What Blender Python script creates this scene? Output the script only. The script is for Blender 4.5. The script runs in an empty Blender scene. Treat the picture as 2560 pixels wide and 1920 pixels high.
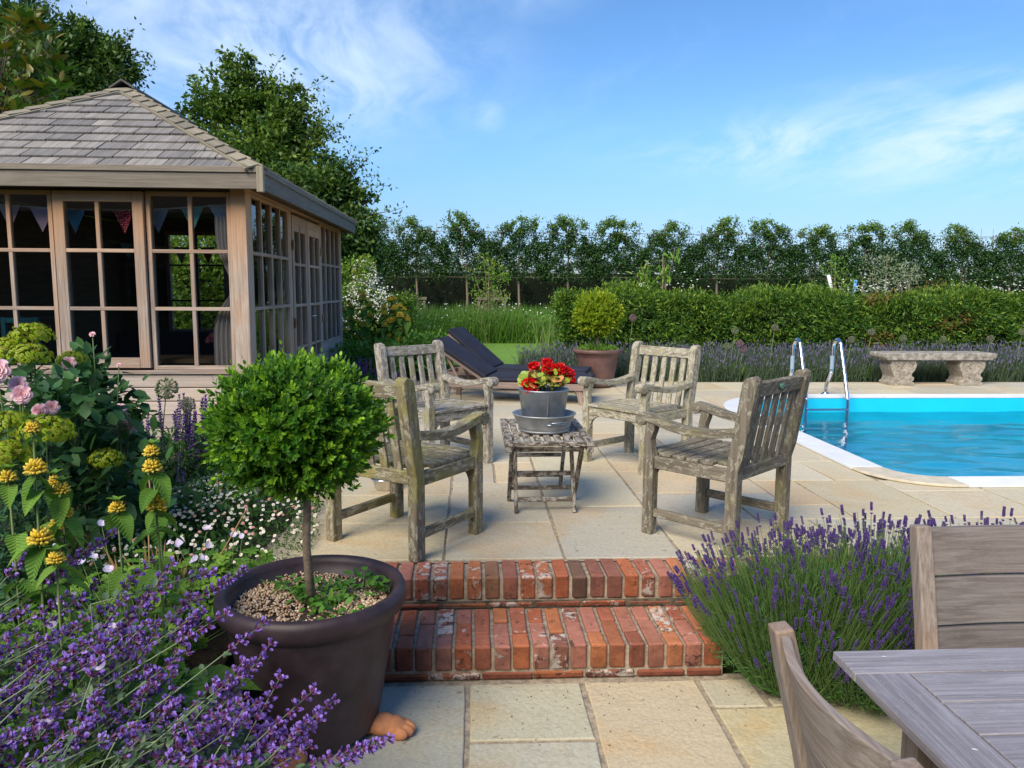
import bpy, bmesh, math, random
import numpy as np
from mathutils import Vector, Matrix, Euler
random.seed(7)
rng = np.random.default_rng(11)
S = bpy.context.scene
COL = S.collection
PI = math.pi

# ------------------------------------------------------------------ camera
cam_d = bpy.data.cameras.new('camera'); cam = bpy.data.objects.new('camera', cam_d); COL.objects.link(cam)
S.camera = cam
cam_d.sensor_fit = 'HORIZONTAL'; cam_d.sensor_width = 36.0; cam_d.lens = 36.0 * 1900 / 2560
cam_d.clip_start = 0.05; cam_d.clip_end = 1500
_yaw, _roll, _pitch = math.radians(3.0), 0.006, math.atan(236 / 1900)
_f = Vector((math.sin(_yaw) * math.cos(_pitch), math.cos(_yaw) * math.cos(_pitch), -math.sin(_pitch)))
_r = Vector((math.cos(_yaw), -math.sin(_yaw), 0)); _u = _r.cross(_f)
_r2 = _r * math.cos(_roll) + _u * math.sin(_roll); _u2 = _u * math.cos(_roll) - _r * math.sin(_roll)
_m = Matrix((_r2, _u2, -_f)).transposed().to_4x4(); _m.translation = (0, 0, 1.31)
cam.matrix_world = _m

# ------------------------------------------------------------------ view
vs = S.view_settings
vs.view_transform = 'Standard'; vs.look = 'None'; vs.gamma = 1.0; vs.use_curve_mapping = False
vs.exposure = 1.03
S.render.engine = 'CYCLES'
cy = S.cycles
cy.max_bounces = 7; cy.diffuse_bounces = 3; cy.glossy_bounces = 3; cy.transmission_bounces = 5; cy.transparent_max_bounces = 12
cy.caustics_reflective = False; cy.caustics_refractive = False
cy.use_denoising = True
cy.sample_clamp_indirect = 6.0

# ------------------------------------------------------------------ node helpers
def N(nt, t, **kw):
    n = nt.nodes.new(t)
    for k, v in kw.items(): setattr(n, k, v)
    return n
def link(nt, a, b): nt.links.new(a, b)
def setin(nt, sock, v):
    if isinstance(v, bpy.types.NodeSocket): nt.links.new(v, sock)
    elif isinstance(v, (tuple, list)) and len(v) == 3 and sock.type == 'RGBA': sock.default_value = (*v, 1)
    else: sock.default_value = v
def mixc(nt, fac, a, b, mode='MIX'):
    n = N(nt, 'ShaderNodeMix', data_type='RGBA', blend_type=mode)
    setin(nt, n.inputs[0], fac); setin(nt, n.inputs[6], a); setin(nt, n.inputs[7], b)
    return n.outputs[2]
def mth(nt, op, a, b=0.0, c=None, clamp=False):
    n = N(nt, 'ShaderNodeMath', operation=op, use_clamp=clamp)
    setin(nt, n.inputs[0], a); setin(nt, n.inputs[1], b)
    if c is not None: setin(nt, n.inputs[2], c)
    return n.outputs[0]
def ramp(nt, fac, lo, hi, a=0.0, b=1.0):
    n = N(nt, 'ShaderNodeMapRange', interpolation_type='SMOOTHSTEP')
    setin(nt, n.inputs[0], fac); n.inputs[1].default_value = lo; n.inputs[2].default_value = hi
    n.inputs[3].default_value = a; n.inputs[4].default_value = b
    return n.outputs[0]
def noise(nt, vec, scale, detail=3.0, rough=0.55, dist=0.0):
    n = N(nt, 'ShaderNodeTexNoise'); setin(nt, n.inputs['Vector'], vec)
    n.inputs['Scale'].default_value = scale; n.inputs['Detail'].default_value = detail
    n.inputs['Roughness'].default_value = rough; n.inputs['Distortion'].default_value = dist
    return n.outputs[0]
def mapping(nt, vec, scale=(1, 1, 1), loc=(0, 0, 0)):
    n = N(nt, 'ShaderNodeMapping'); setin(nt, n.inputs[0], vec)
    setin(nt, n.inputs[3], scale); setin(nt, n.inputs[1], loc)
    return n.outputs[0]
def bump(nt, h, strength=0.3, dist=0.01):
    n = N(nt, 'ShaderNodeBump'); setin(nt, n.inputs['Height'], h)
    n.inputs['Strength'].default_value = strength; n.inputs['Distance'].default_value = dist
    return n.outputs[0]
def new_mat(name):
    m = bpy.data.materials.new(name); m.use_nodes = True; nt = m.node_tree
    b = nt.nodes['Principled BSDF']
    return m, nt, b
def attr(nt, name):
    return N(nt, 'ShaderNodeAttribute', attribute_name=name)

# ------------------------------------------------------------------ world: clear summer sky with thin high cloud
w = bpy.data.worlds.new('World'); S.world = w; w.use_nodes = True
nt = w.node_tree; bg = nt.nodes['Background']
SUN_DIR = Vector((-0.42, -0.62, 0.66)).normalized()      # towards the sun: behind the camera, to the left
sky = N(nt, 'ShaderNodeTexSky', sky_type='NISHITA'); sky.sun_disc = False
sky.sun_elevation = math.asin(SUN_DIR.z); sky.sun_rotation = math.atan2(SUN_DIR.x, SUN_DIR.y)
sky.air_density = 1.0; sky.dust_density = 0.25; sky.ozone_density = 2.5; sky.altitude = 0
tc = N(nt, 'ShaderNodeTexCoord'); D = tc.outputs['Generated']
sep = N(nt, 'ShaderNodeSeparateXYZ'); link(nt, D, sep.inputs[0])
zz = mth(nt, 'ADD', mth(nt, 'MAXIMUM', sep.outputs[2], 0.0), 0.16)
cmb = N(nt, 'ShaderNodeCombineXYZ')
link(nt, mth(nt, 'DIVIDE', sep.outputs[0], zz), cmb.inputs[0]); link(nt, mth(nt, 'DIVIDE', sep.outputs[1], zz), cmb.inputs[1])
P = cmb.outputs[0]
warp = N(nt, 'ShaderNodeTexNoise'); link(nt, P, warp.inputs['Vector']); warp.inputs['Scale'].default_value = 0.9; warp.inputs['Detail'].default_value = 2
pw = N(nt, 'ShaderNodeVectorMath', operation='MULTIPLY_ADD'); link(nt, warp.outputs['Color'], pw.inputs[0]); pw.inputs[1].default_value = (0.7, 0.7, 0); link(nt, P, pw.inputs[2])
streak = noise(nt, mapping(nt, pw.outputs[0], (1.5, 0.7, 1)), 1.6, 7, 0.6, 0.4)
fine = noise(nt, mapping(nt, pw.outputs[0], (2.2, 1.2, 1)), 5.0, 5, 0.6, 0.3)
def blob(d, sx, sz, k):
    """soft patch of cirrus round a direction of the sky"""
    d = Vector(d).normalized()
    sub = N(nt, 'ShaderNodeVectorMath', operation='SUBTRACT'); link(nt, D, sub.inputs[0]); sub.inputs[1].default_value = d
    mul = N(nt, 'ShaderNodeVectorMath', operation='MULTIPLY'); link(nt, sub.outputs[0], mul.inputs[0]); mul.inputs[1].default_value = (1 / sx, 1 / max(sx, sz), 1 / sz)
    ln = N(nt, 'ShaderNodeVectorMath', operation='LENGTH'); link(nt, mul.outputs[0], ln.inputs[0])
    return ramp(nt, ln.outputs[1], 1.0, 0.0, 0.0, k)
CL = [((-0.22, 0.93, 0.27), 0.36, 0.15, 1.15), ((-0.42, 0.88, 0.33), 0.28, 0.10, 1.0), ((-0.06, 0.90, 0.37), 0.30, 0.10, .9), ((0.62, 0.78, 0.17), 0.50, 0.095, 1.25), ((0.36, 0.90, 0.17), 0.32, 0.055, .95), ((0.02, 0.975, 0.215), 0.032, 0.030, .62),
      ((0.5, 0.85, 0.23), 0.22, 0.022, .5), ((-0.8, 0.5, 0.4), 0.5, 0.2, .7), ((0.9, -0.3, 0.4), 0.5, 0.2, .7), ((-0.2, -0.9, 0.5), 0.5, 0.25, .6)]
acc = None
for c in CL:
    v = blob(*c); acc = v if acc is None else mth(nt, 'MAXIMUM', acc, v)
tex = mth(nt, 'ADD', mth(nt, 'MULTIPLY', streak, 0.75), mth(nt, 'MULTIPLY', fine, 0.25))
cloud = mth(nt, 'MULTIPLY', ramp(nt, tex, 0.34, 0.64), acc)
veil = ramp(nt, tex, 0.5, 0.8, 0.0, 0.16)
cloud = mth(nt, 'MAXIMUM', cloud, veil)
cloud = mth(nt, 'MULTIPLY', cloud, ramp(nt, sep.outputs[2], 0.0, 0.1, 0.5, 0.78))
hs = N(nt, 'ShaderNodeHueSaturation'); link(nt, sky.outputs[0], hs.inputs['Color']); hs.inputs['Saturation'].default_value = 1.10
tint = mixc(nt, 1.0, hs.outputs[0], mixc(nt, ramp(nt, sep.outputs[2], 0.0, 0.22), (.245, .28, .40), (.405, .51, .60)), 'MULTIPLY')
skyc = mixc(nt, cloud, tint, (2.7, 3.3, 4.1))
link(nt, skyc, bg.inputs[0]); bg.inputs[1].default_value = 0.150

sun_d = bpy.data.lights.new('sun', 'SUN'); sun = bpy.data.objects.new('sun', sun_d); COL.objects.link(sun)
sun_d.energy = 2.6; sun_d.angle = math.radians(38); sun_d.color = (1.0, 0.88, 0.70)
sun.rotation_euler = SUN_DIR.to_track_quat('Z', 'Y').to_euler()

# ------------------------------------------------------------------ object helpers
def tag(o, label=None, cat=None, group=None, kind=None):
    if label: o['label'] = label
    if cat: o['category'] = cat
    if group: o['group'] = group
    if kind: o['kind'] = kind
    return o
def thing(name, label, cat, loc=(0, 0, 0), rz=0.0, group=None):
    o = bpy.data.objects.new(name, None); COL.objects.link(o)
    o.location = loc; o.rotation_euler = (0, 0, rz); o.empty_display_size = 0.1
    return tag(o, label, cat, group)
def link_mesh(name, me, parent=None, loc=None, rot=None, scale=None, color=None):
    o = bpy.data.objects.new(name, me); COL.objects.link(o)
    if parent: o.parent = parent
    if loc is not None: o.location = loc
    if rot is not None: o.rotation_euler = rot
    if scale is not None: o.scale = (scale,) * 3 if isinstance(scale, (int, float)) else scale
    if color is not None: o.color = (*color, 1)
    return o
def bevel(o, wd, seg=1):
    m = o.modifiers.new('bevel', 'BEVEL'); m.width = wd; m.segments = seg; m.limit_method = 'ANGLE'; m.angle_limit = 0.7
    return o
def frame_of(d, up=(0, 0, 1)):
    d = Vector(d).normalized(); up = Vector(up)
    if abs(d.dot(up)) > 0.97: up = Vector((0, 1, 0)) if abs(d.y) < 0.9 else Vector((1, 0, 0))
    s = up.cross(d).normalized(); u = d.cross(s).normalized()
    return d, s, u

class MB:
    """collects polygons with grain coordinates (x runs along the piece), then builds ONE mesh object"""
    def __init__(self): self.v = []; self.f = []; self.g = []; self.mi = []; self.sm = []
    def add(self, vs, fs, gs=None, mi=0, smooth=False):
        o = len(self.v); self.v += [tuple(p) for p in vs]
        off = (random.uniform(0, 50), random.uniform(0, 50), random.uniform(0, 50))
        gs = gs if gs is not None else vs
        self.g += [(q[0] + off[0], q[1] + off[1], q[2] + off[2]) for q in gs]
        for f in fs: self.f.append(tuple(i + o for i in f)); self.mi.append(mi); self.sm.append(smooth)
        return self
    BF = [(0, 3, 2, 1), (4, 5, 6, 7), (0, 1, 5, 4), (1, 2, 6, 5), (2, 3, 7, 6), (3, 0, 4, 7)]
    def box(self, x0, x1, y0, y1, z0, z1, grain='x', mi=0):
        vs = [(x0, y0, z0), (x1, y0, z0), (x1, y1, z0), (x0, y1, z0), (x0, y0, z1), (x1, y0, z1), (x1, y1, z1), (x0, y1, z1)]
        k = {'x': (0, 1, 2), 'y': (1, 0, 2), 'z': (2, 0, 1)}[grain]
        return self.add(vs, self.BF, [(p[k[0]], p[k[1]], p[k[2]]) for p in vs], mi)
    def bar(self, a, b, wd, th, up=(0, 0, 1), mi=0, w2=None, t2=None):
        """rectangular bar from a to b; wd across (perpendicular to up), th along up"""
        a, b = Vector(a), Vector(b); d, s, u = frame_of(b - a, up); L = (b - a).length
        w2 = wd if w2 is None else w2; t2 = th if t2 is None else t2
        vs = []; gs = []
        for p, l, ww, tt in ((a, 0, wd, th), (b, L, w2, t2)):
            for i, j in ((-1, -1), (1, -1), (1, 1), (-1, 1)):
                vs.append(p + s * (i * ww / 2) + u * (j * tt / 2)); gs.append((l, i * ww / 2, j * tt / 2))
        return self.add(vs, [(0, 1, 2, 3), (7, 6, 5, 4), (0, 4, 5, 1), (1, 5, 6, 2), (2, 6, 7, 3), (3, 7, 4, 0)], gs, mi)
    def prism(self, poly, axis, c0, c1, mi=0, grain='y', smooth=False):
        """polygon (a,b) extruded along axis from c0 to c1; axis x: (a,b)=(y,z); y: (x,z); z: (x,y)"""
        n = len(poly)
        def P3(a, b, c): return {'x': (c, a, b), 'y': (a, c, b), 'z': (a, b, c)}[axis]
        vs = [P3(a, b, c0) for a, b in poly] + [P3(a, b, c1) for a, b in poly]
        fs = [tuple(range(n))[::-1], tuple(range(n, 2 * n))] + [(i, (i + 1) % n, n + (i + 1) % n, n + i) for i in range(n)]
        k = {'x': (0, 1, 2), 'y': (1, 0, 2), 'z': (2, 0, 1)}[grain]
        self.add(vs, fs, [(p[k[0]], p[k[1]], p[k[2]]) for p in vs], mi, smooth)
        return self
    def tube(self, pts, rad, n=8, mi=0, caps=True, smooth=True):
        pts = [Vector(p) for p in pts]; m = len(pts)
        rs = rad if isinstance(rad, (list, tuple)) else [rad] * m
        vs = []; gs = []; L = 0; u = None
        for i, p in enumerate(pts):
            d = (pts[min(i + 1, m - 1)] - pts[max(i - 1, 0)])
            if u is None: d, s, u = frame_of(d)
            else:
                d = d.normalized(); s = u.cross(d).normalized(); u = d.cross(s).normalized()
            if i: L += (pts[i] - pts[i - 1]).length
            for k in range(n):
                a = 2 * PI * k / n; q = s * math.cos(a) + u * math.sin(a)
                vs.append(p + q * rs[i]); gs.append((L, math.cos(a) * rs[i], math.sin(a) * rs[i]))
        fs = [(i * n + k, i * n + (k + 1) % n, (i + 1) * n + (k + 1) % n, (i + 1) * n + k) for i in range(m - 1) for k in range(n)]
        if caps: fs += [tuple(range(n))[::-1], tuple(range((m - 1) * n, m * n))]
        return self.add(vs, fs, gs, mi, smooth)
    def lathe(self, prof, n=32, mi=0, c=(0, 0, 0), sx=1.0, sy=1.0, closed=False):
        vs = []; gs = []
        for r, z in prof:
            for k in range(n):
                a = 2 * PI * k / n; vs.append((c[0] + r * math.cos(a) * sx, c[1] + r * math.sin(a) * sy, c[2] + z)); gs.append(vs[-1])
        m = len(prof)
        fs = [(i * n + k, i * n + (k + 1) % n, (i + 1) * n + (k + 1) % n, (i + 1) * n + k) for i in range(m - 1) for k in range(n)]
        if closed: fs += [tuple(range(n))[::-1], tuple(range((m - 1) * n, m * n))]
        return self.add(vs, fs, gs, mi, True)
    def mesh(self, name, mats):
        me = bpy.data.meshes.new(name); me.from_pydata(self.v, [], self.f)
        a = me.attributes.new('gc', 'FLOAT_VECTOR', 'POINT'); a.data.foreach_set('vector', np.array(self.g, dtype=np.float32).ravel())
        for m in (mats if isinstance(mats, (list, tuple)) else [mats]): me.materials.append(m)
        me.polygons.foreach_set('material_index', self.mi); me.polygons.foreach_set('use_smooth', self.sm)
        me.update(); return me
    def build(self, name, mats, parent=None, bev=0.0, seg=1, color=None, label=None, kind=None, loc=None, rot=None):
        o = link_mesh(name, self.mesh(name, mats), parent, loc=loc, rot=rot, color=color)
        if bev: bevel(o, bev, seg)
        if label: o['label'] = label
        if kind: o['kind'] = kind
        return o

# ---- fast leaf / petal / blade clouds (numpy)
TPL = {
 'diamond': (np.array([(0, 0, 0), (.45, .5, .12), (1, 0, 0), (.45, -.5, .12)]), [(0, 1, 2), (0, 2, 3)]),
 'oval': (np.array([(0, 0, 0), (.3, .45, .12), (.72, .38, .10), (1, 0, 0), (.72, -.38, .10), (.3, -.45, .12)]), [(0, 1, 2, 3), (0, 3, 4, 5)]),
 'blade': (np.array([(0, -.5, 0), (0, .5, 0), (.6, .32, .0), (.6, -.32, 0), (1, 0, 0)]), [(0, 1, 2, 3), (3, 2, 4)]),
 'quad': (np.array([(0, -.5, 0), (0, .5, 0), (1, .5, 0), (1, -.5, 0)]), [(0, 1, 2, 3)]),
 'bit': (np.array([(0, 0, 0), (.5, .5, 0), (.5, -.25, .43), (.5, -.25, -.43), (1, 0, 0)]), [(0, 1, 2), (0, 2, 3), (0, 3, 1), (4, 2, 1), (4, 3, 2), (4, 1, 3)]),
 'disc': (np.array([(math.cos(k * PI / 3) * .5, math.sin(k * PI / 3) * .5, .04 * (k % 2)) for k in range(6)] ), [(0, 1, 2, 3), (0, 3, 4, 5)]),
}
def norm(a): return a / np.maximum(np.linalg.norm(a, axis=-1, keepdims=True), 1e-9)
def rdir(n, r=None):
    return norm((r or rng).normal(size=(n, 3)))
class NP:
    """numpy soup of little template faces -> one mesh"""
    def __init__(self): self.V = []; self.F = {3: [], 4: []}; self.T = {3: [], 4: []}; self.M = {3: [], 4: []}; self.n = 0
    def cloud(self, pos, d, up, L, W, tpl='diamond', tint=0.0, mi=0):
        pos = np.asarray(pos, float); n = len(pos)
        if n == 0: return self
        d = norm(np.asarray(d, float)); up = np.asarray(up, float)
        up = np.broadcast_to(up, d.shape)
        s = norm(np.cross(up, d) + 1e-6); u = np.cross(d, s)
        L = np.broadcast_to(np.asarray(L, float), (n,))[:, None, None]; W = np.broadcast_to(np.asarray(W, float), (n,))[:, None, None]
        T, fs = TPL[tpl]
        v = pos[:, None, :] + L * T[None, :, 0:1] * d[:, None, :] + W * T[None, :, 1:2] * s[:, None, :] + W * T[None, :, 2:3] * u[:, None, :]
        k = T.shape[0]; self.V.append(v.reshape(-1, 3))
        base = self.n + np.arange(n)[:, None] * k
        tint = np.broadcast_to(np.asarray(tint, float), (n,))
        for f in fs:
            self.F[len(f)].append(base + np.array(f)[None, :]); self.T[len(f)].append(tint); self.M[len(f)].append(np.full(n, mi))
        self.n += n * k
        return self
    def mesh(self, name, mats):
        me = bpy.data.meshes.new(name)
        V = np.concatenate(self.V).astype(np.float32)
        lv = []; ls = []; tt = []; mm = []; c = 0
        for k in (3, 4):
            if self.F[k]:
                F = np.concatenate(self.F[k]); lv.append(F.ravel()); ls.append(c + np.arange(len(F)) * k); c += len(F) * k
                tt.append(np.concatenate(self.T[k])); mm.append(np.concatenate(self.M[k]))
        lv = np.concatenate(lv).astype(np.int32); ls = np.concatenate(ls).astype(np.int32); tt = np.concatenate(tt).astype(np.float32); mm = np.concatenate(mm).astype(np.int32)
        me.vertices.add(len(V)); me.vertices.foreach_set('co', V.ravel())
        me.loops.add(len(lv)); me.loops.foreach_set('vertex_index', lv)
        me.polygons.add(len(ls)); me.polygons.foreach_set('loop_start', ls)
        me.polygons.foreach_set('material_index', mm)
        a = me.attributes.new('tint', 'FLOAT', 'FACE'); a.data.foreach_set('value', tt)
        for m in (mats if isinstance(mats, (list, tuple)) else [mats]): me.materials.append(m)
        me.update(calc_edges=True); return me
    def build(self, name, mats, parent=None, kind=None, label=None, loc=None):
        o = link_mesh(name, self.mesh(name, mats), parent, loc=loc)
        if kind: o['kind'] = kind
        if label: o['label'] = label
        return o
def nvec(*a): return np.array(a, float)
def lerp(a, b, t): return a + (b - a) * t

# ------------------------------------------------------------------ materials
def leaf_mat(name, a, b, tip=None, trans=0.28, rough=0.5, spec=0.3):
    m, nt, p = new_mat(name)
    g = N(nt, 'ShaderNodeNewGeometry'); r = g.outputs['Random Per Island']
    c = mixc(nt, r, a, b)
    if tip is not None: c = mixc(nt, attr(nt, 'tint').outputs['Fac'], c, tip)
    setin(nt, p.inputs['Base Color'], c); p.inputs['Roughness'].default_value = rough; p.inputs['Specular IOR Level'].default_value = spec
    if trans > 0:
        t = N(nt, 'ShaderNodeBsdfTranslucent'); setin(nt, t.inputs[0], mixc(nt, 0.5, c, mixc(nt, 1.0, c, (1.3, 1.35, .55), 'MULTIPLY')))
        mx = N(nt, 'ShaderNodeMixShader'); mx.inputs[0].default_value = trans
        link(nt, p.outputs[0], mx.inputs[1]); link(nt, t.outputs[0], mx.inputs[2])
        link(nt, mx.outputs[0], nt.nodes['Material Output'].inputs[0])
    return m
def plain(name, c, rough=0.6, metal=0.0, spec=0.5, nscale=0, namp=0.25, bscale=0, bstr=0.2, bdist=0.003):
    m, nt, p = new_mat(name)
    tcn = N(nt, 'ShaderNodeTexCoord'); O = tcn.outputs['Object']
    col = c
    if nscale:
        f = noise(nt, O, nscale, 5, 0.65)
        col = mixc(nt, ramp(nt, f, 0.3, 0.7), tuple(x * (1 - namp) for x in c), tuple(min(1, x * (1 + namp)) for x in c))
    setin(nt, p.inputs['Base Color'], col); p.inputs['Roughness'].default_value = rough; p.inputs['Metallic'].default_value = metal
    p.inputs['Specular IOR Level'].default_value = spec
    if bscale: link(nt, bump(nt, noise(nt, O, bscale, 5, 0.6), bstr, bdist), p.inputs['Normal'])
    return m
def wood_mat(name, base, dark, pale, rough=0.75, orange=None, orange_z=None, scale=1.0):
    """weathered boards: grain follows the piece (attribute gc, x along the board)"""
    m, nt, p = new_mat(name); G = attr(nt, 'gc').outputs['Vector']
    g1 = noise(nt, mapping(nt, G, (2.2 * scale, 95 * scale, 95 * scale)), 1.0, 6, 0.62, 0.12)
    g2 = noise(nt, mapping(nt, G, (3 * scale, 13 * scale, 13 * scale)), 1.0, 6, 0.62, 0.3)
    g3 = noise(nt, G, 3.1 * scale, 3, 0.5)
    fibre = noise(nt, mapping(nt, G, (14 * scale, 420 * scale, 420 * scale)), 1.0, 3, 0.6)
    c = mixc(nt, ramp(nt, g1, 0.32, 0.68), dark, base)
    c = mixc(nt, ramp(nt, g2, 0.45, 0.8, 0, 0.55), c, pale)
    spk = noise(nt, mapping(nt, G, (60, 260, 260)), 1.0, 3, 0.6)
    c = mixc(nt, ramp(nt, spk, 0.55, 0.75, 0, 0.4), c, pale)
    c = mixc(nt, mth(nt, 'MULTIPLY', ramp(nt, fibre, 0.45, 0.75), 0.35), c, dark)
    if orange is not None:
        f = ramp(nt, g3, 0.42, 0.72, 0.0, 0.55)
        if orange_z is not None:
            geo = N(nt, 'ShaderNodeNewGeometry'); sp_ = N(nt, 'ShaderNodeSeparateXYZ'); link(nt, geo.outputs['Position'], sp_.inputs[0])
            f = mth(nt, 'MAXIMUM', mth(nt, 'MULTIPLY', f, 0.6), mth(nt, 'MULTIPLY', ramp(nt, sp_.outputs[2], orange_z[0], orange_z[1]), ramp(nt, g2, 0.2, 0.6, 0.5, 1.0)))
        c = mixc(nt, f, c, orange)
    oi = N(nt, 'ShaderNodeObjectInfo')
    c = mixc(nt, 1.0, c, mixc(nt, oi.outputs['Random'], (.74, .74, .76), (1.20, 1.18, 1.14)), 'MULTIPLY')
    setin(nt, p.inputs['Base Color'], c); p.inputs['Roughness'].default_value = rough; p.inputs['Specular IOR Level'].default_value = 0.35
    link(nt, bump(nt, mth(nt, 'ADD', g1, mth(nt, 'MULTIPLY', fibre, 0.4)), 0.35, 0.003), p.inputs['Normal'])
    return m
def lichen_mat(name, wood, dark, lichen, moss, amount=0.5, mossy=0.3):
    """old teak crusted with crackled pale lichen"""
    m, nt, p = new_mat(name); G = attr(nt, 'gc').outputs['Vector']
    Gs = mapping(nt, G, (0.42, 1, 1))
    grain = noise(nt, mapping(nt, G, (2.5, 60, 60)), 1.0, 5, 0.6, 0.5)
    crack = noise(nt, Gs, 150, 3, 0.6, 1.4)
    patch = noise(nt, Gs, 42, 4, 0.65, 0.6)
    big = noise(nt, G, 4.2, 3, 0.5)
    c = mixc(nt, ramp(nt, grain, 0.3, 0.7), dark, wood)
    lf = mth(nt, 'MULTIPLY', ramp(nt, patch, 0.56 - 0.14 * amount, 0.66 - 0.14 * amount), ramp(nt, crack, 0.36, 0.50))
    c = mixc(nt, mth(nt, 'MULTIPLY', lf, 0.9), c, lichen)
    mf = mth(nt, 'MULTIPLY', ramp(nt, big, 0.60 - 0.25 * mossy, 0.80 - 0.25 * mossy), ramp(nt, patch, 0.3, 0.6, 0.25, 0.8))
    c = mixc(nt, mf, c, moss)
    c = mixc(nt, ramp(nt, crack, 0.28, 0.40, 0.6, 0.0), c, tuple(x * 0.45 for x in dark))
    setin(nt, p.inputs['Base Color'], c); p.inputs['Roughness'].default_value = 0.9; p.inputs['Specular IOR Level'].default_value = 0.2
    link(nt, bump(nt, mth(nt, 'ADD', mth(nt, 'MULTIPLY', lf, 0.7), mth(nt, 'ADD', mth(nt, 'MULTIPLY', crack, 0.6), grain)), 0.5, 0.004), p.inputs['Normal'])
    return m
def stone_mat():
    m, nt, p = new_mat('sandstone'); G = attr(nt, 'gc').outputs['Vector']
    oi = N(nt, 'ShaderNodeObjectInfo'); base = oi.outputs['Color']
    a = noise(nt, G, 1.7, 5, 0.6, 0.8); b = noise(nt, G, 7.0, 6, 0.7, 0.4); c_ = noise(nt, G, 60, 5, 0.7); e = noise(nt, G, 240, 2, 0.5)
    c = mixc(nt, ramp(nt, a, 0.46, 0.74, 0, 0.62), base, mixc(nt, 1.0, base, (1.04, .80, .55), 'MULTIPLY'))
    c = mixc(nt, ramp(nt, b, 0.5, 0.75, 0, 0.45), c, mixc(nt, 1.0, base, (.86, .88, .88), 'MULTIPLY'))
    c = mixc(nt, ramp(nt, c_, 0.36, 0.60, 0.36, 0.0), c, mixc(nt, 1.0, c, (.62, .58, .52), 'MULTIPLY'))
    c = mixc(nt, ramp(nt, e, 0.62, 0.8, 0, 0.35), c, mixc(nt, 1.0, c, (.6, .58, .55), 'MULTIPLY'))
    sp_ = noise(nt, G, 26, 2, 0.4); c = mixc(nt, ramp(nt, sp_, 0.71, 0.76, 0, 0.5), c, (.12, .10, .07))
    setin(nt, p.inputs['Base Color'], c); p.inputs['Roughness'].default_value = 0.8; p.inputs['Specular IOR Level'].default_value = 0.3
    link(nt, bump(nt, mth(nt, 'ADD', mth(nt, 'ADD', mth(nt, 'MULTIPLY', b, 2.2), mth(nt, 'MULTIPLY', a, 2.0)), mth(nt, 'MULTIPLY', c_, 0.6)), 0.75, 0.006), p.inputs['Normal'])
    return m
def brick_mat():
    m, nt, p = new_mat('old_brick'); G = attr(nt, 'gc').outputs['Vector']
    oi = N(nt, 'ShaderNodeObjectInfo'); base = oi.outputs['Color']; R_ = oi.outputs['Random']
    a = noise(nt, G, 14, 5, 0.65, 0.5); b = noise(nt, G, 55, 5, 0.7); wp = noise(nt, G, 17, 6, 0.75, 0.4)
    c = mixc(nt, ramp(nt, a, 0.35, 0.7), base, mixc(nt, 1.0, base, (1.25, 1.3, 1.35), 'MULTIPLY'))
    c = mixc(nt, ramp(nt, b, 0.5, 0.75, 0, 0.6), c, mixc(nt, 1.0, c, (.5, .48, .5), 'MULTIPLY'))
    thr = mth(nt, 'SUBTRACT', wp, mth(nt, 'MULTIPLY', ramp(nt, R_, 0.0, 1.0, 0.36, 0.0), 1.0))
    # lime / old paint left on some of the bricks
    lim = ramp(nt, mth(nt, 'SUBTRACT', wp, ramp(nt, R_, 0.25, 1.0, 0.18, -0.02)), 0.50, 0.54, 0, 0.85)
    c = mixc(nt, lim, c, (.60, .56, .50))
    blk = ramp(nt, mth(nt, 'ADD', noise(nt, G, 24, 5, 0.7, 0.6), mth(nt, 'MULTIPLY', R_, 0.08)), 0.62, 0.70, 0, 0.8)
    c = mixc(nt, blk, c, (.035, .028, .026))
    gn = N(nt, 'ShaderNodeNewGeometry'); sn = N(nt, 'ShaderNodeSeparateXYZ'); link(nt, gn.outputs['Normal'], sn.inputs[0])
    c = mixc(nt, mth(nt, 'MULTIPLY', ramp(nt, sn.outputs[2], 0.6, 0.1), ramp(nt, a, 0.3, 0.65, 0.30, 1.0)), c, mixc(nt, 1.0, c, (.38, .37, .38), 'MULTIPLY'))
    setin(nt, p.inputs['Base Color'], c); p.inputs['Roughness'].default_value = 0.88; p.inputs['Specular IOR Level'].default_value = 0.25
    link(nt, bump(nt, mth(nt, 'ADD', mth(nt, 'MULTIPLY', b, 0.8), mth(nt, 'ADD', a, mth(nt, 'MULTIPLY', lim, .3))), 0.6, 0.005), p.inputs['Normal'])
    return m
M = {}
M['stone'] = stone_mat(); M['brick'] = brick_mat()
M['mortar'] = plain('mortar', (.33, .275, .205), 0.95, nscale=30, namp=0.35, bscale=90, bstr=.5)
M['mortar_dark'] = plain('mossy_mortar', (.10, .085, .06), 0.95, nscale=25, namp=0.6, bscale=90, bstr=.5)
M['soil'] = plain('soil', (.045, .032, .022), 1.0, nscale=20, namp=0.4, bscale=40, bstr=1.0, bdist=.02)
M['cedar'] = wood_mat('cedar_grey', (.46, .385, .325), (.25, .19, .155), (.58, .53, .48), orange=(.50, .27, .13), orange_z=(1.2, 2.1))
M['cedar_board'] = wood_mat('cedar_board', (.52, .45, .40), (.38, .32, .28), (.60, .54, .49), orange=(.52, .40, .29))
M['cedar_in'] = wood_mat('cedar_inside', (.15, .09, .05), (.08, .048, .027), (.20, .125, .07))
M['fascia'] = wood_mat('fascia_wood', (.235, .205, .165), (.15, .125, .10), (.29, .26, .215))
M['shingle'] = wood_mat('shingle_wood', (.29, .275, .262), (.16, .15, .14), (.38, .365, .345), scale=0.6)
M['hip'] = wood_mat('hip_wood', (.30, .272, .21), (.18, .16, .115), (.37, .34, .265), scale=0.8)
M['grey_teak'] = wood_mat('silvered_teak', (.295, .285, .315), (.17, .16, .18), (.44, .44, .50), rough=0.55)
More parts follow.
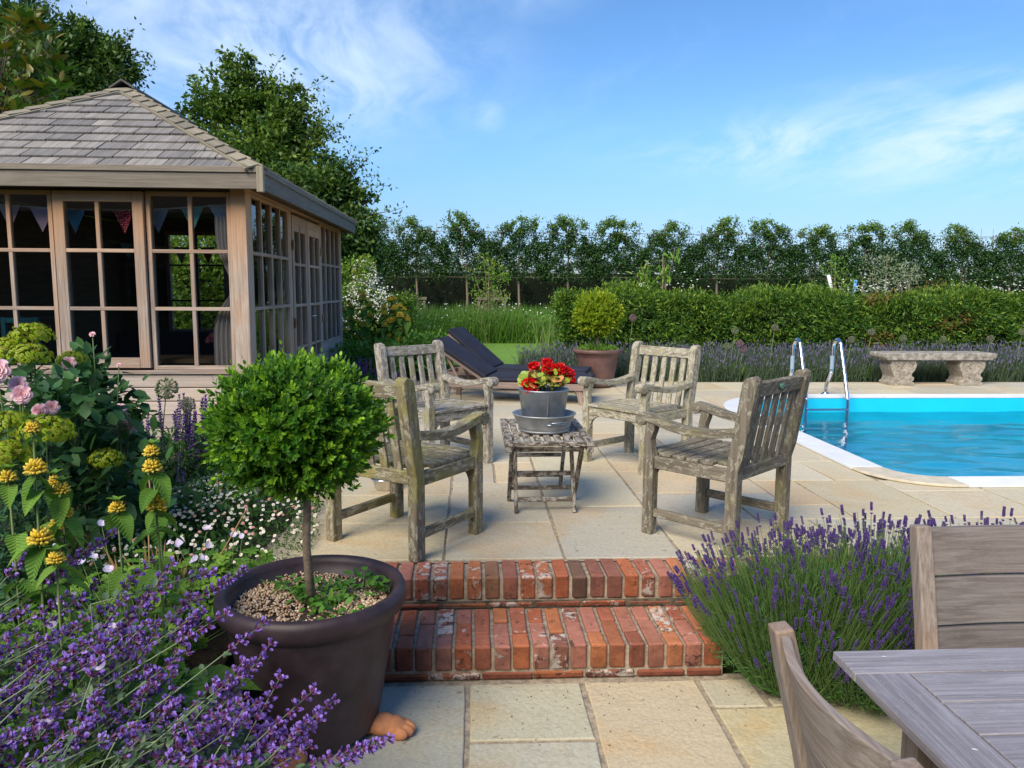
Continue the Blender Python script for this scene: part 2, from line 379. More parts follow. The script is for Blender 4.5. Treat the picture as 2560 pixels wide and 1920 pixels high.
M['teak_warm'] = wood_mat('half_silvered_teak', (.31, .265, .235), (.18, .145, .12), (.38, .35, .33), orange=(.33, .20, .12), rough=0.65)
M['teak_brown'] = wood_mat('brown_grey_teak', (.225, .20, .19), (.13, .11, .10), (.29, .27, .26), rough=0.7)  # darker brown-grey teak for the slats of the chair behind the table
M['lounger_wood'] = wood_mat('lounger_wood', (.33, .25, .215), (.19, .135, .115), (.42, .35, .31))
M['lich_a'] = lichen_mat('lichen_teak_yellow', (.26, .23, .16), (.13, .11, .075), (.43, .415, .32), (.26, .235, .06), .55, .62)
M['lich_b'] = lichen_mat('lichen_teak_pale', (.30, .275, .225), (.14, .12, .10), (.47, .45, .39), (.27, .26, .10), .8, .30)
M['lich_c'] = lichen_mat('lichen_teak_cream', (.33, .30, .225), (.18, .155, .11), (.50, .475, .375), (.33, .31, .17), .85, .35)
M['lich_d'] = lichen_mat('lichen_teak_dark', (.225, .20, .155), (.11, .095, .073), (.36, .34, .265), (.20, .19, .085), .35, .30)
M['lich_t'] = lichen_mat('lichen_teak_black', (.19, .16, .125), (.06, .05, .04), (.46, .43, .39), (.14, .12, .08), .8, .1)
M['steel'] = plain('stainless', (.72, .73, .75), 0.16, 1.0)
M['zinc'] = plain('zinc', (.30, .34, .385), 0.42, 0.75, nscale=9, namp=.22, bscale=60, bstr=.08)
M['clear_sleeve'] = plain('blue_grip', (.30, .42, .50), .2)
M['zinc_l'] = plain('zinc_pale', (.38, .40, .41), 0.48, 0.7, nscale=12, namp=.2, bscale=60, bstr=.08)
M['pot_dark'] = plain('glazed_pot', (.042, .027, .034), 0.50, spec=.45, nscale=7.0, namp=.42, bscale=26, bstr=.3)
M['pot_red'] = plain('terracotta_plum', (.135, .072, .062), 0.55, nscale=5, namp=.25, bscale=30, bstr=.1)
M['terracotta'] = plain('terracotta', (.52, .22, .10), 0.85, nscale=18, namp=.2, bscale=120, bstr=.2)
M['cushion'] = plain('navy_cushion', (.034, .038, .058), 0.92, spec=.2, nscale=4, namp=.15, bscale=450, bstr=.25, bdist=.001)
M['cushion_edge'] = plain('navy_piping', (.012, .014, .025), 0.95, spec=.2)
M['bench'] = plain('cast_stone', (.33, .29, .235), 0.95, nscale=22, namp=.35, bscale=70, bstr=.7, bdist=.006)
M['bench_top'] = plain('cast_stone_lichen', (.30, .275, .235), 0.95, nscale=14, namp=.5, bscale=70, bstr=.7, bdist=.004)
M['bark'] = plain('bark', (.10, .085, .065), 0.95, nscale=25, namp=.4, bscale=60, bstr=.8, bdist=.01)
M['bark_pale'] = plain('bark_pale', (.20, .155, .11), 0.9, nscale=40, namp=.35, bscale=90, bstr=.6, bdist=.003)
M['cane'] = plain('weathered_cane', (.20, .17, .12), 0.9, nscale=12)
M['white_plastic'] = plain('white_coping', (.74, .77, .80), 0.5, nscale=3, namp=.06, bscale=8, bstr=.05)
M['cream_stone'] = plain('cream_coping', (.58, .52, .40), 0.8, nscale=12, namp=.12, bscale=60, bstr=.2)
M['fabric_w'] = plain('curtain_cloth', (.62, .52, .47), 0.9, nscale=4, namp=.1)
M['sofa'] = plain('blue_cover', (.02, .03, .05), 0.95)
M['brass'] = plain('brass', (.35, .22, .08), 0.5, 0.8)
M['twine'] = plain('white_tape', (.7, .7, .68), 0.9)
M['badge'] = plain('green_badge', (.10, .30, .20), 0.35)
# ================================================================== GROUND
def patches(name, rects, mat, extra=None):
    b = MB()
    for x0, x1, y0, y1, z in rects:
        b.add([(x0, y0, z), (x1, y0, z), (x1, y1, z), (x0, y1, z)], [(0, 1, 2, 3)])
    if extra: b.add(*extra)
    return b
m, nt, p = new_mat('field_grass'); tcn = N(nt, 'ShaderNodeTexCoord'); O = tcn.outputs['Object']
c = mixc(nt, ramp(nt, noise(nt, O, 3, 5, .6), .3, .7), (.045, .085, .015), (.075, .125, .025))
setin(nt, p.inputs['Base Color'], c); p.inputs['Roughness'].default_value = .9; M['field'] = m
m, nt, p = new_mat('mown_lawn'); tcn = N(nt, 'ShaderNodeTexCoord'); O = tcn.outputs['Object']
c = mixc(nt, ramp(nt, noise(nt, mapping(nt, O, (1.2, 9, 1)), 1.6, 5, .65), .3, .7), (.14, .31, .025), (.23, .42, .05))
c = mixc(nt, ramp(nt, noise(nt, O, 90, 3, .7), .35, .65), c, mixc(nt, 1.0, c, (.7, .7, .6), 'MULTIPLY'))
setin(nt, p.inputs['Base Color'], c); p.inputs['Roughness'].default_value = .8
link(nt, bump(nt, noise(nt, mapping(nt, O, (1, 3, 1)), 60, 4, .7), .8, .02), p.inputs['Normal']); M['lawn'] = m

PX0, PX1, PY0, PY1 = 3.04, 12.5, 5.07, 9.07          # opening of the pool
g = patches('ground', [(-400, 400, -60, 3.37, -.345), (-400, PX0 - .02, 3.37, 500, -.075), (PX1, 400, 3.37, 500, -.075),
                       (PX0 - .02, PX1, 3.37, PY0 - .02, -.075), (PX0 - .02, PX1, PY1 + .02, 500, -.075)], None)
g.add([(-400, 3.37, -.345), (400, 3.37, -.345), (400, 3.37, -.075), (-400, 3.37, -.075)], [(0, 1, 2, 3)])
g.build('ground', M['field'], kind='structure')
lw = patches('lawn', [(-3.0, 1.75, 10.95, 19.2, -.03), (-14, -3.0, 11.3, 19.2, -.034)], None).build('lawn', M['lawn'], kind='structure')

# flower bed: soil rising from the lower patio to the terrace
b = MB(); nx, ny = 24, 30; vs = []
for j in range(ny + 1):
    for i in range(nx + 1):
        x = lerp(-5.2, -.98, i / nx); y = lerp(.6, 6.42, j / ny)
        z = lerp(-.26, .02, min(1, max(0, (y - 2.2) / 1.6))) + .03 * math.sin(x * 7 + y * 5) * (0 < i < nx) - (.03 if i == nx else 0)
        vs.append((x, y, z))
b.add(vs, [(j * (nx + 1) + i, j * (nx + 1) + i + 1, (j + 1) * (nx + 1) + i + 1, (j + 1) * (nx + 1) + i) for j in range(ny) for i in range(nx)], smooth=True)
b.build('flower_bed', M['soil'], kind='structure')
patches('border_bed', [(1.85, 13, 10.80, 12.3, -.02), (.6, 1.86, 10.95, 12.6, -.022), (-1.9, .0, 8.6, 13.4, -.024)], None).build('border_bed', M['soil'], kind='structure')
patches('lavender_bed', [(1.16, 3.6, 2.78, 3.33, -.272)], None).build('lavender_bed', M['soil'], kind='structure')

# ================================================================== PAVING
STONE = [(.58, .52, .38), (.61, .555, .415), (.54, .50, .39), (.585, .52, .36), (.61, .555, .40), (.52, .49, .40), (.60, .50, .34), (.56, .52, .41)]
def slab_mesh(x0, x1, y0, y1, gap, zt, th=.03):
    x0 += gap / 2; x1 -= gap / 2; y0 += gap / 2; y1 -= gap / 2
    pts = []
    def edge(ax, ay, bx, by, n):
        for k in range(n):
            t = k / n; pts.append((lerp(ax, bx, t) + random.uniform(-.003, .003), lerp(ay, by, t) + random.uniform(-.003, .003)))
    n1 = max(2, int((x1 - x0) / .12)); n2 = max(2, int((y1 - y0) / .12))
    edge(x0, y0, x1, y0, n1); edge(x1, y0, x1, y1, n2); edge(x1, y1, x0, y1, n1); edge(x0, y1, x0, y0, n2)
    cx, cy = (x0 + x1) / 2, (y0 + y1) / 2; n = len(pts)
    inner = [(cx + (a - cx) * (1 - .008 / max(.1, abs(x1 - x0))), cy + (b_ - cy) * (1 - .008 / max(.1, abs(y1 - y0)))) for a, b_ in pts]
    tilt = (random.uniform(-.0015, .0015), random.uniform(-.0015, .0015)); z0 = zt + random.uniform(-.0015, .0015)
    Z = lambda a, b_: z0 + tilt[0] * (a - cx) + tilt[1] * (b_ - cy)
    vs = [(a, b_, zt - th) for a, b_ in pts] + [(a, b_, Z(a, b_) - .003) for a, b_ in pts] + [(a, b_, Z(a, b_)) for a, b_ in inner]
    fs = [(i, (i + 1) % n, n + (i + 1) % n, n + i) for i in range(n)] + [(n + i, n + (i + 1) % n, 2 * n + (i + 1) % n, 2 * n + i) for i in range(n)] + [tuple(range(2 * n, 3 * n))]
    return MB().add(vs, fs)
def pave(parent, x0, y0, cell, nx, ny, skip, zt, seed, fixed=()):
    r = random.Random(seed); used = [[skip(i, j) for i in range(nx)] for j in range(ny)]
    sizes = [(3, 2)] * 5 + [(2, 2)] * 5 + [(2, 3)] * 3 + [(2, 1)] * 3 + [(1, 1)] * 1 + [(1, 2)] * 2 + [(4, 2)] * 1
    for j in range(ny):
        for i in range(nx):
            if used[j][i]: continue
            r.shuffle(sizes)
            for sw, sh in sizes + [(1, 1)]:
                if i + sw <= nx and j + sh <= ny and not any(used[j + b_][i + a] for a in range(sw) for b_ in range(sh)): break
            for a in range(sw):
                for b_ in range(sh): used[j + b_][i + a] = True
            col = r.choice(STONE); k = r.uniform(.93, 1.06); col = tuple(q * k for q in col)
            slab_mesh(x0 + i * cell, x0 + (i + sw) * cell, y0 + j * cell, y0 + (j + sh) * cell, .016, zt).build('paving_slab', M['stone'], parent, color=col)
CE = .297; UX, UY = -1.03, 3.585
ter = patches('terrace', [(-1.06, PX0 - .02, 3.56, 10.96, -.007), (PX0 - .02, 13.0, 3.56, PY0 - .02, -.007), (PX0 - .02, 13.0, PY1 + .02, 10.80, -.007)], None)
ter.add([(-1.06, 3.34, -.30), (-1.06, 10.96, -.30), (-1.06, 10.96, -.007), (-1.06, 3.34, -.007)], [(0, 1, 2, 3)])
ter = ter.build('terrace', M['mortar'], kind='structure')
def skip_u(i, j):
    x = UX + (i + .5) * CE; y = UY + (j + .5) * CE
    if x > 2.83 and 5.07 < y < 9.228: return True
    if y > 10.80 - .02 and x > .8: return True
    return False
pave(ter, UX, UY, CE, 44, 24, skip_u, 0.0, 5)
# lower patio: the big stones in front of the steps are set one by one
LXK = (1.04, 1.05, 1.0)
lp = patches('lower_patio', [(-1.0, 5.0, -1.0, 2.99, -.298)], None).build('lower_patio', M['mortar'], kind='structure')
LX = [(-1.0, -.02, 1.95, 2.94, (.42, .42, .37)), (-.02, .45, 2.53, 2.94, (.50, .475, .37)), (-.02, .45, 1.75, 2.53, (.49, .475, .40)), (.45, .93, 1.9, 2.94, (.56, .475, .345)), (.93, 1.95, 2.05, 2.72, (.545, .49, .335)),
      (1.95, 2.9, 1.9, 2.72, (.5, .46, .35)), (2.9, 4.0, 1.8, 2.72, (.5, .47, .37)), (-1.0, -.35, 1.1, 1.95, (.48, .46, .38)), (-.35, -.02, 1.1, 1.95, (.5, .47, .38)), (-.02, .45, .9, 1.75, (.5, .46, .37)),
      (.45, 1.2, 1.1, 1.9, (.52, .47, .36)), (1.2, 1.95, 1.1, 2.05, (.50, .46, .36)), (1.95, 3.0, .9, 1.9, (.5, .47, .38)), (.45, 1.4, .2, 1.1, (.52, .47, .36)), (1.4, 3.0, .2, .9, (.5, .46, .37)), (-1.0, .45, .2, .9, (.5, .47, .36)), (.93, 1.16, 2.72, 2.94, (.5, .46, .36)), (1.16, 3.6, 2.72, 2.79, (.5, .46, .34))]
for x0, x1, y0, y1, col in LX:
    slab_mesh(x0, x1, y0, y1, .022, -.29).build('paving_slab', M['stone'], lp, color=tuple(a_ * b_ for a_, b_ in zip(col, LXK)))
# bits lying on the lower patio
b = NP(); pts = []
for k in range(90):
    pts.append((random.uniform(-.5, 1.5), 2.93 - abs(random.gauss(0, .22)), -.2885))
pts = np.array(pts); b.cloud(pts, rdir(len(pts)) * nvec(1, 1, .1), (0, 0, 1), rng.uniform(.004, .012, len(pts)), rng.uniform(.003, .007, len(pts)), 'bit', rng.random(len(pts)))
M['debris'] = leaf_mat('dry_debris', (.05, .04, .03), (.12, .10, .05), (.15, .09, .04), 0, .9)
b.build('leaf_litter', M['debris'], kind='stuff')
tag(bpy.data.objects['leaf_litter'], 'small dry crumbs of leaf and soil scattered below the brick steps', 'leaf litter')

# ================================================================== BRICK STEPS
BR = [(.42, .135, .06), (.39, .12, .058), (.44, .16, .07), (.38, .13, .075), (.36, .15, .10), (.33, .11, .065), (.46, .175, .085), (.40, .165, .115), (.30, .12, .08)]
BRF = [(.30, .105, .058), (.26, .09, .055), (.24, .10, .07), (.17, .095, .065), (.33, .12, .06), (.30, .14, .11), (.26, .13, .075)]
steps = thing('brick_steps', 'two old red brick steps leading from the lower patio up to the terrace', 'steps', (0, 2.96, -.29))
sy, sz = 2.96, -.29
core = MB()
core.box(-1.0, 3.6, 3.362 - sy, 3.56 - sy, -.16 - sz - .13, -.012 - sz)             # mortar bed of the upper row
core.box(-.82, 1.05, 2.976 - sy, 3.352 - sy, 0, -.158 - sz)
core.build('mortar_bed', M['mortar'], steps)
cd = MB(); cd.box(-1.0, 3.6, 3.347 - sy, 3.350 - sy, -.145 - sz, -.112 - sz); cd.build('mossy_joint', M['mortar_dark'], steps)
def brick(x0, x1, y0, y1, z0, z1, col, split=None):
    b = MB(); jit = lambda: random.uniform(-.0032, .0032)
    vs = [(x0 + jit(), y0 + jit(), z0), (x1 + jit(), y0 + jit(), z0), (x1 + jit(), y1 + jit(), z0), (x0 + jit(), y1 + jit(), z0)]
    dz = random.uniform(-.002, .0025); vs += [(a, c_, z1 + dz + random.uniform(-.001, .001)) for a, c_, _ in vs]
    # subdivided bevelled box so that corners can be knocked about
    b.add(vs, MB.BF)
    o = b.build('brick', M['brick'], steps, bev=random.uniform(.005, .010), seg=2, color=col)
    return o
pitch = .0805
x = -.985; k = 0
while x < 3.5:
    col = random.choice(BR if random.random() < .75 else BRF)
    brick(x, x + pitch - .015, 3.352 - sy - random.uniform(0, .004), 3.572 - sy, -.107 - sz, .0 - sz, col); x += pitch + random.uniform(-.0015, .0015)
x = -.80; k = 0
while x < .99:
    x1 = x + pitch - .0145; y0 = 2.965 - sy - random.uniform(0, .004); y2 = 3.343 - sy
    c1 = random.choice(BR); c2 = random.choice(BR)
    ym = y0 + (.118 if k % 2 == 0 else .228)
    if random.random() < .3: c1 = random.choice(BRF)
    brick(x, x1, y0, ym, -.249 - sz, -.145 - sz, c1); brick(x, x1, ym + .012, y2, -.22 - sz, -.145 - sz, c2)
    x += pitch + random.uniform(-.0015, .0015); k += 1
for (xa, xb, yy, z0, z1) in ((-.82, 1.05, 2.9665, -.292, -.262), (-1.0, 3.5, 3.343, -.143, -.120)):
    x = xa
    while x < xb - .05:
        L = min(.215, xb - x); c_ = tuple(q * .75 for q in random.choice(BR))
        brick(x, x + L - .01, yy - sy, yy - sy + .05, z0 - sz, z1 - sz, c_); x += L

# ================================================================== POOL
M['liner'] = plain('pool_liner', (.008, .62, .90), 0.5, nscale=1.2, namp=.06)
m, nt, p = new_mat('pool_water'); out = nt.nodes['Material Output']; nt.nodes.remove(p)
tcn = N(nt, 'ShaderNodeTexCoord'); O = tcn.outputs['Object']
wv = noise(nt, mapping(nt, O, (0.8, 2.0, 1)), 1.9, 3, .5, .8); wv2 = noise(nt, mapping(nt, O, (1.6, 3.0, 1)), 9.0, 3, .5, .3)
bm_ = bump(nt, mth(nt, 'ADD', wv, mth(nt, 'MULTIPLY', wv2, .35)), 0.5, .01)
fr = N(nt, 'ShaderNodeFresnel'); fr.inputs[0].default_value = 1.34; link(nt, bm_, fr.inputs['Normal'])
tr = N(nt, 'ShaderNodeBsdfTransparent'); tr.inputs[0].default_value = (.84, 1, 1, 1)
gl = N(nt, 'ShaderNodeBsdfGlossy'); gl.inputs['Roughness'].default_value = .03; link(nt, bm_, gl.inputs['Normal'])
mx = N(nt, 'ShaderNodeMixShader'); link(nt, mth(nt, 'MULTIPLY', fr.outputs[0], .9, clamp=True), mx.inputs[0]); link(nt, tr.outputs[0], mx.inputs[1]); link(nt, gl.outputs[0], mx.inputs[2])
link(nt, mx.outputs[0], out.inputs[0]); M['water'] = m
pool = thing('swimming_pool', 'swimming pool with bright blue liner and white coping set in the terrace', 'swimming pool', (PX0, PY0, 0))
pool['kind'] = 'structure'; del pool['category']
def arc(cx, cy, r, a0, a1, n=10): return [(cx + r * math.cos(lerp(a0, a1, k / n)), cy + r * math.sin(lerp(a0, a1, k / n))) for k in range(n + 1)]
R0 = .30; R1 = 1.0
outline = arc(PX0 + R0, PY0 + R0, R0, PI, 1.5 * PI) + [(PX1, PY0), (PX1, PY1)] + arc(PX0 + R1, PY1 - R1, R1, .5 * PI, PI)
lo = [(x - PX0, y - PY0) for x, y in outline]; n = len(lo)
b = MB(); vs = [(x, y, 0.0) for x, y in lo] + [(x, y, -1.45) for x, y in lo]
b.add(vs, [(i, (i + 1) % n, n + (i + 1) % n, n + i) for i in range(n)] + [tuple(range(n, 2 * n))])
b.build('liner', M['liner'], pool)
# fine winch line seen lying on the floor of the pool
b = MB(); b.tube([(3.2, 2.6, -1.44), (3.9, 2.0, -1.44), (4.4, 1.4, -1.44), (5.0, 0.9, -1.44)], .012, 5)
b.build('pool_hose', plain('dark_line', (.02, .10, .16), .7), pool)
# rippled surface: real wavelets, long across the view, running under the coping
NXW, NYW = 260, 130
gxw, gyw = np.meshgrid(np.linspace(PX0 + .004, PX1 - .02, NXW), np.linspace(PY0 + .004, PY1 - .004, NYW))
zw = np.zeros_like(gxw)
for k in range(26):
    lam = rng.uniform(.22, 1.1); th = rng.normal(PI / 2, .55); ph = rng.uniform(0, 6.28); zw += .0058 * lam * np.sin((gxw * math.cos(th) * .75 + gyw * math.sin(th)) * 2 * PI / lam + ph + 1.3 * np.sin(gxw * .9 + k))
zw *= .35 + .65 * np.clip(.5 + .9 * np.sin(gxw * .8 + 1.1) * np.cos(gyw * 1.3 + .4), 0, 1)
vw = np.stack([gxw.ravel(), gyw.ravel(), -.168 + zw.ravel() * .42], 1)
wb = MB(); wb.add([tuple(v) for v in vw], [(j * NXW + i, j * NXW + i + 1, (j + 1) * NXW + i + 1, (j + 1) * NXW + i) for j in range(NYW - 1) for i in range(NXW - 1)], smooth=True)
wb.build('pool_water', M['water'], kind='structure')
CT, CB = .022, .003
def coping(x0, x1, y0, y1, along):
    b = MB(); b.box(x0 - PX0, x1 - PX0, y0 - PY0, y1 - PY0, CB, CT, grain=along)
    # moulded anti-slip ridges
    for k in range(5):
        t = (k + .5) / 5.6
        if along == 'x': yy = lerp(y0, y1, .1 + t * .9) - PY0; b.box(x0 - PX0 + .01, x1 - PX0 - .01, yy - .012, yy + .012, CT, CT + .0035)
        else: xx = lerp(x0, x1, .05 + t * .9) - PX0; b.box(xx - .012, xx + .012, y0 - PY0 + .01, y1 - PY0 - .01, CT, CT + .0035)
    b.build('coping_strip', M['white_plastic'], pool, bev=.004)
y = PY0 + R0
while y < PY1 - R1 - .01:
    y1 = min(y + 1.15, PY1 - R1); coping(PX0 - .24, PX0, y + .003, y1 - .003, 'y'); y = y1
x = PX0 + R0
while x < PX1 - .1:
    x1 = min(x + 1.75, PX1); coping(x + .003, x1 - .003, PY0 - .235, PY0, 'x'); coping(max(x, PX0 + R1) + .003, x1 - .003, PY1, PY1 + .24, 'x'); x = x1
for (cx, cyy, a0, a1, mm, R0) in ((PX0 + R0, PY0 + R0, PI, 1.5 * PI, 'cream_stone', R0), (PX0 + R1, PY1 - R1, .5 * PI, PI, 'white_plastic', R1)):
    o_, i_ = arc(cx - PX0, cyy - PY0, R0 + .238, a0, a1), arc(cx - PX0, cyy - PY0, R0, a0, a1)
    MB().prism(o_ + i_[::-1], 'z', CB, CT, grain='x').build('corner_coping', M[mm], pool, bev=.004)
slab_mesh(2.83, 2.83, 9, 9, 0, 0) if False else None
ao = arc(PX0 + R1, PY1 - R1, R1 + .20, .5 * PI, PI)
MB().prism([(x_, y_) for x_, y_ in ao] + [(2.838, PY1 - R1), (2.838, 9.222), (PX0 + R1, 9.222)], 'z', -.03, -.001).build('paving_slab', M['stone'], ter, color=(.60, .52, .37))
# stainless ladder at the far side
lad = thing('pool_ladder', 'stainless steel pool ladder with two hooped handrails at the far side of the pool', 'ladder', (4.25, 9.44, 0))
def rail(x):
    pts = [(0, 0), (0, .04), (-.02, .13), (-.09, .24), (-.13, .33), (-.135, .50), (-.145, .62), (-.185, .69), (-.25, .715), (-.31, .69), (-.35, .62), (-.56, .08), (-.585, -.02), (-.59, -.25), (-.59, -.75)]
    # smooth by sampling between points
    P_ = [Vector((x, a, c_)) for a, c_ in pts]; out_ = []
    for i in range(len(P_) - 1):
        p0, p1, p2, p3 = P_[max(i - 1, 0)], P_[i], P_[i + 1], P_[min(i + 2, len(P_) - 1)]
        for k in range(4):
            t = k / 4; out_.append(.5 * ((2 * p1) + (p2 - p0) * t + (2 * p0 - 5 * p1 + 4 * p2 - p3) * t * t + (3 * p1 - p0 - 3 * p2 + p3) * t ** 3))
    return out_ + [P_[-1]]
for x in (-.24, .27):
    r_ = MB().tube(rail(x), .0235, 12).build('handrail', M['steel'], lad)
    f_ = MB().lathe([(.0, .03), (.03, .03), (.036, .024), (.052, .012), (.052, .001)], 20, c=(x, 0, 0)).build('flange', M['steel'], r_)
    f2 = MB().lathe([(.0255, 0), (.0255, .17)], 16, c=(x, -.135, .34)).build('clear_sleeve', M['clear_sleeve'], r_)
for z in (-.10, -.34, -.6):
    t = MB(); t.box(-.24, .27, -.625, -.565, z - .012, z + .012); t.build('tread', M['steel'], lad, bev=.004)
# ================================================================== SUMMER HOUSE
HX1, HX0, HY0, HY1 = -1.85, -4.95, 6.45, 10.98
hs_ = thing('summer_house', 'weathered cedar summer house with many small window panes and a shingled hip roof', 'summer house', (HX1, HY0, 0))
def L(x, y, z): return (x - HX1, y - HY0, z)
class HB(MB):
    def wbox(self, x0, x1, y0, y1, z0, z1, grain='x'):
        return self.box(x0 - HX1, x1 - HX1, y0 - HY0, y1 - HY0, z0, z1, grain)
m, nt, p = new_mat('window_glass'); out = nt.nodes['Material Output']; nt.nodes.remove(p)
fr = N(nt, 'ShaderNodeFresnel'); fr.inputs[0].default_value = 1.5
tr = N(nt, 'ShaderNodeBsdfTransparent'); tr.inputs[0].default_value = (.80, .86, .86, 1)
gl = N(nt, 'ShaderNodeBsdfGlossy'); gl.inputs['Roughness'].default_value = .005; gl.inputs[0].default_value = (.9, .95, 1, 1)
mx = N(nt, 'ShaderNodeMixShader'); link(nt, mth(nt, 'MULTIPLY', fr.outputs[0], .9, clamp=True), mx.inputs[0]); link(nt, tr.outputs[0], mx.inputs[1]); link(nt, gl.outputs[0], mx.inputs[2])
link(nt, mx.outputs[0], out.inputs[0]); M['glass'] = m

# floor, inner lining, dark ceiling
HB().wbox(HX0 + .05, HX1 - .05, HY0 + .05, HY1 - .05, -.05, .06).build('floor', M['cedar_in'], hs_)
ROWZ = [2.045, 1.598, 1.129, .677]       # pane edges, top to bottom (front)
SILL = .627
def window_front(name, x0, x1, cols, z0=SILL, z1=2.085, thick=.035, proud=0.0, rows=(1.605, 1.135)):
    """window in the front wall: frame, glazing bars, panes"""
    y0 = HY0 - proud
    wn = HB()
    t = thick
    wn.wbox(x0, x0 + t, y0 + .004, y0 + .07, z0, z1, 'z'); wn.wbox(x1 - t, x1, y0 + .004, y0 + .07, z0, z1, 'z')
    wn.wbox(x0 + t, x1 - t, y0 + .002, y0 + .07, z1 - t, z1); wn.wbox(x0 + t, x1 - t, y0 + .002, y0 + .07, z0, z0 + t)
    w_ = wn.build(name, M['cedar'], hs_, bev=.003)
    bars = []
    for c_ in cols: HB().wbox(c_ - .0165, c_ + .0165, y0 + .008, y0 + .05, z0 + t, z1 - t, 'z').build('glazing_bar', M['cedar'], w_, bev=.003)
    for r_ in rows:
        HB().wbox(x0 + t, x1 - t, y0 + .005, y0 + .052, r_ - .015, r_ + .015).build('glazing_bar', M['cedar'], w_, bev=.003)
    xs = [x0 + t] + list(cols) + [x1 - t]; zs = [z1 - t] + list(rows) + [z0 + t]
    for i in range(len(xs) - 1):
        for j in range(len(zs) - 1):
            b = MB(); q = .0; xa, xb, za, zb = xs[i], xs[i + 1], zs[j + 1], zs[j]; ty = random.uniform(-.0015, .0015)
            b.add([L(xa, y0 + .03 + ty, za), L(xb, y0 + .03 - ty, za), L(xb, y0 + .03 - ty, zb), L(xa, y0 + .03 + ty, zb)], [(0, 1, 2, 3)])
            b.build('pane', M['glass'], w_)
    return w_
window_front('window', -2.655, -1.975, [-2.305])
window_front('window', -3.375, -2.665, [-3.03], z0=.645, z1=2.08, thick=.085, proud=.03)
window_front('window', -4.085, -3.395, [-3.745])
window_front('window', -4.80, -4.10, [-4.46], z0=.645, z1=2.08, thick=.085, proud=.03)
# corner post and wall plates
b = HB(); b.wbox(-1.975, -1.85, HY0 - .006, HY0 + .14, 0, 2.13, 'z'); b.build('corner_post', M['cedar'], hs_, bev=.004)
b = HB(); b.wbox(HX0, HX0 + .1, HY0, HY0 + .12, 0, 2.13, 'z'); b.build('corner_post', M['cedar'], hs_, bev=.004)
b = HB(); b.wbox(-1.985, -1.85, HY1 - .12, HY1, 0, 2.13, 'z'); b.build('corner_post', M['cedar'], hs_, bev=.004)
b = HB(); b.wbox(HX0, -1.86, HY0 + .01, HY0 + .11, 2.086, 2.20); b.build('wall_plate', M['cedar_in'], hs_)
b = HB(); b.wbox(-1.97, -1.862, HY0 + .12, HY1, 2.10, 2.20, 'y'); b.build('wall_plate', M['cedar'], hs_)
b = HB(); b.wbox(HX0 + .1, -1.976, HY0 - .02, HY0 + .08, SILL - .035, SILL - .002); b.build('window_sill', M['cedar'], hs_, bev=.004)
# cladding boards below the front windows
zt = SILL - .037; k = 0
while zt > -.02:
    zb = max(-.03, zt - .116)
    x = HX0 + .1
    HB().wbox(x, -1.977, HY0 + .0, HY0 + .03, zb + .007, zt).build('cladding_board', M['cedar_board'], hs_, bev=.004)
    zt = zb
b = HB(); b.wbox(HX0 + .1, -1.98, HY0 + .022, HY0 + .05, -.03, SILL - .04); b.build('wall_lining', M['cedar_in'], hs_)
# right-hand wall: fixed window, double doors, fixed window
def wall_side(name, ya, yb, cols, z0, z1, thick, proud, rows, mat='cedar'):
    X = HX1 + proud
    fr_ = HB(); t = thick
    fr_.wbox(X - .07, X - .004, ya, ya + t, z0, z1, 'z'); fr_.wbox(X - .07, X - .004, yb - t, yb, z0, z1, 'z')
    fr_.wbox(X - .07, X - .003, ya + t, yb - t, z1 - t, z1, 'y'); fr_.wbox(X - .07, X - .003, ya + t, yb - t, z0, z0 + t, 'y')
    w_ = fr_.build(name, M[mat], hs_, bev=.003)
    for c_ in cols:
        ww = .028 if abs(c_ - (ya + yb) / 2) < .05 and len(cols) == 3 else .014
        HB().wbox(X - .055, X - .006, c_ - ww, c_ + ww, z0 + t, z1 - t, 'z').build('glazing_bar', M[mat], w_, bev=.003)
    for r_ in rows: HB().wbox(X - .056, X - .004, ya + t, yb - t, r_ - .015, r_ + .015, 'y').build('glazing_bar', M[mat], w_, bev=.003)
    ys = [ya + t] + list(cols) + [yb - t]; zs = [z1 - t] + list(rows) + [z0 + t]
    for i in range(len(ys) - 1):
        for j in range(len(zs) - 1):
            ty = random.uniform(-.002, .002)
            MB().add([L(X - .03 + ty, ys[i], zs[j + 1]), L(X - .03 - ty, ys[i + 1], zs[j + 1]), L(X - .03 - ty, ys[i + 1], zs[j]), L(X - .03 + ty, ys[i], zs[j])], [(0, 1, 2, 3)]).build('pane', M['glass'], w_)
    return w_
wall_side('window', 6.60, 7.92, [6.93, 7.26, 7.59], SILL, 2.10, .03, 0, (1.605, 1.135))
wall_side('window', 9.56, 10.85, [9.88, 10.2, 10.52], SILL, 2.10, .03, 0, (1.605, 1.135))
for ya, yb in ((8.02, 8.72), (8.75, 9.47)):
    d_ = wall_side('door', ya, yb, [(ya + yb) / 2], .10, 2.06, .085, .012, (1.56, 1.13, .68), 'cedar')
    HB().wbox(HX1 - .05, HX1 + .006, ya + .086, yb - .086, 1.90, 1.974, 'y').build('top_rail', M['cedar'], d_)
    HB().wbox(HX1 - .05, HX1 + .004, ya + .086, yb - .086, .12, .52, 'y').build('door_panel', M['cedar_board'], d_)
    yh = ya if ya < 8.5 else yb
    for z in (1.75, .95, .35):
        HB().wbox(HX1 + .012, HX1 + .024, yh - .02, yh + .02, z - .05, z + .05).build('hinge', M['brass'], d_)
    if ya > 8.5:
        MB().tube([L(HX1 + .01, 8.80, 1.0), L(HX1 + .055, 8.80, 1.0), L(HX1 + .055, 8.91, 1.0)], .008, 8).build('door_handle', M['steel'], d_)
b = HB()
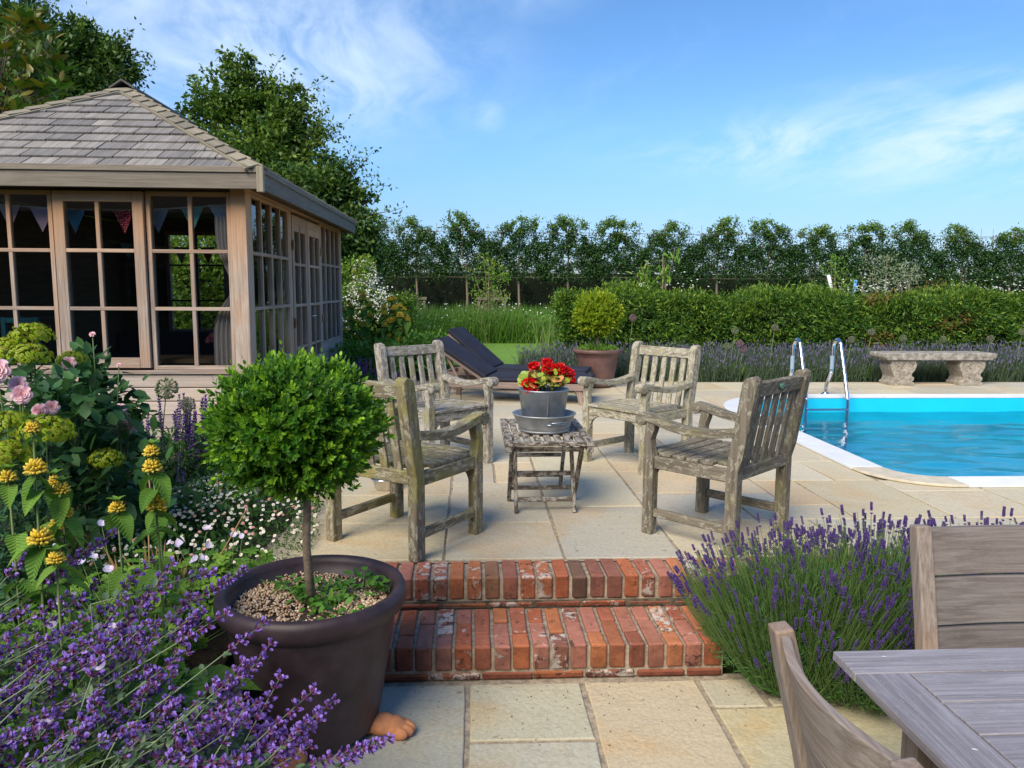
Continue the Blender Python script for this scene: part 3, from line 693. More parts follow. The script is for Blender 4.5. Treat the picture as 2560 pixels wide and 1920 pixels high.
for ya, yb in ((7.925, 8.015), (9.475, 9.555)): b.wbox(HX1 - .10, HX1 - .002, ya, yb, 0, 2.10, 'z')
b.build('door_post', M['cedar'], hs_, bev=.003)
for ya, yb in ((6.592, 7.92), (9.56, 10.86)):
    zt = SILL
    while zt > 0:
        zb = max(0, zt - .116); HB().wbox(HX1 - .035, HX1 - .004, ya, yb, zb + .006, zt, 'y').build('cladding_board', M['cedar_board'], hs_, bev=.003); zt = zb
    HB().wbox(HX1 - .06, HX1 - .036, ya, yb, 0, SILL - .003, 'y').build('wall_lining', M['cedar_in'], hs_)
MB().tube([L(HX1 + .0, 10.35, .52), L(HX1 + .05, 10.35, .50), L(HX1 + .05, 10.35, .36), L(HX1 + .02, 10.35, .34)], .007, 7).build('cabin_hook', M['brass'], hs_)
# back and left walls (boards, with a back window you can see through)
BW = (-4.25, -3.42, .68, 2.08)
def boards(x0, x1, z0, z1, y0, y1):
    b = HB(); z = z0
    while z < z1 - .001:
        zz_ = min(z1, z + .14); b.wbox(x0, x1, y0, y1, z + .004, zz_); z = zz_
    return b
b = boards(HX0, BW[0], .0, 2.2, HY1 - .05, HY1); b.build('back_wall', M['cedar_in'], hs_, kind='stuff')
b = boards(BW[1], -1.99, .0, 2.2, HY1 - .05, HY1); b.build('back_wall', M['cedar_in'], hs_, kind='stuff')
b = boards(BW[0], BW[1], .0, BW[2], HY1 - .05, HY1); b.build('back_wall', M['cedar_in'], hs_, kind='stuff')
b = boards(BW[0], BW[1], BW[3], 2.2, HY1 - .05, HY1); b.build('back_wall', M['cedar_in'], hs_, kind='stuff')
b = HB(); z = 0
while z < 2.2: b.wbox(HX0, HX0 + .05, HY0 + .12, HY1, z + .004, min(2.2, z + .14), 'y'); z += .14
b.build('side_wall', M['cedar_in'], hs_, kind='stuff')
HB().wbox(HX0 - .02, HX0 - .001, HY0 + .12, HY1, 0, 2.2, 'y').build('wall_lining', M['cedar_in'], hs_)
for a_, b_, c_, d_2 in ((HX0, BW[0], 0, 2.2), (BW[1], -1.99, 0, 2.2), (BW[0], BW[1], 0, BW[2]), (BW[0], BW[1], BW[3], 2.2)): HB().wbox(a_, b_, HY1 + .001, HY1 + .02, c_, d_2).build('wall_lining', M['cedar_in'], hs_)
M['bar_dark'] = plain('dark_frame', (.05, .045, .04), .6)
fw = HB()
fw.wbox(BW[0], BW[0] + .05, HY1 - .07, HY1 - .0, BW[2], BW[3], 'z'); fw.wbox(BW[1] - .05, BW[1], HY1 - .07, HY1, BW[2], BW[3], 'z')
fw.wbox(BW[0] + .05, BW[1] - .05, HY1 - .07, HY1, BW[2], BW[2] + .05); fw.wbox(BW[0] + .05, BW[1] - .05, HY1 - .07, HY1, BW[3] - .05, BW[3])
fwo = fw.build('window', M['cedar'], hs_)
HB().wbox(-3.85, -3.82, HY1 - .06, HY1 - .02, BW[2] + .05, BW[3] - .05, 'z').build('glazing_bar', M['bar_dark'], fwo)
for z in (1.62, 1.13): HB().wbox(BW[0] + .05, BW[1] - .05, HY1 - .062, HY1 - .018, z - .012, z + .012).build('glazing_bar', M['bar_dark'], fwo)
for xx in (-4.6, -2.9, -2.4): HB().wbox(xx, xx + .07, HY1 - .12, HY1 - .052, .06, 2.2, 'z').build('stud', M['cedar_in'], hs_)

# ---- roof
EX1, EX0, EY0, EY1 = -1.70, -5.12, 6.30, 11.12
EZ, RZ = 2.245, 3.24
RXm = (EX0 + EX1) / 2; RY0, RY1 = 7.98, 9.45
roof = HB(); 
Cn = [L(EX0, EY0, EZ), L(EX1, EY0, EZ), L(EX1, EY1, EZ), L(EX0, EY1, EZ), L(RXm, RY0, RZ), L(RXm, RY1, RZ)]
roof.add([(a, b_, c_ - .02) for a, b_, c_ in Cn], [(0, 1, 4), (1, 2, 5, 4), (2, 3, 5), (3, 0, 4, 5), (3, 2, 1, 0)])
roof = roof.build('roof', M['cedar_in'], hs_)
def shingle_plane(A, B, T0, T1, nrow, width, single, seedn, wmin=.15, wmax=.33, mat='shingle'):
    """A-B eave (left to right seen from outside), T0-T1 top edge; courses of shingles cut along the hips"""
    r = random.Random(seedn); A, B, T0, T1 = map(Vector, (A, B, T0, T1))
    e = (B - A).normalized(); nrm = e.cross(((T0 + T1) / 2 - (A + B) / 2)).normalized(); s = nrm.cross(e)
    H = (T0 - A).dot(s); uL1 = (T0 - A).dot(e); uR0 = (B - A).length; uR1 = (T1 - A).dot(e)
    joined = MB()
    for i in range(nrow):
        v0 = H * i / nrow - .02; v1 = min(H, v0 + H / nrow * 1.55); lift0 = .030; lift1 = .004
        uL = lambda v: uL1 * max(v, 0) / H; uR = lambda v: lerp(uR0, uR1, max(v, 0) / H)
        u = uL(v0) - r.uniform(0, .2)
        while u < uR(v0):
            wd = r.uniform(wmin, wmax); a, b_ = u + .005, u + wd - .005; u += wd
            P_ = []
            for (uu, vv) in ((a, v0), (b_, v0), (b_, v1), (a, v1)): P_.append((min(max(uu, uL(vv)), uR(vv)), vv))
            if P_[1][0] - P_[0][0] < .02: continue
            if P_[2][0] - P_[3][0] < .004: P_[2] = (P_[3][0] + .004, P_[2][1])
            jit = r.uniform(-.006, .006); th = .014; lj = r.uniform(-.002, .003)
            vs = []
            for k in (0, 1):
                for q, (uu, vv) in enumerate(P_):
                    lf = (lift0 + lj if q < 2 else lift1) - (th if k == 0 else 0); vv2 = vv + (jit if q < 2 else 0)
                    vs.append(A + e * uu + s * vv2 + nrm * lf)
            gs = [(q[1] * 1.0, q[0], 0) for q in P_] * 2
            tgt = MB() if single else joined
            tgt.add(vs, MB.BF, gs)
            if single: tgt.build('shingle', M[mat], roof)
    if not single: joined.build('shingle', M[mat], roof, kind='stuff')
shingle_plane(Cn[0], Cn[1], Cn[4], Cn[4], 11, 0, True, 4, .19, .40)
shingle_plane(Cn[1], Cn[2], Cn[4], Cn[5], 11, 0, True, 5, .22, .45)
shingle_plane(Cn[2], Cn[3], Cn[5], Cn[5], 13, 0, False, 6)
shingle_plane(Cn[3], Cn[0], Cn[5], Cn[4], 13, 0, False, 7)
def hip(A, T, na, nb, n, wd=.088):
    """overlapping two-winged caps running up a hip; na, nb outward normals of the two planes"""
    A, T = Vector(A), Vector(T); d = (T - A); Ln = d.length; d.normalize()
    for i in range(n):
        p0 = A + d * (Ln * i / n - .02); p1 = A + d * (Ln * (i + 1.25) / n)
        if i == n - 1: p1 = T
        b = MB()
        for nn, sg in ((na, 1), (nb, -1)):
            nn = Vector(nn).normalized(); s = nn.cross(d).normalized() * sg
            if s.z > 0: s = -s
            lo_, hi_ = .052, .032
            vs = [p0 + nn * (lo_ - .013), p0 + s * wd + nn * (lo_ - .013), p1 + s * wd + nn * (hi_ - .013), p1 + nn * (hi_ - .013), p0 + nn * lo_, p0 + s * wd + nn * lo_, p1 + s * wd + nn * hi_, p1 + nn * hi_]
            up_ = Vector((0, 0, .0))
            b.add(vs, MB.BF, [(0, 0, 0), (0, .1, 0), (.3, .1, 0), (.3, 0, 0)] * 2)
        b.build('hip_cap', M['hip'], roof)
    # rounded batten beside the caps
    nn = Vector(na).normalized(); s = nn.cross(d).normalized()
    if s.z > 0: s = -s
    MB().bar(A + s * (wd + .012) + nn * .022, T + s * (wd + .012) + nn * .022, .018, .03, up=nn).build('hip_batten', M['hip'], roof)
def pn(a, b_, c_):
    v = (Vector(b_) - Vector(a)).cross(Vector(c_) - Vector(a)).normalized(); return v if v.z > 0 else -v
nF = pn(Cn[0], Cn[1], Cn[4]); nR = pn(Cn[1], Cn[2], Cn[4]); nL = pn(Cn[3], Cn[0], Cn[4]); nB = pn(Cn[2], Cn[3], Cn[5])
hip(Cn[1], Cn[4], nF, nR, 14); hip(Cn[0], Cn[4], nF, nL, 14); hip(Cn[2], Cn[5], nR, nB, 14); hip(Cn[3], Cn[5], nB, nL, 14)
b = MB()
for sg in (1, -1):
    a_, c_ = Vector(Cn[4]) + Vector((0, -.10, .085)), Vector(Cn[5]) + Vector((0, .1, .085)); o_ = Vector((sg * .12, 0, -.08))
    vs = [a_ - Vector((0, 0, .02)), a_ + o_ - Vector((0, 0, .02)), c_ + o_ - Vector((0, 0, .02)), c_ - Vector((0, 0, .02)), a_, a_ + o_, c_ + o_, c_]
    b.add(vs, MB.BF, [(0, 0, 0), (0, .1, 0), (1.5, .1, 0), (1.5, 0, 0)] * 2)
b.build('ridge_cap', M['bar_dark'], roof)
# gutter boards (fascia)
M['fascia_s'] = M['fascia']
b = HB(); b.wbox(EX0 - .02, EX1 - .005, EY0 - .035, EY0, 2.09, 2.245); b.build('fascia_board', M['fascia'], roof, bev=.003)
b = HB(); b.wbox(EX0 - .02, EX1 + .0, EY0 - .05, EY0 - .036, 2.215, 2.262); b.build('fascia_trim', M['fascia'], roof, bev=.003)
b = HB(); b.wbox(EX1 - .003, EX1 + .032, EY0 - .0, EY1, 2.09, 2.245, 'y'); b.build('fascia_board', M['fascia'], roof, bev=.003)
b = HB(); b.wbox(EX1 + .033, EX1 + .046, EY0 - .0, EY1 + .02, 2.215, 2.262, 'y'); b.build('fascia_trim', M['fascia'], roof, bev=.003)
b = HB(); b.wbox(EX1 - .003, EX1 + .05, EY0 - .053, EY0 - .002, 2.065, 2.266, 'z'); b.build('corner_block', M['hip'], roof, bev=.003)
b = HB(); b.wbox(EX0, EX1, EY1, EY1 + .03, 2.09, 2.245); b.wbox(EX0 - .03, EX0, EY0, EY1, 2.09, 2.245, 'y'); b.build('fascia_board', M['fascia'], roof)
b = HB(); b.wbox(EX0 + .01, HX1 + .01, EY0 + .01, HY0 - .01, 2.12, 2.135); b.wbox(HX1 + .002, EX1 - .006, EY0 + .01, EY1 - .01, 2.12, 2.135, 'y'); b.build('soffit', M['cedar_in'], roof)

# ---- things inside
def bunting(x0, x1, y, z, cols, lab, sag=.05, w_=.20, h_=.20, start=0):
    bt = thing('bunting', lab, 'bunting', ((x0 + x1) / 2, y, z))
    n_ = len(cols); xc = (x0 + x1) / 2; pts = []
    f = lambda t: -sag * 4 * t * (1 - t)
    for k in range(25): t = k / 24; pts.append((lerp(x0, x1, t) - xc, 0, f(t)))
    MB().tube(pts, .006, 5).build('tape', M['twine'], bt)
    for k, (t, c_) in enumerate(cols):
        x = lerp(x0, x1, t) - xc; a = f(t)
        tw = random.uniform(-.03, .03)
        b = MB(); b.add([(x - w_ / 2, -tw, a), (x + w_ / 2, tw, a + random.uniform(-.01, .01)), (x + random.uniform(-.01, .01), 0, a - h_), (x, .012, a - .06)], [(0, 3, 1), (0, 2, 3), (3, 2, 1)], smooth=True)
        b.build('flag', c_, bt)
def cloth(name, c, spot, sc):
    m, nt, p = new_mat(name); G = N(nt, 'ShaderNodeTexCoord').outputs['Object']
    v = N(nt, 'ShaderNodeTexVoronoi'); setin(nt, v.inputs['Vector'], mapping(nt, G, (1, 0.01, 1))); v.inputs['Scale'].default_value = sc; v.inputs['Randomness'].default_value = .35
    cc = mixc(nt, ramp(nt, v.outputs[0], .30, .22), c, spot); setin(nt, p.inputs['Base Color'], cc); p.inputs['Roughness'].default_value = .9
    return m
CP = cloth('pink_cloth', (.62, .38, .46), (.55, .33, .42), 40); CB_ = cloth('blue_cloth', (.16, .42, .62), (.3, .55, .7), 45); CR = cloth('red_spot_cloth', (.60, .015, .03), (.8, .7, .68), 55)
CG = cloth('grey_cloth', (.50, .50, .56), (.25, .26, .32), 60); CT_ = cloth('teal_cloth', (.22, .55, .50), (.08, .35, .33), 60); CW = cloth('white_print_cloth', (.55, .56, .60), (.16, .18, .22), 55)
bunting(-4.2, -1.98, 6.62, 2.01, [(.06, CB_), (.17, CP), (.288, CP), (.405, CB_), (.583, CR), (.71, CG), (.837, CT_), (.945, CW)], 'bunting of pink, blue, red spotted and teal flags behind the front windows', sag=.06)
bunting(-4.9, -2.2, 9.9, 1.93, [(.1, CG), (.22, CB_), (.34, CP), (.46, CG), (.58, CR), (.70, CB_), (.82, CP), (.93, CG)], 'dim string of bunting hanging deeper inside the summer house', sag=.12, w_=.2, h_=.2)
# curtain in the corner
cur = MB(); vs = []; nx_, nz_ = 28, 12
for j in range(nz_ + 1):
    z = lerp(.62, 1.90, j / nz_); pinch = 1 - .72 * math.exp(-((z - 1.33) / .20) ** 2); wdt = .19 * pinch * (1.15 if z < 1.2 else .9)
    for i in range(nx_ + 1):
        t = i / nx_; vs.append((-wdt * (1 - t), .022 * math.sin(t * 34) * pinch, z))
cur.add(vs, [(j * (nx_ + 1) + i, j * (nx_ + 1) + i + 1, (j + 1) * (nx_ + 1) + i + 1, (j + 1) * (nx_ + 1) + i) for j in range(nz_) for i in range(nx_)], smooth=True)
tag(cur.build('curtain', M['fabric_w'], loc=(-1.985, 6.60, 0)), 'pale curtain tied back inside the corner of the summer house', 'curtain')
tf = thing('teal_frame', 'teal painted wooden frame standing inside the leftmost window', 'frame', (-4.02, 7.0, .06))
M['teal'] = plain('teal_paint', (.01, .16, .21), .5)
for xx in (-.16, .12): MB().box(xx, xx + .04, -.02, .02, 0, .98, 'z').build('post', M['teal'], tf, bev=.003)
MB().box(-.12, .12, -.018, .018, .93, .975).build('rail', M['teal'], tf, bev=.003); MB().box(-.12, .12, -.018, .018, .5, .54).build('rail', M['teal'], tf, bev=.003)
sf = thing('sofa', 'low dark blue covered daybed inside the summer house', 'sofa', (-3.3, 9.6, .06))
MB().box(-1.3, 1.25, -.4, .4, .0, .42).build('seat', M['sofa'], sf, bev=.05, seg=3)
MB().box(-1.3, 1.25, .42, .6, .0, .68).build('backrest', M['sofa'], sf, bev=.05, seg=3)
tb = thing('window_table', 'brown wooden table just inside the right front window', 'table', (-2.45, 6.85, .06))
MB().box(-.5, .42, -.2, .22, .60, .64).build('tabletop', M['cedar_in'], tb, bev=.004)
for xx in (-.46, .36):
    for yy in (-.16, .16): MB().box(xx, xx + .05, yy, yy + .05, 0, .6, 'z').build('leg', M['cedar_in'], tb)
fp = thing('flower_pot', 'small terracotta pot of pink flowers on the table inside', 'flower pot', (-2.21, 6.82, .70))
MB().lathe([(.0, .0), (.045, 0), (.055, .10), (.065, .10), (.065, .13), (.055, .13), (.05, .1), (0, .1)], 20).build('pot', M['terracotta'], fp)
M['pinkfl'] = leaf_mat('pink_petals', (.60, .22, .34), (.72, .36, .45), None, .2)
n_ = 260; dr = rdir(n_); dr[:, 2] = np.abs(dr[:, 2]); NP().cloud(dr * nvec(.11, .08, .09) + nvec(0, 0, .13), dr, (0, 0, 1), .03, .03, 'oval').build('flowers', M['pinkfl'], fp)
# ================================================================== GARDEN ARMCHAIRS
def armchair(label, x, y, rot, mat, depth=.50, lean=.085, badge=False, seed=1):
    random.seed(seed)
    t = thing('garden_armchair', label, 'armchair', (x, y, 0), rot, 'lichened teak armchairs round the slatted table')
    h = depth / 2; m_ = M[mat]; hw = .278
    for s in (-1, 1):
        x0, x1 = (s * hw - .029, s * hw + .029)
        b = MB()
        prof = [(-h - .031, 0), (-h + .033, 0), (-h + .033, .40), (-h + .028, .46), (-h + .028 - lean * .75, .865), (-h + .018 - lean * .83, .893), (-h - .004 - lean, .905), (-h - .026 - lean, .893), (-h - .036 - lean * .92, .865), (-h - .033 - .02, .5), (-h - .031, .42)]
        b.prism(prof, 'x', x0, x1, grain='z'); b.build('back_leg', m_, t, bev=.005, seg=2)
        b = MB()
        prof = [(h - .032, 0), (h + .031, 0), (h + .031, .425), (h + .034, .50), (h + .020, .60), (h + .016, .618), (h - .040, .618), (h - .030, .57), (h - .012, .52), (h - .020, .46), (h - .032, .425)]
        b.prism(prof, 'x', x0 + .001, x1 - .001, grain='z'); b.build('front_leg', m_, t, bev=.005, seg=2)
        # arm: dipped, rising to a scrolled end
        ya, yb = -h + .02 - lean * .32, h + .085; n_ = 14; top = []; bot = []
        for k in range(n_ + 1):
            q = k / n_; yy = lerp(ya, yb - .035, q); dip = .640 - .030 * math.sin(PI * min(1, q * 1.12)) + .020 * q ** 3
            top.append((yy, dip)); bot.append((yy, dip - .042))
        cz = top[-1][1] - .036; sc = [(yb - .035 + .036 * math.sin(a), cz + .036 * math.cos(a)) for a in [PI * k / 7 for k in range(1, 8)]]
        sc += [(yb - .062, cz - .022), (yb - .070, cz - .004)]
        poly = top + sc + bot[:-1][::-1]
        b = MB(); b.prism(poly, 'x', s * hw - .034, s * hw + .034, grain='y'); b.build('arm', m_, t, bev=.005, seg=2)
        b = MB(); b.box(s * hw - .018, s * hw + .018, -h + .033, h - .032, .365, .432, 'y'); b.build('side_rail', m_, t, bev=.004)
        b = MB(); b.box(s * hw - .016, s * hw + .016, -h + .033, h - .032, .10, .145, 'y'); b.build('stretcher', m_, t, bev=.004)
        # little curved bracket under the front rail
        br = [(s * (hw - .029), .366), (s * (hw - .125), .366)] + [(s * (hw - .125 + .085 * math.sin(a)), .366 - .085 * (1 - math.cos(a)) - .006) for a in [k * PI / 2 / 6 for k in range(1, 7)]] + [(s * (hw - .029), .266)]
        b = MB(); b.prism(br if s > 0 else br[::-1], 'y', h - .012, h + .014, grain='x'); b.build('bracket', m_, t, bev=.002)
    b = MB(); b.box(-hw + .029, hw - .029, h - .018, h + .018, .367, .435); b.build('front_rail', m_, t, bev=.004)
    b = MB(); b.box(-hw + .029, hw - .029, -h - .024, -h + .012, .375, .440); b.build('back_rail', m_, t, bev=.004)
    la = lean / .45
    def yb_(z): return -h - .004 - la * max(0, z - .45)
    b = MB(); b.bar((-hw + .029, yb_(.835), .835), (hw - .029, yb_(.835), .835), .034, .075, up=(0, -la, 1)); b.build('top_rail', m_, t, bev=.005, seg=2)
    for k in range(5):
        xx = lerp(-.178, .178, k / 4)
        b = MB(); b.bar((xx, yb_(.44) - .003, .436), (xx, yb_(.80) - .003, .805), .046, .018, up=(0, 1, la)); b.build('back_slat', m_, t, bev=.003)
    ns = 6; y0 = -h + .034; y1 = h + .04; pw_ = (y1 - y0) / ns
    for k in range(ns):
        yy = y0 + pw_ * k; narrow = .032 if (yy < -h + .09 or yy > h - .09) else 0
        zz_ = .437 - .006 * math.sin(PI * (k + .5) / ns)
        b = MB(); b.box(-hw + narrow, hw - narrow, yy + .006, yy + pw_ - .006, zz_, zz_ + .019); b.build('seat_slat', m_, t, bev=.003)
    if badge:
        b = MB(); b.lathe([(0, 0), (.019, 0), (.019, .003), (0, .003)], 20, sx=1.3); 
        o = b.build('badge', M['badge'], t, loc=(0, yb_(.84) - .0175, .84), rot=(PI / 2 - .17, 0, 0), label='small oval green maker badge')
        b = MB(); b.box(-.018, .018, -.0015, .0015, .003, .0045); b.build('badge_stripe', M['zinc_l'], o)
    random.seed(seed + 99); return t
R_ = math.radians
armchair('olive lichened teak armchair seen from behind, beside the ball of box foliage', -.354, 3.948, R_(-35.1), 'lich_a', seed=1)
armchair('grey mottled teak armchair in front of the navy sun loungers', -.262, 5.69, R_(-139), 'lich_b', .515, .098, seed=2)
armchair('pale cream teak armchair in front of the plum terracotta pot', 1.249, 5.646, R_(128.2), 'lich_c', seed=3)
armchair('dark lichened teak armchair with a green badge, seen from behind beside the pool', 1.330, 3.978, R_(42.7), 'lich_d', .49, .083, badge=True, seed=4)

# ================================================================== SLATTED TABLE with tub, bucket and geranium
t = thing('slatted_table', 'small folding slatted table with peeling wood standing between the four armchairs', 'table', (.43, 4.55, 0))
m_ = M['lich_t']; TY0, TY1 = -.42, .36
for yy in (TY0 + .022, -.115, TY1 - .022): MB().box(-.205, .205, yy - .022, yy + .022, .446, .470).build('top_frame', m_, t, bev=.003)
for xx in (-.228, .228):
    MB().box(xx - .022, xx + .022, TY0, TY1, .445, .472, 'y').build('top_frame', m_, t, bev=.003)
    MB().box(xx - .018, xx + .018, TY0 + .002, TY1 - .01, .412, .4445, 'y').build('side_rail', m_, t, bev=.003)
for ya, yb in ((TY0 + .045, -.138), (-.092, TY1 - .045)):
    for k in range(7):
        xx = lerp(-.176, .176, k / 6)
        MB().box(xx - .0175, xx + .0175, ya, yb, .449, .468, 'y').build('top_slat', m_, t, bev=.002)
for s in (-1, 1):
    MB().bar((s * .172, -.20, 0), (s * .172, .02, .435), .034, .022, up=(1, 0, 0)).build('leg', m_, t, bev=.003)
    MB().bar((s * .203, .08, 0), (s * .203, -.28, .435), .034, .024, up=(1, 0, 0)).build('leg', m_, t, bev=.003)
    MB().bar((s * .165, .46, 0), (s * .165, .20, .435), .034, .022, up=(1, 0, 0)).build('leg', m_, t, bev=.003)
def rung(y, z, hx=.172): MB().box(-hx + .012, hx - .012, y - .010, y + .010, z - .013, z + .013).build('rung', m_, t, bev=.003)
rung(-.165, .075); rung(.03, .095, .203); rung(-.09, .215); rung(.41, .08); rung(-.255, .395, .203); rung(.40, .12 + .10)
tub = thing('zinc_tub', 'shallow oval zinc tub with a side handle on the slatted table', 'tub', (.43, 4.50, .4725))
MB().lathe([(0, .004), (.142, .004), (.150, .0), (.155, .004), (.1545, .010), (.150, .018), (.156, .021), (.155, .027), (.186, .096), (.192, .100), (.192, .105), (.187, .106), (.183, .102), (.150, .026), (.0, .022)], 48).build('basin', M['zinc_l'], tub)
for a0 in (-1.15, 1.99):
    pp = []
    for k in range(13):
        q = k / 12; a = a0 + lerp(-.30, .30, q); r = .176 + .020 * math.sin(PI * q) ** .6; pp.append((r * math.cos(a), r * math.sin(a), .068 + .004 * math.sin(PI * q)))
    hd = MB().tube(pp, .0045, 8).build('handle', M['zinc'], tub)
    MB().tube([(.170 * math.cos(a0 + q), .170 * math.sin(a0 + q), .055) for q in (-.42, -.2, 0, .2, .36)], .006, 6).build('handle_strap', M['zinc'], tub)
bk = thing('zinc_bucket', 'plain blue-grey zinc planter bucket standing in the oval tub', 'bucket', (.425, 4.50, .496))
MB().lathe([(0, .0), (.118, 0), (.120, .005), (.149, .218), (.153, .222), (.153, .227), (.148, .229), (.128, .225), (.126, .2), (0, .19)], 48).build('body', M['zinc'], bk)
MB().box(-.0035, .0035, -.012, 0, 0, .20).build('seam', M['zinc'], bk, loc=(.012, -.119, .008), rot=(.135, 0, 0))
gz = .496 + .20
ger = thing('geranium', 'red flowering geranium with yellow and orange tinged leaves in the zinc bucket', 'geranium', (.425, 4.50, gz))
M['ger_leaf'] = leaf_mat('geranium_leaf', (.20, .24, .03), (.46, .26, .06), (.50, .16, .07), .3)
M['ger_red'] = leaf_mat('geranium_red', (.62, .006, .010), (.75, .012, .018), None, .15)
M['stem_g'] = plain('green_stem', (.10, .16, .04), .6)
M['ger_stem'] = plain('brown_stem', (.22, .14, .07), .7)
def round_leaf(name, mat, n=14, lob=.10, cup=.18):
    b = MB(); vs = [(0, 0, 0)]
    for k in range(n):
        a = lerp(-PI * .93, PI * .93, k / (n - 1)); r = .5 * (1 + lob * math.cos(a * 7)); vs.append((.18 + r * math.cos(a), r * math.sin(a), cup * (r * r) + .05 * math.sin(a * 5)))
    b.add(vs, [(0, k + 1, k + 2) for k in range(n - 1)], smooth=True); return b.mesh(name, mat)
def pose(pos, d, up=(0, 0, 1), sc=1.0):
    """matrix with local x along d and local z near up"""
    d, s, u = frame_of(d, up); return Matrix.Translation(Vector(pos)) @ Matrix((d, s, u)).transposed().to_4x4() @ Matrix.Diagonal((sc, sc, sc, 1))
def put(name, me, parent, mat4, label=None):
    o = bpy.data.objects.new(name, me); COL.objects.link(o); o.parent = parent; o.matrix_local = mat4
    if label: o['label'] = label
    return o
gm, nt, p = new_mat('geranium_single'); rr_ = N(nt, 'ShaderNodeObjectInfo').outputs['Random']
setin(nt, p.inputs['Base Color'], mixc(nt, ramp(nt, rr_, .62, .95), mixc(nt, rr_, (.20, .30, .03), (.42, .46, .07)), (.55, .24, .09)))
gl_me = round_leaf('leaf', gm)
random.seed(5)
st = MB()
for k in range(105):
    a = random.uniform(0, 2 * PI); r = random.uniform(.02, .135); z = random.uniform(.02, .125) * (1.1 - r * 2.2) + .01
    p_ = (r * math.cos(a), r * math.sin(a), z + .02)
    put('leaf', gl_me, ger, pose(p_, (math.cos(a) + random.uniform(-.4, .4), math.sin(a) + random.uniform(-.4, .4), random.uniform(-.5, .2)), (random.uniform(-.7, .7), random.uniform(-1.3, .2), .7), random.uniform(.038, .06)))
heads = [(-.090, -.06, .065, .040), (-.050, .0, .165, .022), (-.072, .0, .160, .016), (-.080, -.085, .020, .028), (.038, -.02, .150, .034), (.020, .02, .180, .026), (.090, -.02, .145, .036), (.130, .0, .130, .030), (.165, .02, .115, .020), (.165, .0, .080, .018), (.01, -.01, .135, .018)]
for hx, hy, hz, hr in heads:
    st.tube([(hx * .2, hy * .2, 0), (hx * .6, hy * .6, hz * .6), (hx, hy, hz - hr * .3)], .0028, 5)
    n_ = int(160 * (hr / .03) ** 2); d_ = rdir(n_); pp = d_ * hr * rng.uniform(.55, 1, (n_, 1)) * nvec(1, 1, .8) + nvec(hx, hy, hz)
    NP().cloud(pp, d_ + rdir(n_) * .8, rdir(n_), .018, .017, 'oval').build('flower_head', M['ger_red'], ger)
st.build('stalks', M['ger_stem'], ger)

# ================================================================== SUN LOUNGERS
def lounger(label, hx, hy, ang, back_ang, seed):
    """(hx, hy) = hinge of the backrest at its near side; long axis points to the foot end"""
    t = thing('sun_lounger', label, 'sun lounger', (hx, hy, 0), ang, 'navy cushioned sun loungers')
    W_ = .62; m_ = M['lounger_wood']; z = .245
    for yy in (0.01, W_ - .01): MB().box(-.62, 1.22, yy - .013, yy + .013, z - .075, z, 'x').build('side_rail', m_, t, bev=.004)
    for xx in (-.62, 1.22): MB().box(xx - .013, xx + .013, .024, W_ - .024, z - .075, z, 'y').build('end_rail', m_, t, bev=.004)
    for xx, dx in ((-.42, -.05), (1.10, .04)):
        for yy in (.035, W_ - .035): MB().bar((xx + dx, yy, 0), (xx, yy, z - .01), .055, .032, up=(0, 1, 0), w2=.075).build('leg', m_, t, bev=.004)
    for k in range(9): xx = .06 + k * .135; MB().box(xx, xx + .085, .025, W_ - .025, z - .022, z - .002, 'y').build('slat', m_, t, bev=.002)
    ca, sa = math.cos(back_ang), math.sin(back_ang); Lb = .74
    def B(u, yy, w_): return (-u * ca - w_ * sa * -1 * -1, yy, z + u * sa + w_ * ca)
    for yy in (.04, W_ - .04): MB().bar((0, yy, z + .005), (-Lb * ca, yy, z + .005 + Lb * sa), .03, .035, up=(sa, 0, ca)).build('backrest_frame', m_, t, bev=.003)
    for k in range(6): u = .06 + k * .12; MB().bar((-u * ca, .055, z + u * sa), (-u * ca, W_ - .055, z + u * sa), .07, .016, up=(sa, 0, ca)).build('slat', m_, t, bev=.002)
    MB().bar((-.30, .08, z - .05), (-.55 * ca - .0, .08, z + .55 * sa - .02), .03, .02, up=(0, 1, 0)).build('prop', m_, t, bev=.003)
    MB().bar((-.30, W_ - .08, z - .05), (-.55 * ca, W_ - .08, z + .55 * sa - .02), .03, .02, up=(0, 1, 0)).build('prop', m_, t, bev=.003)
    cu = MB(); T_ = .058
    cu.box(.012, 1.24, .0, W_, z + .004, z + .004 + T_); o = cu.build('cushion', M['cushion'], t, bev=.022, seg=3, label='flat seat half of the navy cushion')
    b = MB(); nv = Vector((sa, 0, ca)); a_ = Vector((0.0, W_ / 2, z + .012)) + nv * (T_ / 2 + .018); e_ = a_ + Vector((-ca, 0, sa)) * (Lb + .03)
    b.bar(a_, e_, W_, T_, up=nv); b.build('cushion', M['cushion'], t, bev=.022, seg=3, label='raised back half of the navy cushion')
    def loop(pts): 
        MB().tube(pts + [pts[0]], .0045, 5, caps=False).build('piping', M['cushion_edge'], t)
    zz_ = z + .004 + T_ - .006
    loop([(.02, .008, zz_), (1.232, .008, zz_), (1.232, W_ - .008, zz_), (.02, W_ - .008, zz_)])
    q0 = a_ + nv * (T_ / 2 - .006) + Vector((-ca, 0, sa)) * .01; q1 = e_ + nv * (T_ / 2 - .006) - Vector((-ca, 0, sa)) * .01
    loop([(q0.x, .008, q0.z), (q1.x, .008, q1.z), (q1.x, W_ - .008, q1.z), (q0.x, W_ - .008, q0.z)])
lounger('front wooden sun lounger with navy cushion, nearer the armchairs', .13, 8.78, R_(-14), R_(33), 1)
lounger('rear sun lounger with navy cushion and steeper backrest, beside the lawn', .22, 9.72, R_(-16), R_(40), 2)

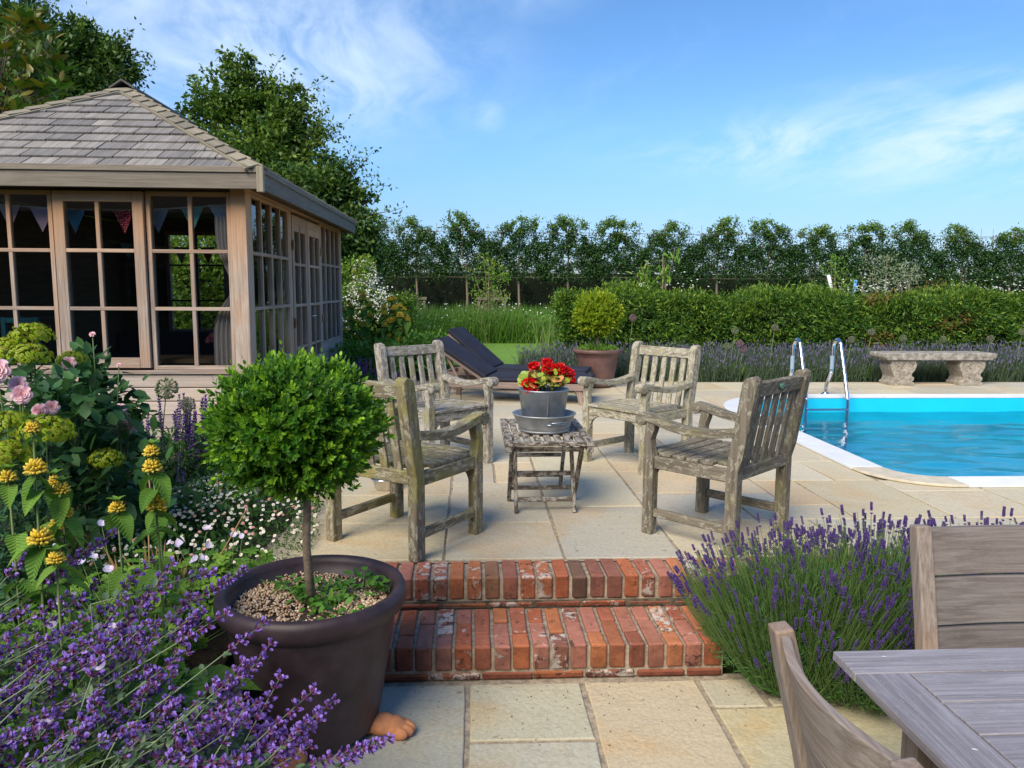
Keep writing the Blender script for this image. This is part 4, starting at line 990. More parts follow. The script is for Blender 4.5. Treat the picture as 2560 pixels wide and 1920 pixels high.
# ================================================================== STONE BENCH
t = thing('stone_bench', 'carved cast stone bench against the lavender on the far side of the pool', 'bench', (6.56, 10.50, 0))
pr = [(-.82, .40), (-.80, .385), (-.78, .385), (-.76, .36), (.76, .36), (.78, .385), (.80, .385), (.82, .40), (.82, .445), (.80, .46), (-.80, .46), (-.82, .445)]
MB().prism(pr, 'y', -.2, .2, grain='x').build('seat', M['bench_top'], t, bev=.01, seg=2)
def bleg(x0):
    sg = 1 if x0 > 0 else 1
    prof = [(.0, .0), (.34, 0), (.345, .04), (.31, .05), (.335, .07), (.34, .11), (.31, .13), (.30, .16), (.335, .20), (.36, .25), (.37, .30), (.35, .34), (.355, .359), (.0, .359), (.01, .33), (-.01, .28), (.005, .22), (.03, .17), (.05, .12), (.035, .06), (.0, .045)]
    b = MB(); b.prism([(x0 + a * 1.0 - .175, c_) for a, c_ in prof], 'y', -.16, .16, grain='z')
    o = b.build('leg', M['bench'], t, bev=.008, seg=2)
    # carved scrolls on the face
    for (cx, cz, r_) in ((x0 + .10, .29, .035), (x0 + .06, .17, .028), (x0 + .09, .09, .022), (x0 - .08, .24, .05), (x0 - .07, .10, .04), (x0 - .02, .31, .03)):
        pp = [(cx + r_ * (1 - k / 16) * math.cos(k * .62), -.162, cz + r_ * (1 - k / 16) * math.sin(k * .62)) for k in range(13)]
        MB().tube(pp, .008, 5).build('carved_scroll', M['bench'], o)
bleg(-.50); bleg(.50)

# ================================================================== POTS
px_, py_, pz_ = -.574, 2.652, -.29
pot = thing('large_plant_pot', 'large dark plum glazed pot full of gravel beside the brick steps', 'plant pot', (px_, py_, pz_))
prof = [(0, .015), (.205, .015), (.222, .03), (.232, .06), (.288, .40), (.296, .445), (.296, .452), (.312, .462), (.326, .475), (.333, .495), (.334, .52), (.326, .540), (.310, .545), (.296, .540), (.289, .52), (.284, .46), (0, .44)]
MB().lathe(prof, 72).build('pot', M['pot_dark'], pot)
# gravel: every pebble real, joined
n_ = 3400; r = np.sqrt(rng.random(n_)) * .284; a = rng.uniform(0, 2 * PI, n_)
ph = .475 + .012 * np.sin(r * 12 + a * 2) + rng.uniform(-.006, .004, n_)
ico = bmesh.new(); bmesh.ops.create_icosphere(ico, subdivisions=1, radius=1); iv = np.array([v.co[:] for v in ico.verts]); ifc = [tuple(v.index for v in f.verts) for f in ico.faces]; ico.free()
TPL['pebble'] = (iv * nvec(.5, .5, .5) + nvec(.5, 0, 0), ifc)
M['pebble'] = leaf_mat('pea_gravel', (.34, .19, .10), (.66, .54, .40), None, 0, .6)
nt = M['pebble'].node_tree
gv = NP(); gv.cloud(np.stack([r * np.cos(a), r * np.sin(a), ph], 1), rdir(n_) * nvec(1, 1, .25), (0, 0, 1), rng.uniform(.008, .017, n_), rng.uniform(.006, .011, n_), 'pebble')
g_o = gv.build('gravel', M['pebble'], pot, kind='stuff'); g_o.data.polygons.foreach_set('use_smooth', [True] * len(g_o.data.polygons))
MB().lathe([(.287, .468), (0, .468)], 40).build('compost', M['soil'], pot)
def paw(x, y, rz, lab):
    ft = thing('pot_riser', lab, 'pot riser', (x, y, -.29), rz)
    me = bpy.data.meshes.new('foot'); bm2 = bmesh.new()
    for (cx, cy2, cz, sx, sy_, s_z) in [(0, 0, .035, .065, .05, .036), (.045, .0, .03, .05, .047, .033), (.075, -.033, .022, .033, .0155, .023), (.088, -.011, .024, .036, .0155, .025), (.088, .012, .024, .036, .0155, .025), (.074, .034, .022, .033, .0155, .023), (-.05, 0, .03, .05, .04, .03)]:
        bmesh.ops.create_uvsphere(bm2, u_segments=18, v_segments=12, radius=1, matrix=Matrix.Translation((cx, cy2, max(cz, s_z))) @ Matrix.Diagonal((sx, sy_, s_z, 1)))
    bm2.to_mesh(me); bm2.free(); me.materials.append(M['terracotta']); me.polygons.foreach_set('use_smooth', [True] * len(me.polygons))
    o = link_mesh('paw', me, ft)
    rm = o.modifiers.new('remesh', 'REMESH'); rm.mode = 'VOXEL'; rm.voxel_size = .0035; rm.use_smooth_shade = True
    sm = o.modifiers.new('smooth', 'SMOOTH'); sm.iterations = 3
paw(px_ + .245, py_ - .05, R_(-12), 'terracotta lion paw riser showing at the right of the large dark pot')
paw(px_ - .03, py_ - .25, R_(-100), 'terracotta lion paw riser at the front of the large pot, behind catmint flowers')
pot['label'] = 'large dark plum glazed pot holding gravel and the round box tree'

pot2 = thing('plum_pot', 'plum terracotta pot with rolled rim beside the sun loungers', 'plant pot', (1.70, 10.26, 0))
MB().lathe([(0, .01), (.215, .01), (.22, .03), (.285, .40), (.292, .425), (.305, .435), (.300, .452), (.325, .462), (.335, .485), (.330, .512), (.31, .52), (.285, .505), (.28, .46), (0, .45)], 56).build('pot', M['pot_red'], pot2)
bw = thing('dog_bowl', 'small stainless steel bowl on the paving behind the box ball', 'bowl', (-.575, 4.93, 0))
MB().lathe([(0, .004), (.062, .002), (.064, .004), (.083, .068), (.094, .072), (.095, .076), (.09, .079), (.079, .074), (.058, .012), (0, .010)], 36).build('bowl', M['steel'], bw)

# ================================================================== DINING TABLE AND CHAIRS (right foreground)
t = thing('dining_table', 'silvered teak dining table, its corner in the right foreground', 'table', (.868, 1.697, -.29))
m_ = M['grey_teak']; Z0, Z1 = .718, .740; TW, TD = 1.05, 1.9
MB().box(0, TW, -.108, 0, Z0, Z1).build('top_frame', m_, t, bev=.002)
MB().box(0, .122, -TD, -.1095, Z0, Z1, 'y').build('top_frame', m_, t, bev=.002)
MB().box(TW - .122, TW, -TD, -.1095, Z0, Z1, 'y').build('top_frame', m_, t, bev=.002)
y = -.113
while y > -TD:
    MB().box(.127, TW - .127, y - .1165, y, Z0 + .002, Z1 - .0005).build('top_slat', m_, t, bev=.002); y -= .1215
MB().box(.10, TW - .1, -TD, -.08, Z0 - .02, Z0 - .002).build('gap_shade_sheet', plain('shadow_gap', (.012, .011, .011), .9), t)  # near-black sheet below the slats, shade of the gaps put into its colour
for xx in (.11, TW - .17):
    for yy in (-.18, -TD + .1): MB().box(xx, xx + .06, yy, yy + .06, 0, Z0 - .021, 'z').build('leg', M['teak_warm'], t, bev=.004)
MB().box(.175, TW - .175, -.165, -.140, Z0 - .09, Z0 - .021).build('apron', M['teak_warm'], t, bev=.002)
MB().box(.13, .155, -TD + .17, -.185, Z0 - .09, Z0 - .021, 'y').build('apron', M['teak_warm'], t, bev=.002)
pb = NP(); pb.cloud([(.10, -.035, Z1 + .0015), (.075, -.40, Z1 + .0015)], [(1, -.3, .02), (1, -.5, .02)], (0, 0, 1), .013, .006, 'oval'); M['petal_w'] = leaf_mat('white_petal', (.8, .8, .82), (.7, .68, .74), None, .2)
tag(pb.build('fallen_petals', M['petal_w'], kind='stuff', loc=(.868, 1.697, -.29)), 'two fallen white petals lying on the dining table', 'petals')
def dining_chair(label, x, y, rz, wd, curve, mats, Hh=.90, lean=.10):
    """local: x across, backrest at y=0 leaning to -y, sitter faces +y"""
    t = thing('dining_chair', label, 'chair', (x, y, -.29), rz, 'silvered teak dining chairs'); mp, mr, ms = mats; hw = wd / 2
    def yb_(z, k=0):   # z above the patio; slight curve of the post
        q = max(0, z - .42) / (Hh - .42); return -lean * (q ** 1.25)
    for s in (-1, 1):
        prof = [(.06, 0)] + [(yb_(z) + .016, z) for z in (.42, .5, .6, .7, .8, Hh)] + [(yb_(Hh) - .024, Hh - .006)] + [(yb_(z) - .034, z) for z in (.8, .7, .6, .5, .42)] + [(.015, 0)]
        MB().prism(prof, 'x', s * hw - .024, s * hw + .024, grain='z').build('back_post', mp, t, bev=.005, seg=2)
    zs = [(Hh - .147, Hh - .012), (Hh - .290, Hh - .155), (Hh - .433, Hh - .298)]
    for z0, z1 in zs:
        b = MB(); n_ = 14; vs = []
        for k in range(n_ + 1):
            q = k / n_; xx = lerp(-hw + .025, hw - .025, q); bow = -curve * math.sin(PI * q)
            for (dy, zz_) in ((-.011, z0), (.011, z0), (.011, z1), (-.011, z1)): vs.append((xx, yb_(zz_) - .006 + bow + dy, zz_))
        fs = [(k * 4 + j, k * 4 + (j + 1) % 4, (k + 1) * 4 + (j + 1) % 4, (k + 1) * 4 + j) for k in range(n_) for j in range(4)] + [(0, 3, 2, 1), (n_ * 4, n_ * 4 + 1, n_ * 4 + 2, n_ * 4 + 3)]
        b.add(vs, fs, vs, smooth=False); b.build('back_slat', mr, t, bev=.003, seg=2)
    for k in range(5): MB().box(-hw + .026, hw - .026, .045 + k * .088, .125 + k * .088, .425, .445).build('seat_slat', ms, t, bev=.003)
    for s in (-1, 1):
        MB().box(s * hw - .02, s * hw + .02, .02, .49, .37, .424, 'y').build('seat_rail', ms, t, bev=.003)
        MB().box(s * hw - .022, s * hw + .022, .445, .49, 0, .369, 'z').build('front_leg', mp, t, bev=.004)
dining_chair('curved back teak dining chair seen from outside at the left of the dining table', .765, 1.262, R_(-90), .48, .045, (M['teak_warm'], M['teak_warm'], M['bar_dark']), lean=.11)
dining_chair('brown-grey dining chair facing us behind the dining table', 1.640, 2.07, R_(180), .56, .015, (M['teak_warm'], M['teak_brown'], M['teak_brown']), lean=.10)
# ================================================================== PLANT MATERIALS
M['box'] = leaf_mat('box_leaf', (.024, .095, .012), (.080, .235, .018), (.29, .52, .035), .28, .45, .35)
M['box2'] = leaf_mat('yellow_box_leaf', (.13, .25, .015), (.28, .40, .02), (.50, .55, .04), .28)
M['tree_a'] = leaf_mat('tree_leaf', (.042, .10, .016), (.085, .17, .028), (.22, .32, .05), .28)
M['tree_b'] = leaf_mat('dark_tree_leaf', (.028, .075, .016), (.058, .13, .026), (.16, .25, .045), .25)
M['laurel'] = leaf_mat('pleached_leaf', (.020, .066, .020), (.042, .115, .028), (.22, .36, .05), .24, .42, .4)
M['hedge_dark'] = leaf_mat('dark_hedge_leaf', (.008, .022, .012), (.016, .035, .016), None, .1)
M['yew'] = leaf_mat('yew_spray', (.018, .072, .012), (.050, .15, .018), (.22, .33, .03), .25)
M['yew_brown'] = leaf_mat('yew_bronze_spray', (.20, .11, .03), (.16, .14, .03), None, .2)
M['magnolia'] = leaf_mat('magnolia_leaf', (.07, .15, .025), (.10, .19, .03), (.30, .22, .04), .3, .35, .5)
M['lavleaf'] = leaf_mat('lavender_leaf', (.05, .14, .028), (.10, .23, .045), (.10, .15, .09), .2)
M['lavstem'] = leaf_mat('lavender_stem', (.11, .19, .055), (.16, .25, .08), None, .15)
M['lavfl'] = leaf_mat('lavender_flower', (.060, .028, .18), (.115, .055, .30), (.12, .12, .15), .15)
M['lavgrey'] = leaf_mat('faded_lavender_flower', (.12, .11, .19), (.17, .16, .25), None, .15)
M['lavborder'] = leaf_mat('border_lavender_leaf', (.06, .10, .055), (.09, .135, .07), None, .2)
M['cat_leaf'] = leaf_mat('catmint_leaf', (.065, .115, .065), (.10, .165, .085), None, .2)
M['cat_stem'] = leaf_mat('catmint_stem', (.14, .20, .10), (.19, .25, .13), None, 0)
M['cat_fl'] = leaf_mat('catmint_flower', (.22, .12, .52), (.37, .24, .74), (.18, .055, .15), .25)
M['gera'] = leaf_mat('cranesbill_leaf', (.10, .24, .025), (.16, .33, .04), None, .3)
M['lilac'] = leaf_mat('lilac_petal', (.55, .50, .78), (.68, .62, .82), None, .25)
M['_'] = M['phl_leaf'] = leaf_mat('phlomis_leaf', (.075, .17, .03), (.11, .22, .045), None, .3)
M['phl_fl'] = leaf_mat('phlomis_flower', (.80, .58, .04), (.88, .70, .14), (.20, .30, .05), .3)
M['euph'] = leaf_mat('euphorbia_bract', (.27, .44, .015), (.40, .56, .03), (.26, .20, .03), .3)
M['euph_leaf'] = leaf_mat('euphorbia_leaf', (.035, .105, .06), (.07, .17, .085), None, .2)
M['rose'] = leaf_mat('rose_petal', (.93, .60, .74), (.96, .74, .84), None, .3)
M['rose_leaf'] = leaf_mat('rose_leaf', (.028, .090, .034), (.065, .165, .050), None, .25, .5, .25)
M['coral'] = leaf_mat('coral_bud', (.78, .18, .10), (.8, .28, .2), None, .2)
M['salvia'] = leaf_mat('salvia_flower', (.16, .05, .42), (.28, .10, .60), (.12, .06, .16), .2)
M['herb'] = leaf_mat('herb_leaf', (.045, .12, .03), (.085, .20, .045), None, .2)
M['daisy'] = leaf_mat('daisy_petal', (.78, .76, .72), (.86, .84, .80), (.72, .30, .34), .2)
M['daisy_eye'] = leaf_mat('daisy_eye', (.70, .50, .05), (.6, .45, .1), None, 0)
M['allium'] = leaf_mat('allium_seedhead', (.16, .20, .11), (.26, .29, .17), (.26, .14, .22), .1)
M['meadow'] = leaf_mat('meadow_grass', (.075, .20, .022), (.15, .30, .04), (.28, .26, .14), .3)
M['white_fl'] = leaf_mat('white_flower', (.72, .74, .68), (.82, .84, .80), None, .2)
M['fresh'] = leaf_mat('fresh_leaf', (.13, .28, .03), (.20, .36, .05), (.30, .34, .06), .35)
M['silver'] = leaf_mat('silver_leaf', (.22, .28, .16), (.30, .36, .22), None, .2)
M['dry'] = leaf_mat('dry_leaf', (.32, .18, .08), (.42, .28, .13), None, .2)

# ================================================================== CROWN TOOLS
def crown(blobs, n, per=26, inner=.45, sig=.16, up=.35):
    """clumped leaf positions through a set of ellipsoids [x, y, z, rx, ry, rz]"""
    B_ = np.array(blobs, float); wgt = (B_[:, 3] * B_[:, 5]) ** 1.0; wgt /= wgt.sum()
    m_ = max(1, n // per); bi = rng.choice(len(B_), m_, p=wgt); d = rdir(m_)
    rad = (inner + (1 - inner) * rng.random((m_, 1)) ** .6)
    c = B_[bi, :3] + d * B_[bi, 3:6] * rad
    r_ = np.repeat(B_[bi, 3:6].mean(1), per)[:, None]
    pos = np.repeat(c, per, 0) + rng.normal(size=(m_ * per, 3)) * r_ * sig * nvec(1, 1, .75)
    dd = norm(np.repeat(d, per, 0) * .8 + rdir(m_ * per) * .9 + nvec(0, 0, -up))
    tint = np.clip(np.repeat(rng.random(m_) ** 3, per) * 1.0 + rng.normal(size=m_ * per) * .1, 0, 1)
    return pos, dd, tint
def pxy(px, py, y):
    """where the sight line of a photo pixel meets the plane at distance y (used to size trees far off)"""
    d = _f * 1900 + _r2 * (px - 1280) - _u2 * (py - 960); return Vector((0, 0, 1.31)) + d * (y / d.y)
def limbs(b, base, tips, r0, bend=.25):
    for tp in tips:
        base = Vector(base); tp = Vector(tp); pts = []; n_ = 6
        off = Vector((random.uniform(-1, 1), random.uniform(-1, 1), 0)) * (tp - base).length * bend * .3
        for k in range(n_ + 1):
            q = k / n_; p_ = base.lerp(Vector((base.x, base.y, tp.z)), q * .7).lerp(tp, q) + off * math.sin(PI * q); pts.append(p_)
        b.tube(pts, [lerp(r0, r0 * .18, k / n_) for k in range(n_ + 1)], 6)
# ---- big trees behind the summer house
def tree(name, label, blobpx, y, depthf, base, r0, n, leaf, mat, group=None, twigs=(), per=26, sig=.16):
    blobs = []
    for bx, by, br in blobpx:
        c = pxy(bx, by, y); rr = br / 1900 * y; blobs.append((c.x, y + random.uniform(-.5, .5) * rr * depthf, c.z, rr, rr * depthf, rr))
    t = thing(name, label, 'tree', base, 0, group); bs = Vector(base)
    pos, dd, ti = crown(blobs, n, per, .40, sig)
    nz = np.array([np.sin(pos[:, 0] * 1.9 + 3 * np.sin(pos[:, 2] * 1.3)) * np.cos(pos[:, 2] * 2.3 + pos[:, 1])])[0]
    keep = rng.random(len(pos)) < np.clip(.75 + .5 * nz, .25, 1)
    pos, dd, ti = pos[keep] - np.array(base), dd[keep], ti[keep]
    NP().cloud(pos, dd, rdir(len(pos)) * .8 + nvec(0, 0, .8), leaf * rng.uniform(.7, 1.25, len(pos)), leaf * .55, 'diamond', ti).build('crown', M[mat], t)
    b = MB(); tips = [(q[0] - bs.x, q[1] - bs.y, q[2] - bs.z) for q in blobs]
    ztop = max(q[2] for q in tips); b.tube([(0, 0, 0), (.05, 0, ztop * .25), (-.04, .03, ztop * .5), (.05, 0, ztop * .85)], [r0, r0 * .8, r0 * .55, r0 * .12], 9)
    limbs(b, (0, 0, ztop * .22), tips, r0 * .42)
    for a_, c_ in twigs:
        p0, p1 = pxy(*a_, y) - bs, pxy(*c_, y) - bs
        tw = NP()
        for k in range(7):
            e = p0.lerp(p1, random.uniform(.6, 1.0)) + Vector((random.uniform(-.6, .6), random.uniform(-.5, .5), random.uniform(-.5, .5))); m1 = p0.lerp(e, .35) + Vector((random.uniform(-.15, .15), 0, random.uniform(-.05, .22))); m2 = p0.lerp(e, .7) + Vector((random.uniform(-.1, .1), 0, random.uniform(.0, .25)))
            b.tube([p0, m1, m2, e], [.014, .009, .006, .003], 4)
            q_ = np.array([tuple(m1.lerp(e, v)) for v in rng.random(34)]) + rng.normal(size=(34, 3)) * .09
            tw.cloud(q_, rdir(34) + nvec(0, 0, .3), rdir(34), leaf * .8, leaf * .4, 'diamond', rng.random(34) * .5)
        tw.build('twig_leaves', M[mat], t)
    b.build('trunk', M['bark'], t)
    return t
random.seed(21)
tree('ash_tree', 'tall loose green tree with bare twigs on its right side, behind the summer house', [(590, 165, 42), (560, 230, 75), (640, 250, 60), (690, 300, 70), (520, 290, 60), (600, 330, 100), (480, 300, 35), (740, 250, 35), (770, 330, 40), (560, 420, 100), (680, 420, 100), (780, 420, 60), (640, 520, 110), (760, 520, 90), (620, 620, 100)], 17.5, .8, (-5.0, 17.5, -.08), .26, 48000, .12, 'tree_a', 'trees behind the summer house',
     twigs=[((700, 380), (820, 250)), ((720, 420), (835, 300)), ((690, 330), (790, 215)), ((700, 440), (820, 350)), ((640, 300), (700, 180)), ((740, 400), (845, 330))])
tree('hawthorn_tree', 'dense dark green tree spreading to the right behind the summer house', [(720, 500, 85), (800, 480, 65), (860, 500, 50), (760, 600, 100), (860, 590, 75), (905, 640, 45), (820, 680, 95), (900, 700, 50), (700, 680, 90), (905, 560, 35), (930, 500, 14), (925, 585, 18), (870, 430, 26), (650, 560, 70)], 15.5, .9, (-3.6, 15.6, -.08), .24, 46000, .11, 'tree_b', 'trees behind the summer house',
     twigs=[((840, 480), (935, 400)), ((870, 560), (960, 540)), ((860, 500), (925, 430))])
tree('oak_tree', 'dark rounded tree at the upper left behind the magnolia', [(60, 110, 85), (150, 120, 85), (215, 150, 75), (265, 190, 65), (120, 210, 110), (230, 240, 70), (40, 260, 110), (150, 300, 90), (300, 240, 28), (310, 120, 14), (-60, 150, 120), (60, 20, 40), (190, 60, 22), (325, 180, 14), (-120, 60, 120), (-60, 330, 150)], 16.5, .9, (-9.6, 16.5, -.08), .3, 70000, .115, 'tree_b', 'trees behind the summer house',
     twigs=[((270, 170), (325, 110)), ((60, 60), (100, 0)), ((280, 210), (340, 180))])
# dense greenery seen through the windows of the summer house
def bush(name, label, cat, blobs, base, n, leaf, mat, group=None, up=.2, stems=6, sr=.012, per=20, sig=.2, tpl='diamond', wf=.5, inner=.4, kindmat=None):
    t = thing(name, label, cat, base, 0, group); pos, dd, ti = crown(blobs, n, per, inner, sig, up)
    NP().cloud(pos, dd, rdir(len(pos)) * .7 + nvec(0, 0, .9), leaf * rng.uniform(.7, 1.2, len(pos)), leaf * wf, tpl, ti).build('foliage', M[mat], t)
    b = MB()
    for k in range(stems):
        q = random.choice(blobs); b.tube([(random.uniform(-.05, .05), random.uniform(-.05, .05), -.03), (q[0] * .5, q[1] * .5, q[2] * .5), (q[0], q[1], q[2])], [sr, sr * .7, sr * .3], 5)
    b.build('stem', M['bark'], t)
    return t
bush('shrub', 'leafy green shrub behind the summer house, seen through its panes', 'shrub', [(0, 0, .6, .9, .5, .7), (.7, .1, 1.3, .8, .5, .7), (-.7, .1, 1.2, .8, .5, .8), (0, .2, 2.0, .9, .5, .7)], (-4.1, 12.3, -.08), 22000, .10, 'fresh')
# ---- magnolia at the upper left
t = thing('magnolia', 'large leaved magnolia with bronze young leaves at the upper left', 'tree', (-7.3, 11.8, -.08), 0)
b = MB(); lf = NP(); big = MB()
random.seed(8); P_ = []
mg = MB(); vs = []; n_ = 6
for k in range(n_ + 1):
    q = k / n_; wd = .42 * math.sin(PI * min(1, q * .92 + .06)) ** .8 * .5; droop = -.10 * q * q
    for sgn in (-1, 0, 1): vs.append((q, sgn * wd, droop + abs(sgn) * wd * .25))
mg.add(vs, [(k * 3 + j, k * 3 + j + 1, k * 3 + j + 4, k * 3 + j + 3) for k in range(n_) for j in (0, 1)], smooth=True); mg = mg.mesh('leaf', M['magnolia'])
oi_m, nt, p = new_mat('magnolia_single'); 
rnd = N(nt, 'ShaderNodeObjectInfo').outputs['Random']; cc = mixc(nt, ramp(nt, rnd, .6, .9), mixc(nt, rnd, (.09, .20, .03), (.16, .32, .04)), (.48, .34, .05))
setin(nt, p.inputs['Base Color'], cc); p.inputs['Roughness'].default_value = .38; mg.materials[0] = oi_m
cnt = 0
b.tube([(0, 0, 0), (.1, 0, 1.6), (.3, -.1, 3.2), (.25, 0, 4.3)], [.12, .10, .07, .02], 8)
while cnt < 285:
    q_ = random.choice([(30, 120, 60), (70, 190, 75), (30, 260, 60), (120, 240, 60), (110, 130, 45), (60, 60, 35), (150, 210, 35), (-30, 180, 60), (110, 300, 22), (20, 330, 22)])
    c = pxy(q_[0] + random.gauss(0, .55) * q_[2], q_[1] + random.gauss(0, .55) * q_[2], 11.8 + random.uniform(-.7, .7)) - Vector((-7.3, 11.8, -.08))
    d0 = Vector((random.uniform(-.4, 1), random.uniform(-1, .2), random.uniform(.2, 1.2))).normalized()
    b.tube([(.25, -.05, min(c.z - .1, 3.6) * .9), c * .6 + Vector((.1, 0, c.z * .36)), c], [.018, .012, .007], 4)
    for k in range(random.randint(5, 7)):
        a = k * 2.4 + random.uniform(-.3, .3); dv = (d0 * .55 + Vector((math.cos(a), math.sin(a), random.uniform(-.2, .5)))).normalized()
        put('leaf', mg, t, pose(c + dv * .01, dv, (0, 0, 1), random.uniform(.20, .30))); cnt += 1
b.build('trunk', M['bark'], t)
n_ = 750; q_ = np.array([(30, 120, 60), (70, 190, 70), (30, 260, 60), (110, 240, 50), (100, 130, 45), (60, 60, 35), (-30, 180, 60), (20, 330, 22)])[rng.integers(0, 8, n_)]
pp = np.array([tuple(pxy(a_ + rng.normal() * .5 * c_, b_ + rng.normal() * .5 * c_, 12.0 + rng.uniform(-.5, .8)) - Vector((-7.3, 11.8, -.08))) for a_, b_, c_ in q_])
NP().cloud(pp, rdir(n_) + nvec(.2, -.3, .3), rdir(n_) + nvec(0, 0, .8), .19, .075, 'oval', rng.random(n_) ** 4).build('inner_foliage', M['magnolia'], t, kind='stuff')

# ================================================================== PLEACHED TREES
PT_Y = 28.0
def pleached_mesh(seed):
    global rng
    r0 = rng; rng = np.random.default_rng(seed); random.seed(seed)
    low = [(x, 0, z + random.uniform(-.08, .08), .34, .26, .26) for x in (-.85, -.5, -.1, .3, .65, .88) for z in (2.0, 2.35, 2.7, 3.0)]
    top = [(x + random.uniform(-.10, .10), 0, z + random.uniform(-.06, .06), random.uniform(.2, .3), .22, random.uniform(.12, .2)) for x, z in ((-.75, 3.22), (-.3, 3.2), (.2, 3.2), (.7, 3.2), (0, 3.35), (-.6, 3.45), (-.2, 3.52), (.25, 3.5), (.62, 3.45), (-.55, 3.70), (-.15, 3.80), (.22, 3.78), (.56, 3.68)) if random.random() < .86]
    p1, d1, t1 = crown(low, 9500, 14, .2, .34, .1); p2, d2, t2 = crown(top, 3900, 12, .2, .36, .0)
    t1 = t1 * .25; t2 = np.clip(.15 + .8 * (p2[:, 2] - 3.3) + rng.normal(size=len(t2)) * .2, 0, 1)
    def holes(p_, t_, lo_):
        q = np.sin(p_[:, 0] * 7 + seed * 1.7) * np.cos(p_[:, 2] * 6.5 + seed) + .5 * np.sin(p_[:, 0] * 15 + p_[:, 2] * 11 + seed); k_ = rng.random(len(p_)) < np.clip(.95 - np.clip(q - lo_, 0, 1) * 1.6, .12, 1)
        k_ &= ~((np.abs(p_[:, 0]) > .66) & (p_[:, 2] > 3.0) & (rng.random(len(p_)) < .75))
        return k_
    k1 = holes(p1, t1, .45); p1, d1, t1 = p1[k1], d1[k1], t1[k1]; k2 = holes(p2, t2, .2); p2, d2, t2 = p2[k2], d2[k2], t2[k2]
    me = NP().cloud(p1, d1, rdir(len(p1)) + nvec(0, 0, .8), .085, .05, 'diamond', t1).cloud(p2, d2, rdir(len(p2)) + nvec(0, 0, .8), .085, .05, 'diamond', t2).mesh('crown', M['laurel'])
    b = MB(); b.tube([(0, 0, 0), (.02, 0, 1.0), (-.015, 0, 2.0), (.02, 0, 2.9), (0, 0, 3.7)], [.055, .045, .038, .026, .010], 7)
    for z in (1.95, 2.3, 2.65, 3.0, 3.35):
        for s in (-1, 1): b.tube([(0, 0, z - .1), (s * .35, 0, z + random.uniform(-.02, .04)), (s * .85, 0, z + random.uniform(0, .1))], [.017, .012, .006], 5)
    tm = b.mesh('trunk', M['bark_pale']); rng = r0
    return me, tm
PV = [pleached_mesh(40 + k) for k in range(5)]
tx = [-3.85, -2.02, -.20, 1.69, 3.50, 5.30, 7.13, 9.05, 10.95, 12.75, 14.6, 16.4, 18.4, 20.3, 22.2]
ordn = ['first', 'second', 'third', 'fourth', 'fifth', 'sixth', 'seventh', 'eighth', 'ninth', 'tenth', 'eleventh', 'twelfth', 'thirteenth', 'fourteenth', 'fifteenth']
for k, x in enumerate(tx):
    t = thing('pleached_tree', f'flat trained pleached tree, {ordn[k]} from the left in the back row', 'tree', (x, PT_Y, -.08), 0, 'row of pleached trees behind the hedge')
    cm, tm = PV[k % 5]; fl = -1 if k % 2 else 1
    put('crown', cm, t, Matrix.Diagonal((fl, 1, random.uniform(.96, 1.05), 1))); put('trunk', tm, t, Matrix.Identity(4))
fr_ = thing('cane_frame', 'thin bamboo cane training frame running along the pleached trees', 'frame', (9.5, PT_Y - .12, -.08))
for z in (1.84, 3.45): 
    for k in range(9): MB().tube([(-14 + k * 3.2, 0, z + random.uniform(-.02, .02)), (-14 + k * 3.2 + 3.3, 0, z + random.uniform(-.03, .03))], .010, 5).build('rail', M['cane'], fr_)
random.seed(3)
b = MB()
for k in range(60): xx = -14 + k * .46; b.tube([(xx, .01, 1.68 + random.uniform(0, .08)), (xx, .01, random.choice((2.0, 3.6, 3.75, 2.3)))], .009, 4)
b.build('upright_cane', M['cane'], fr_, kind='stuff')
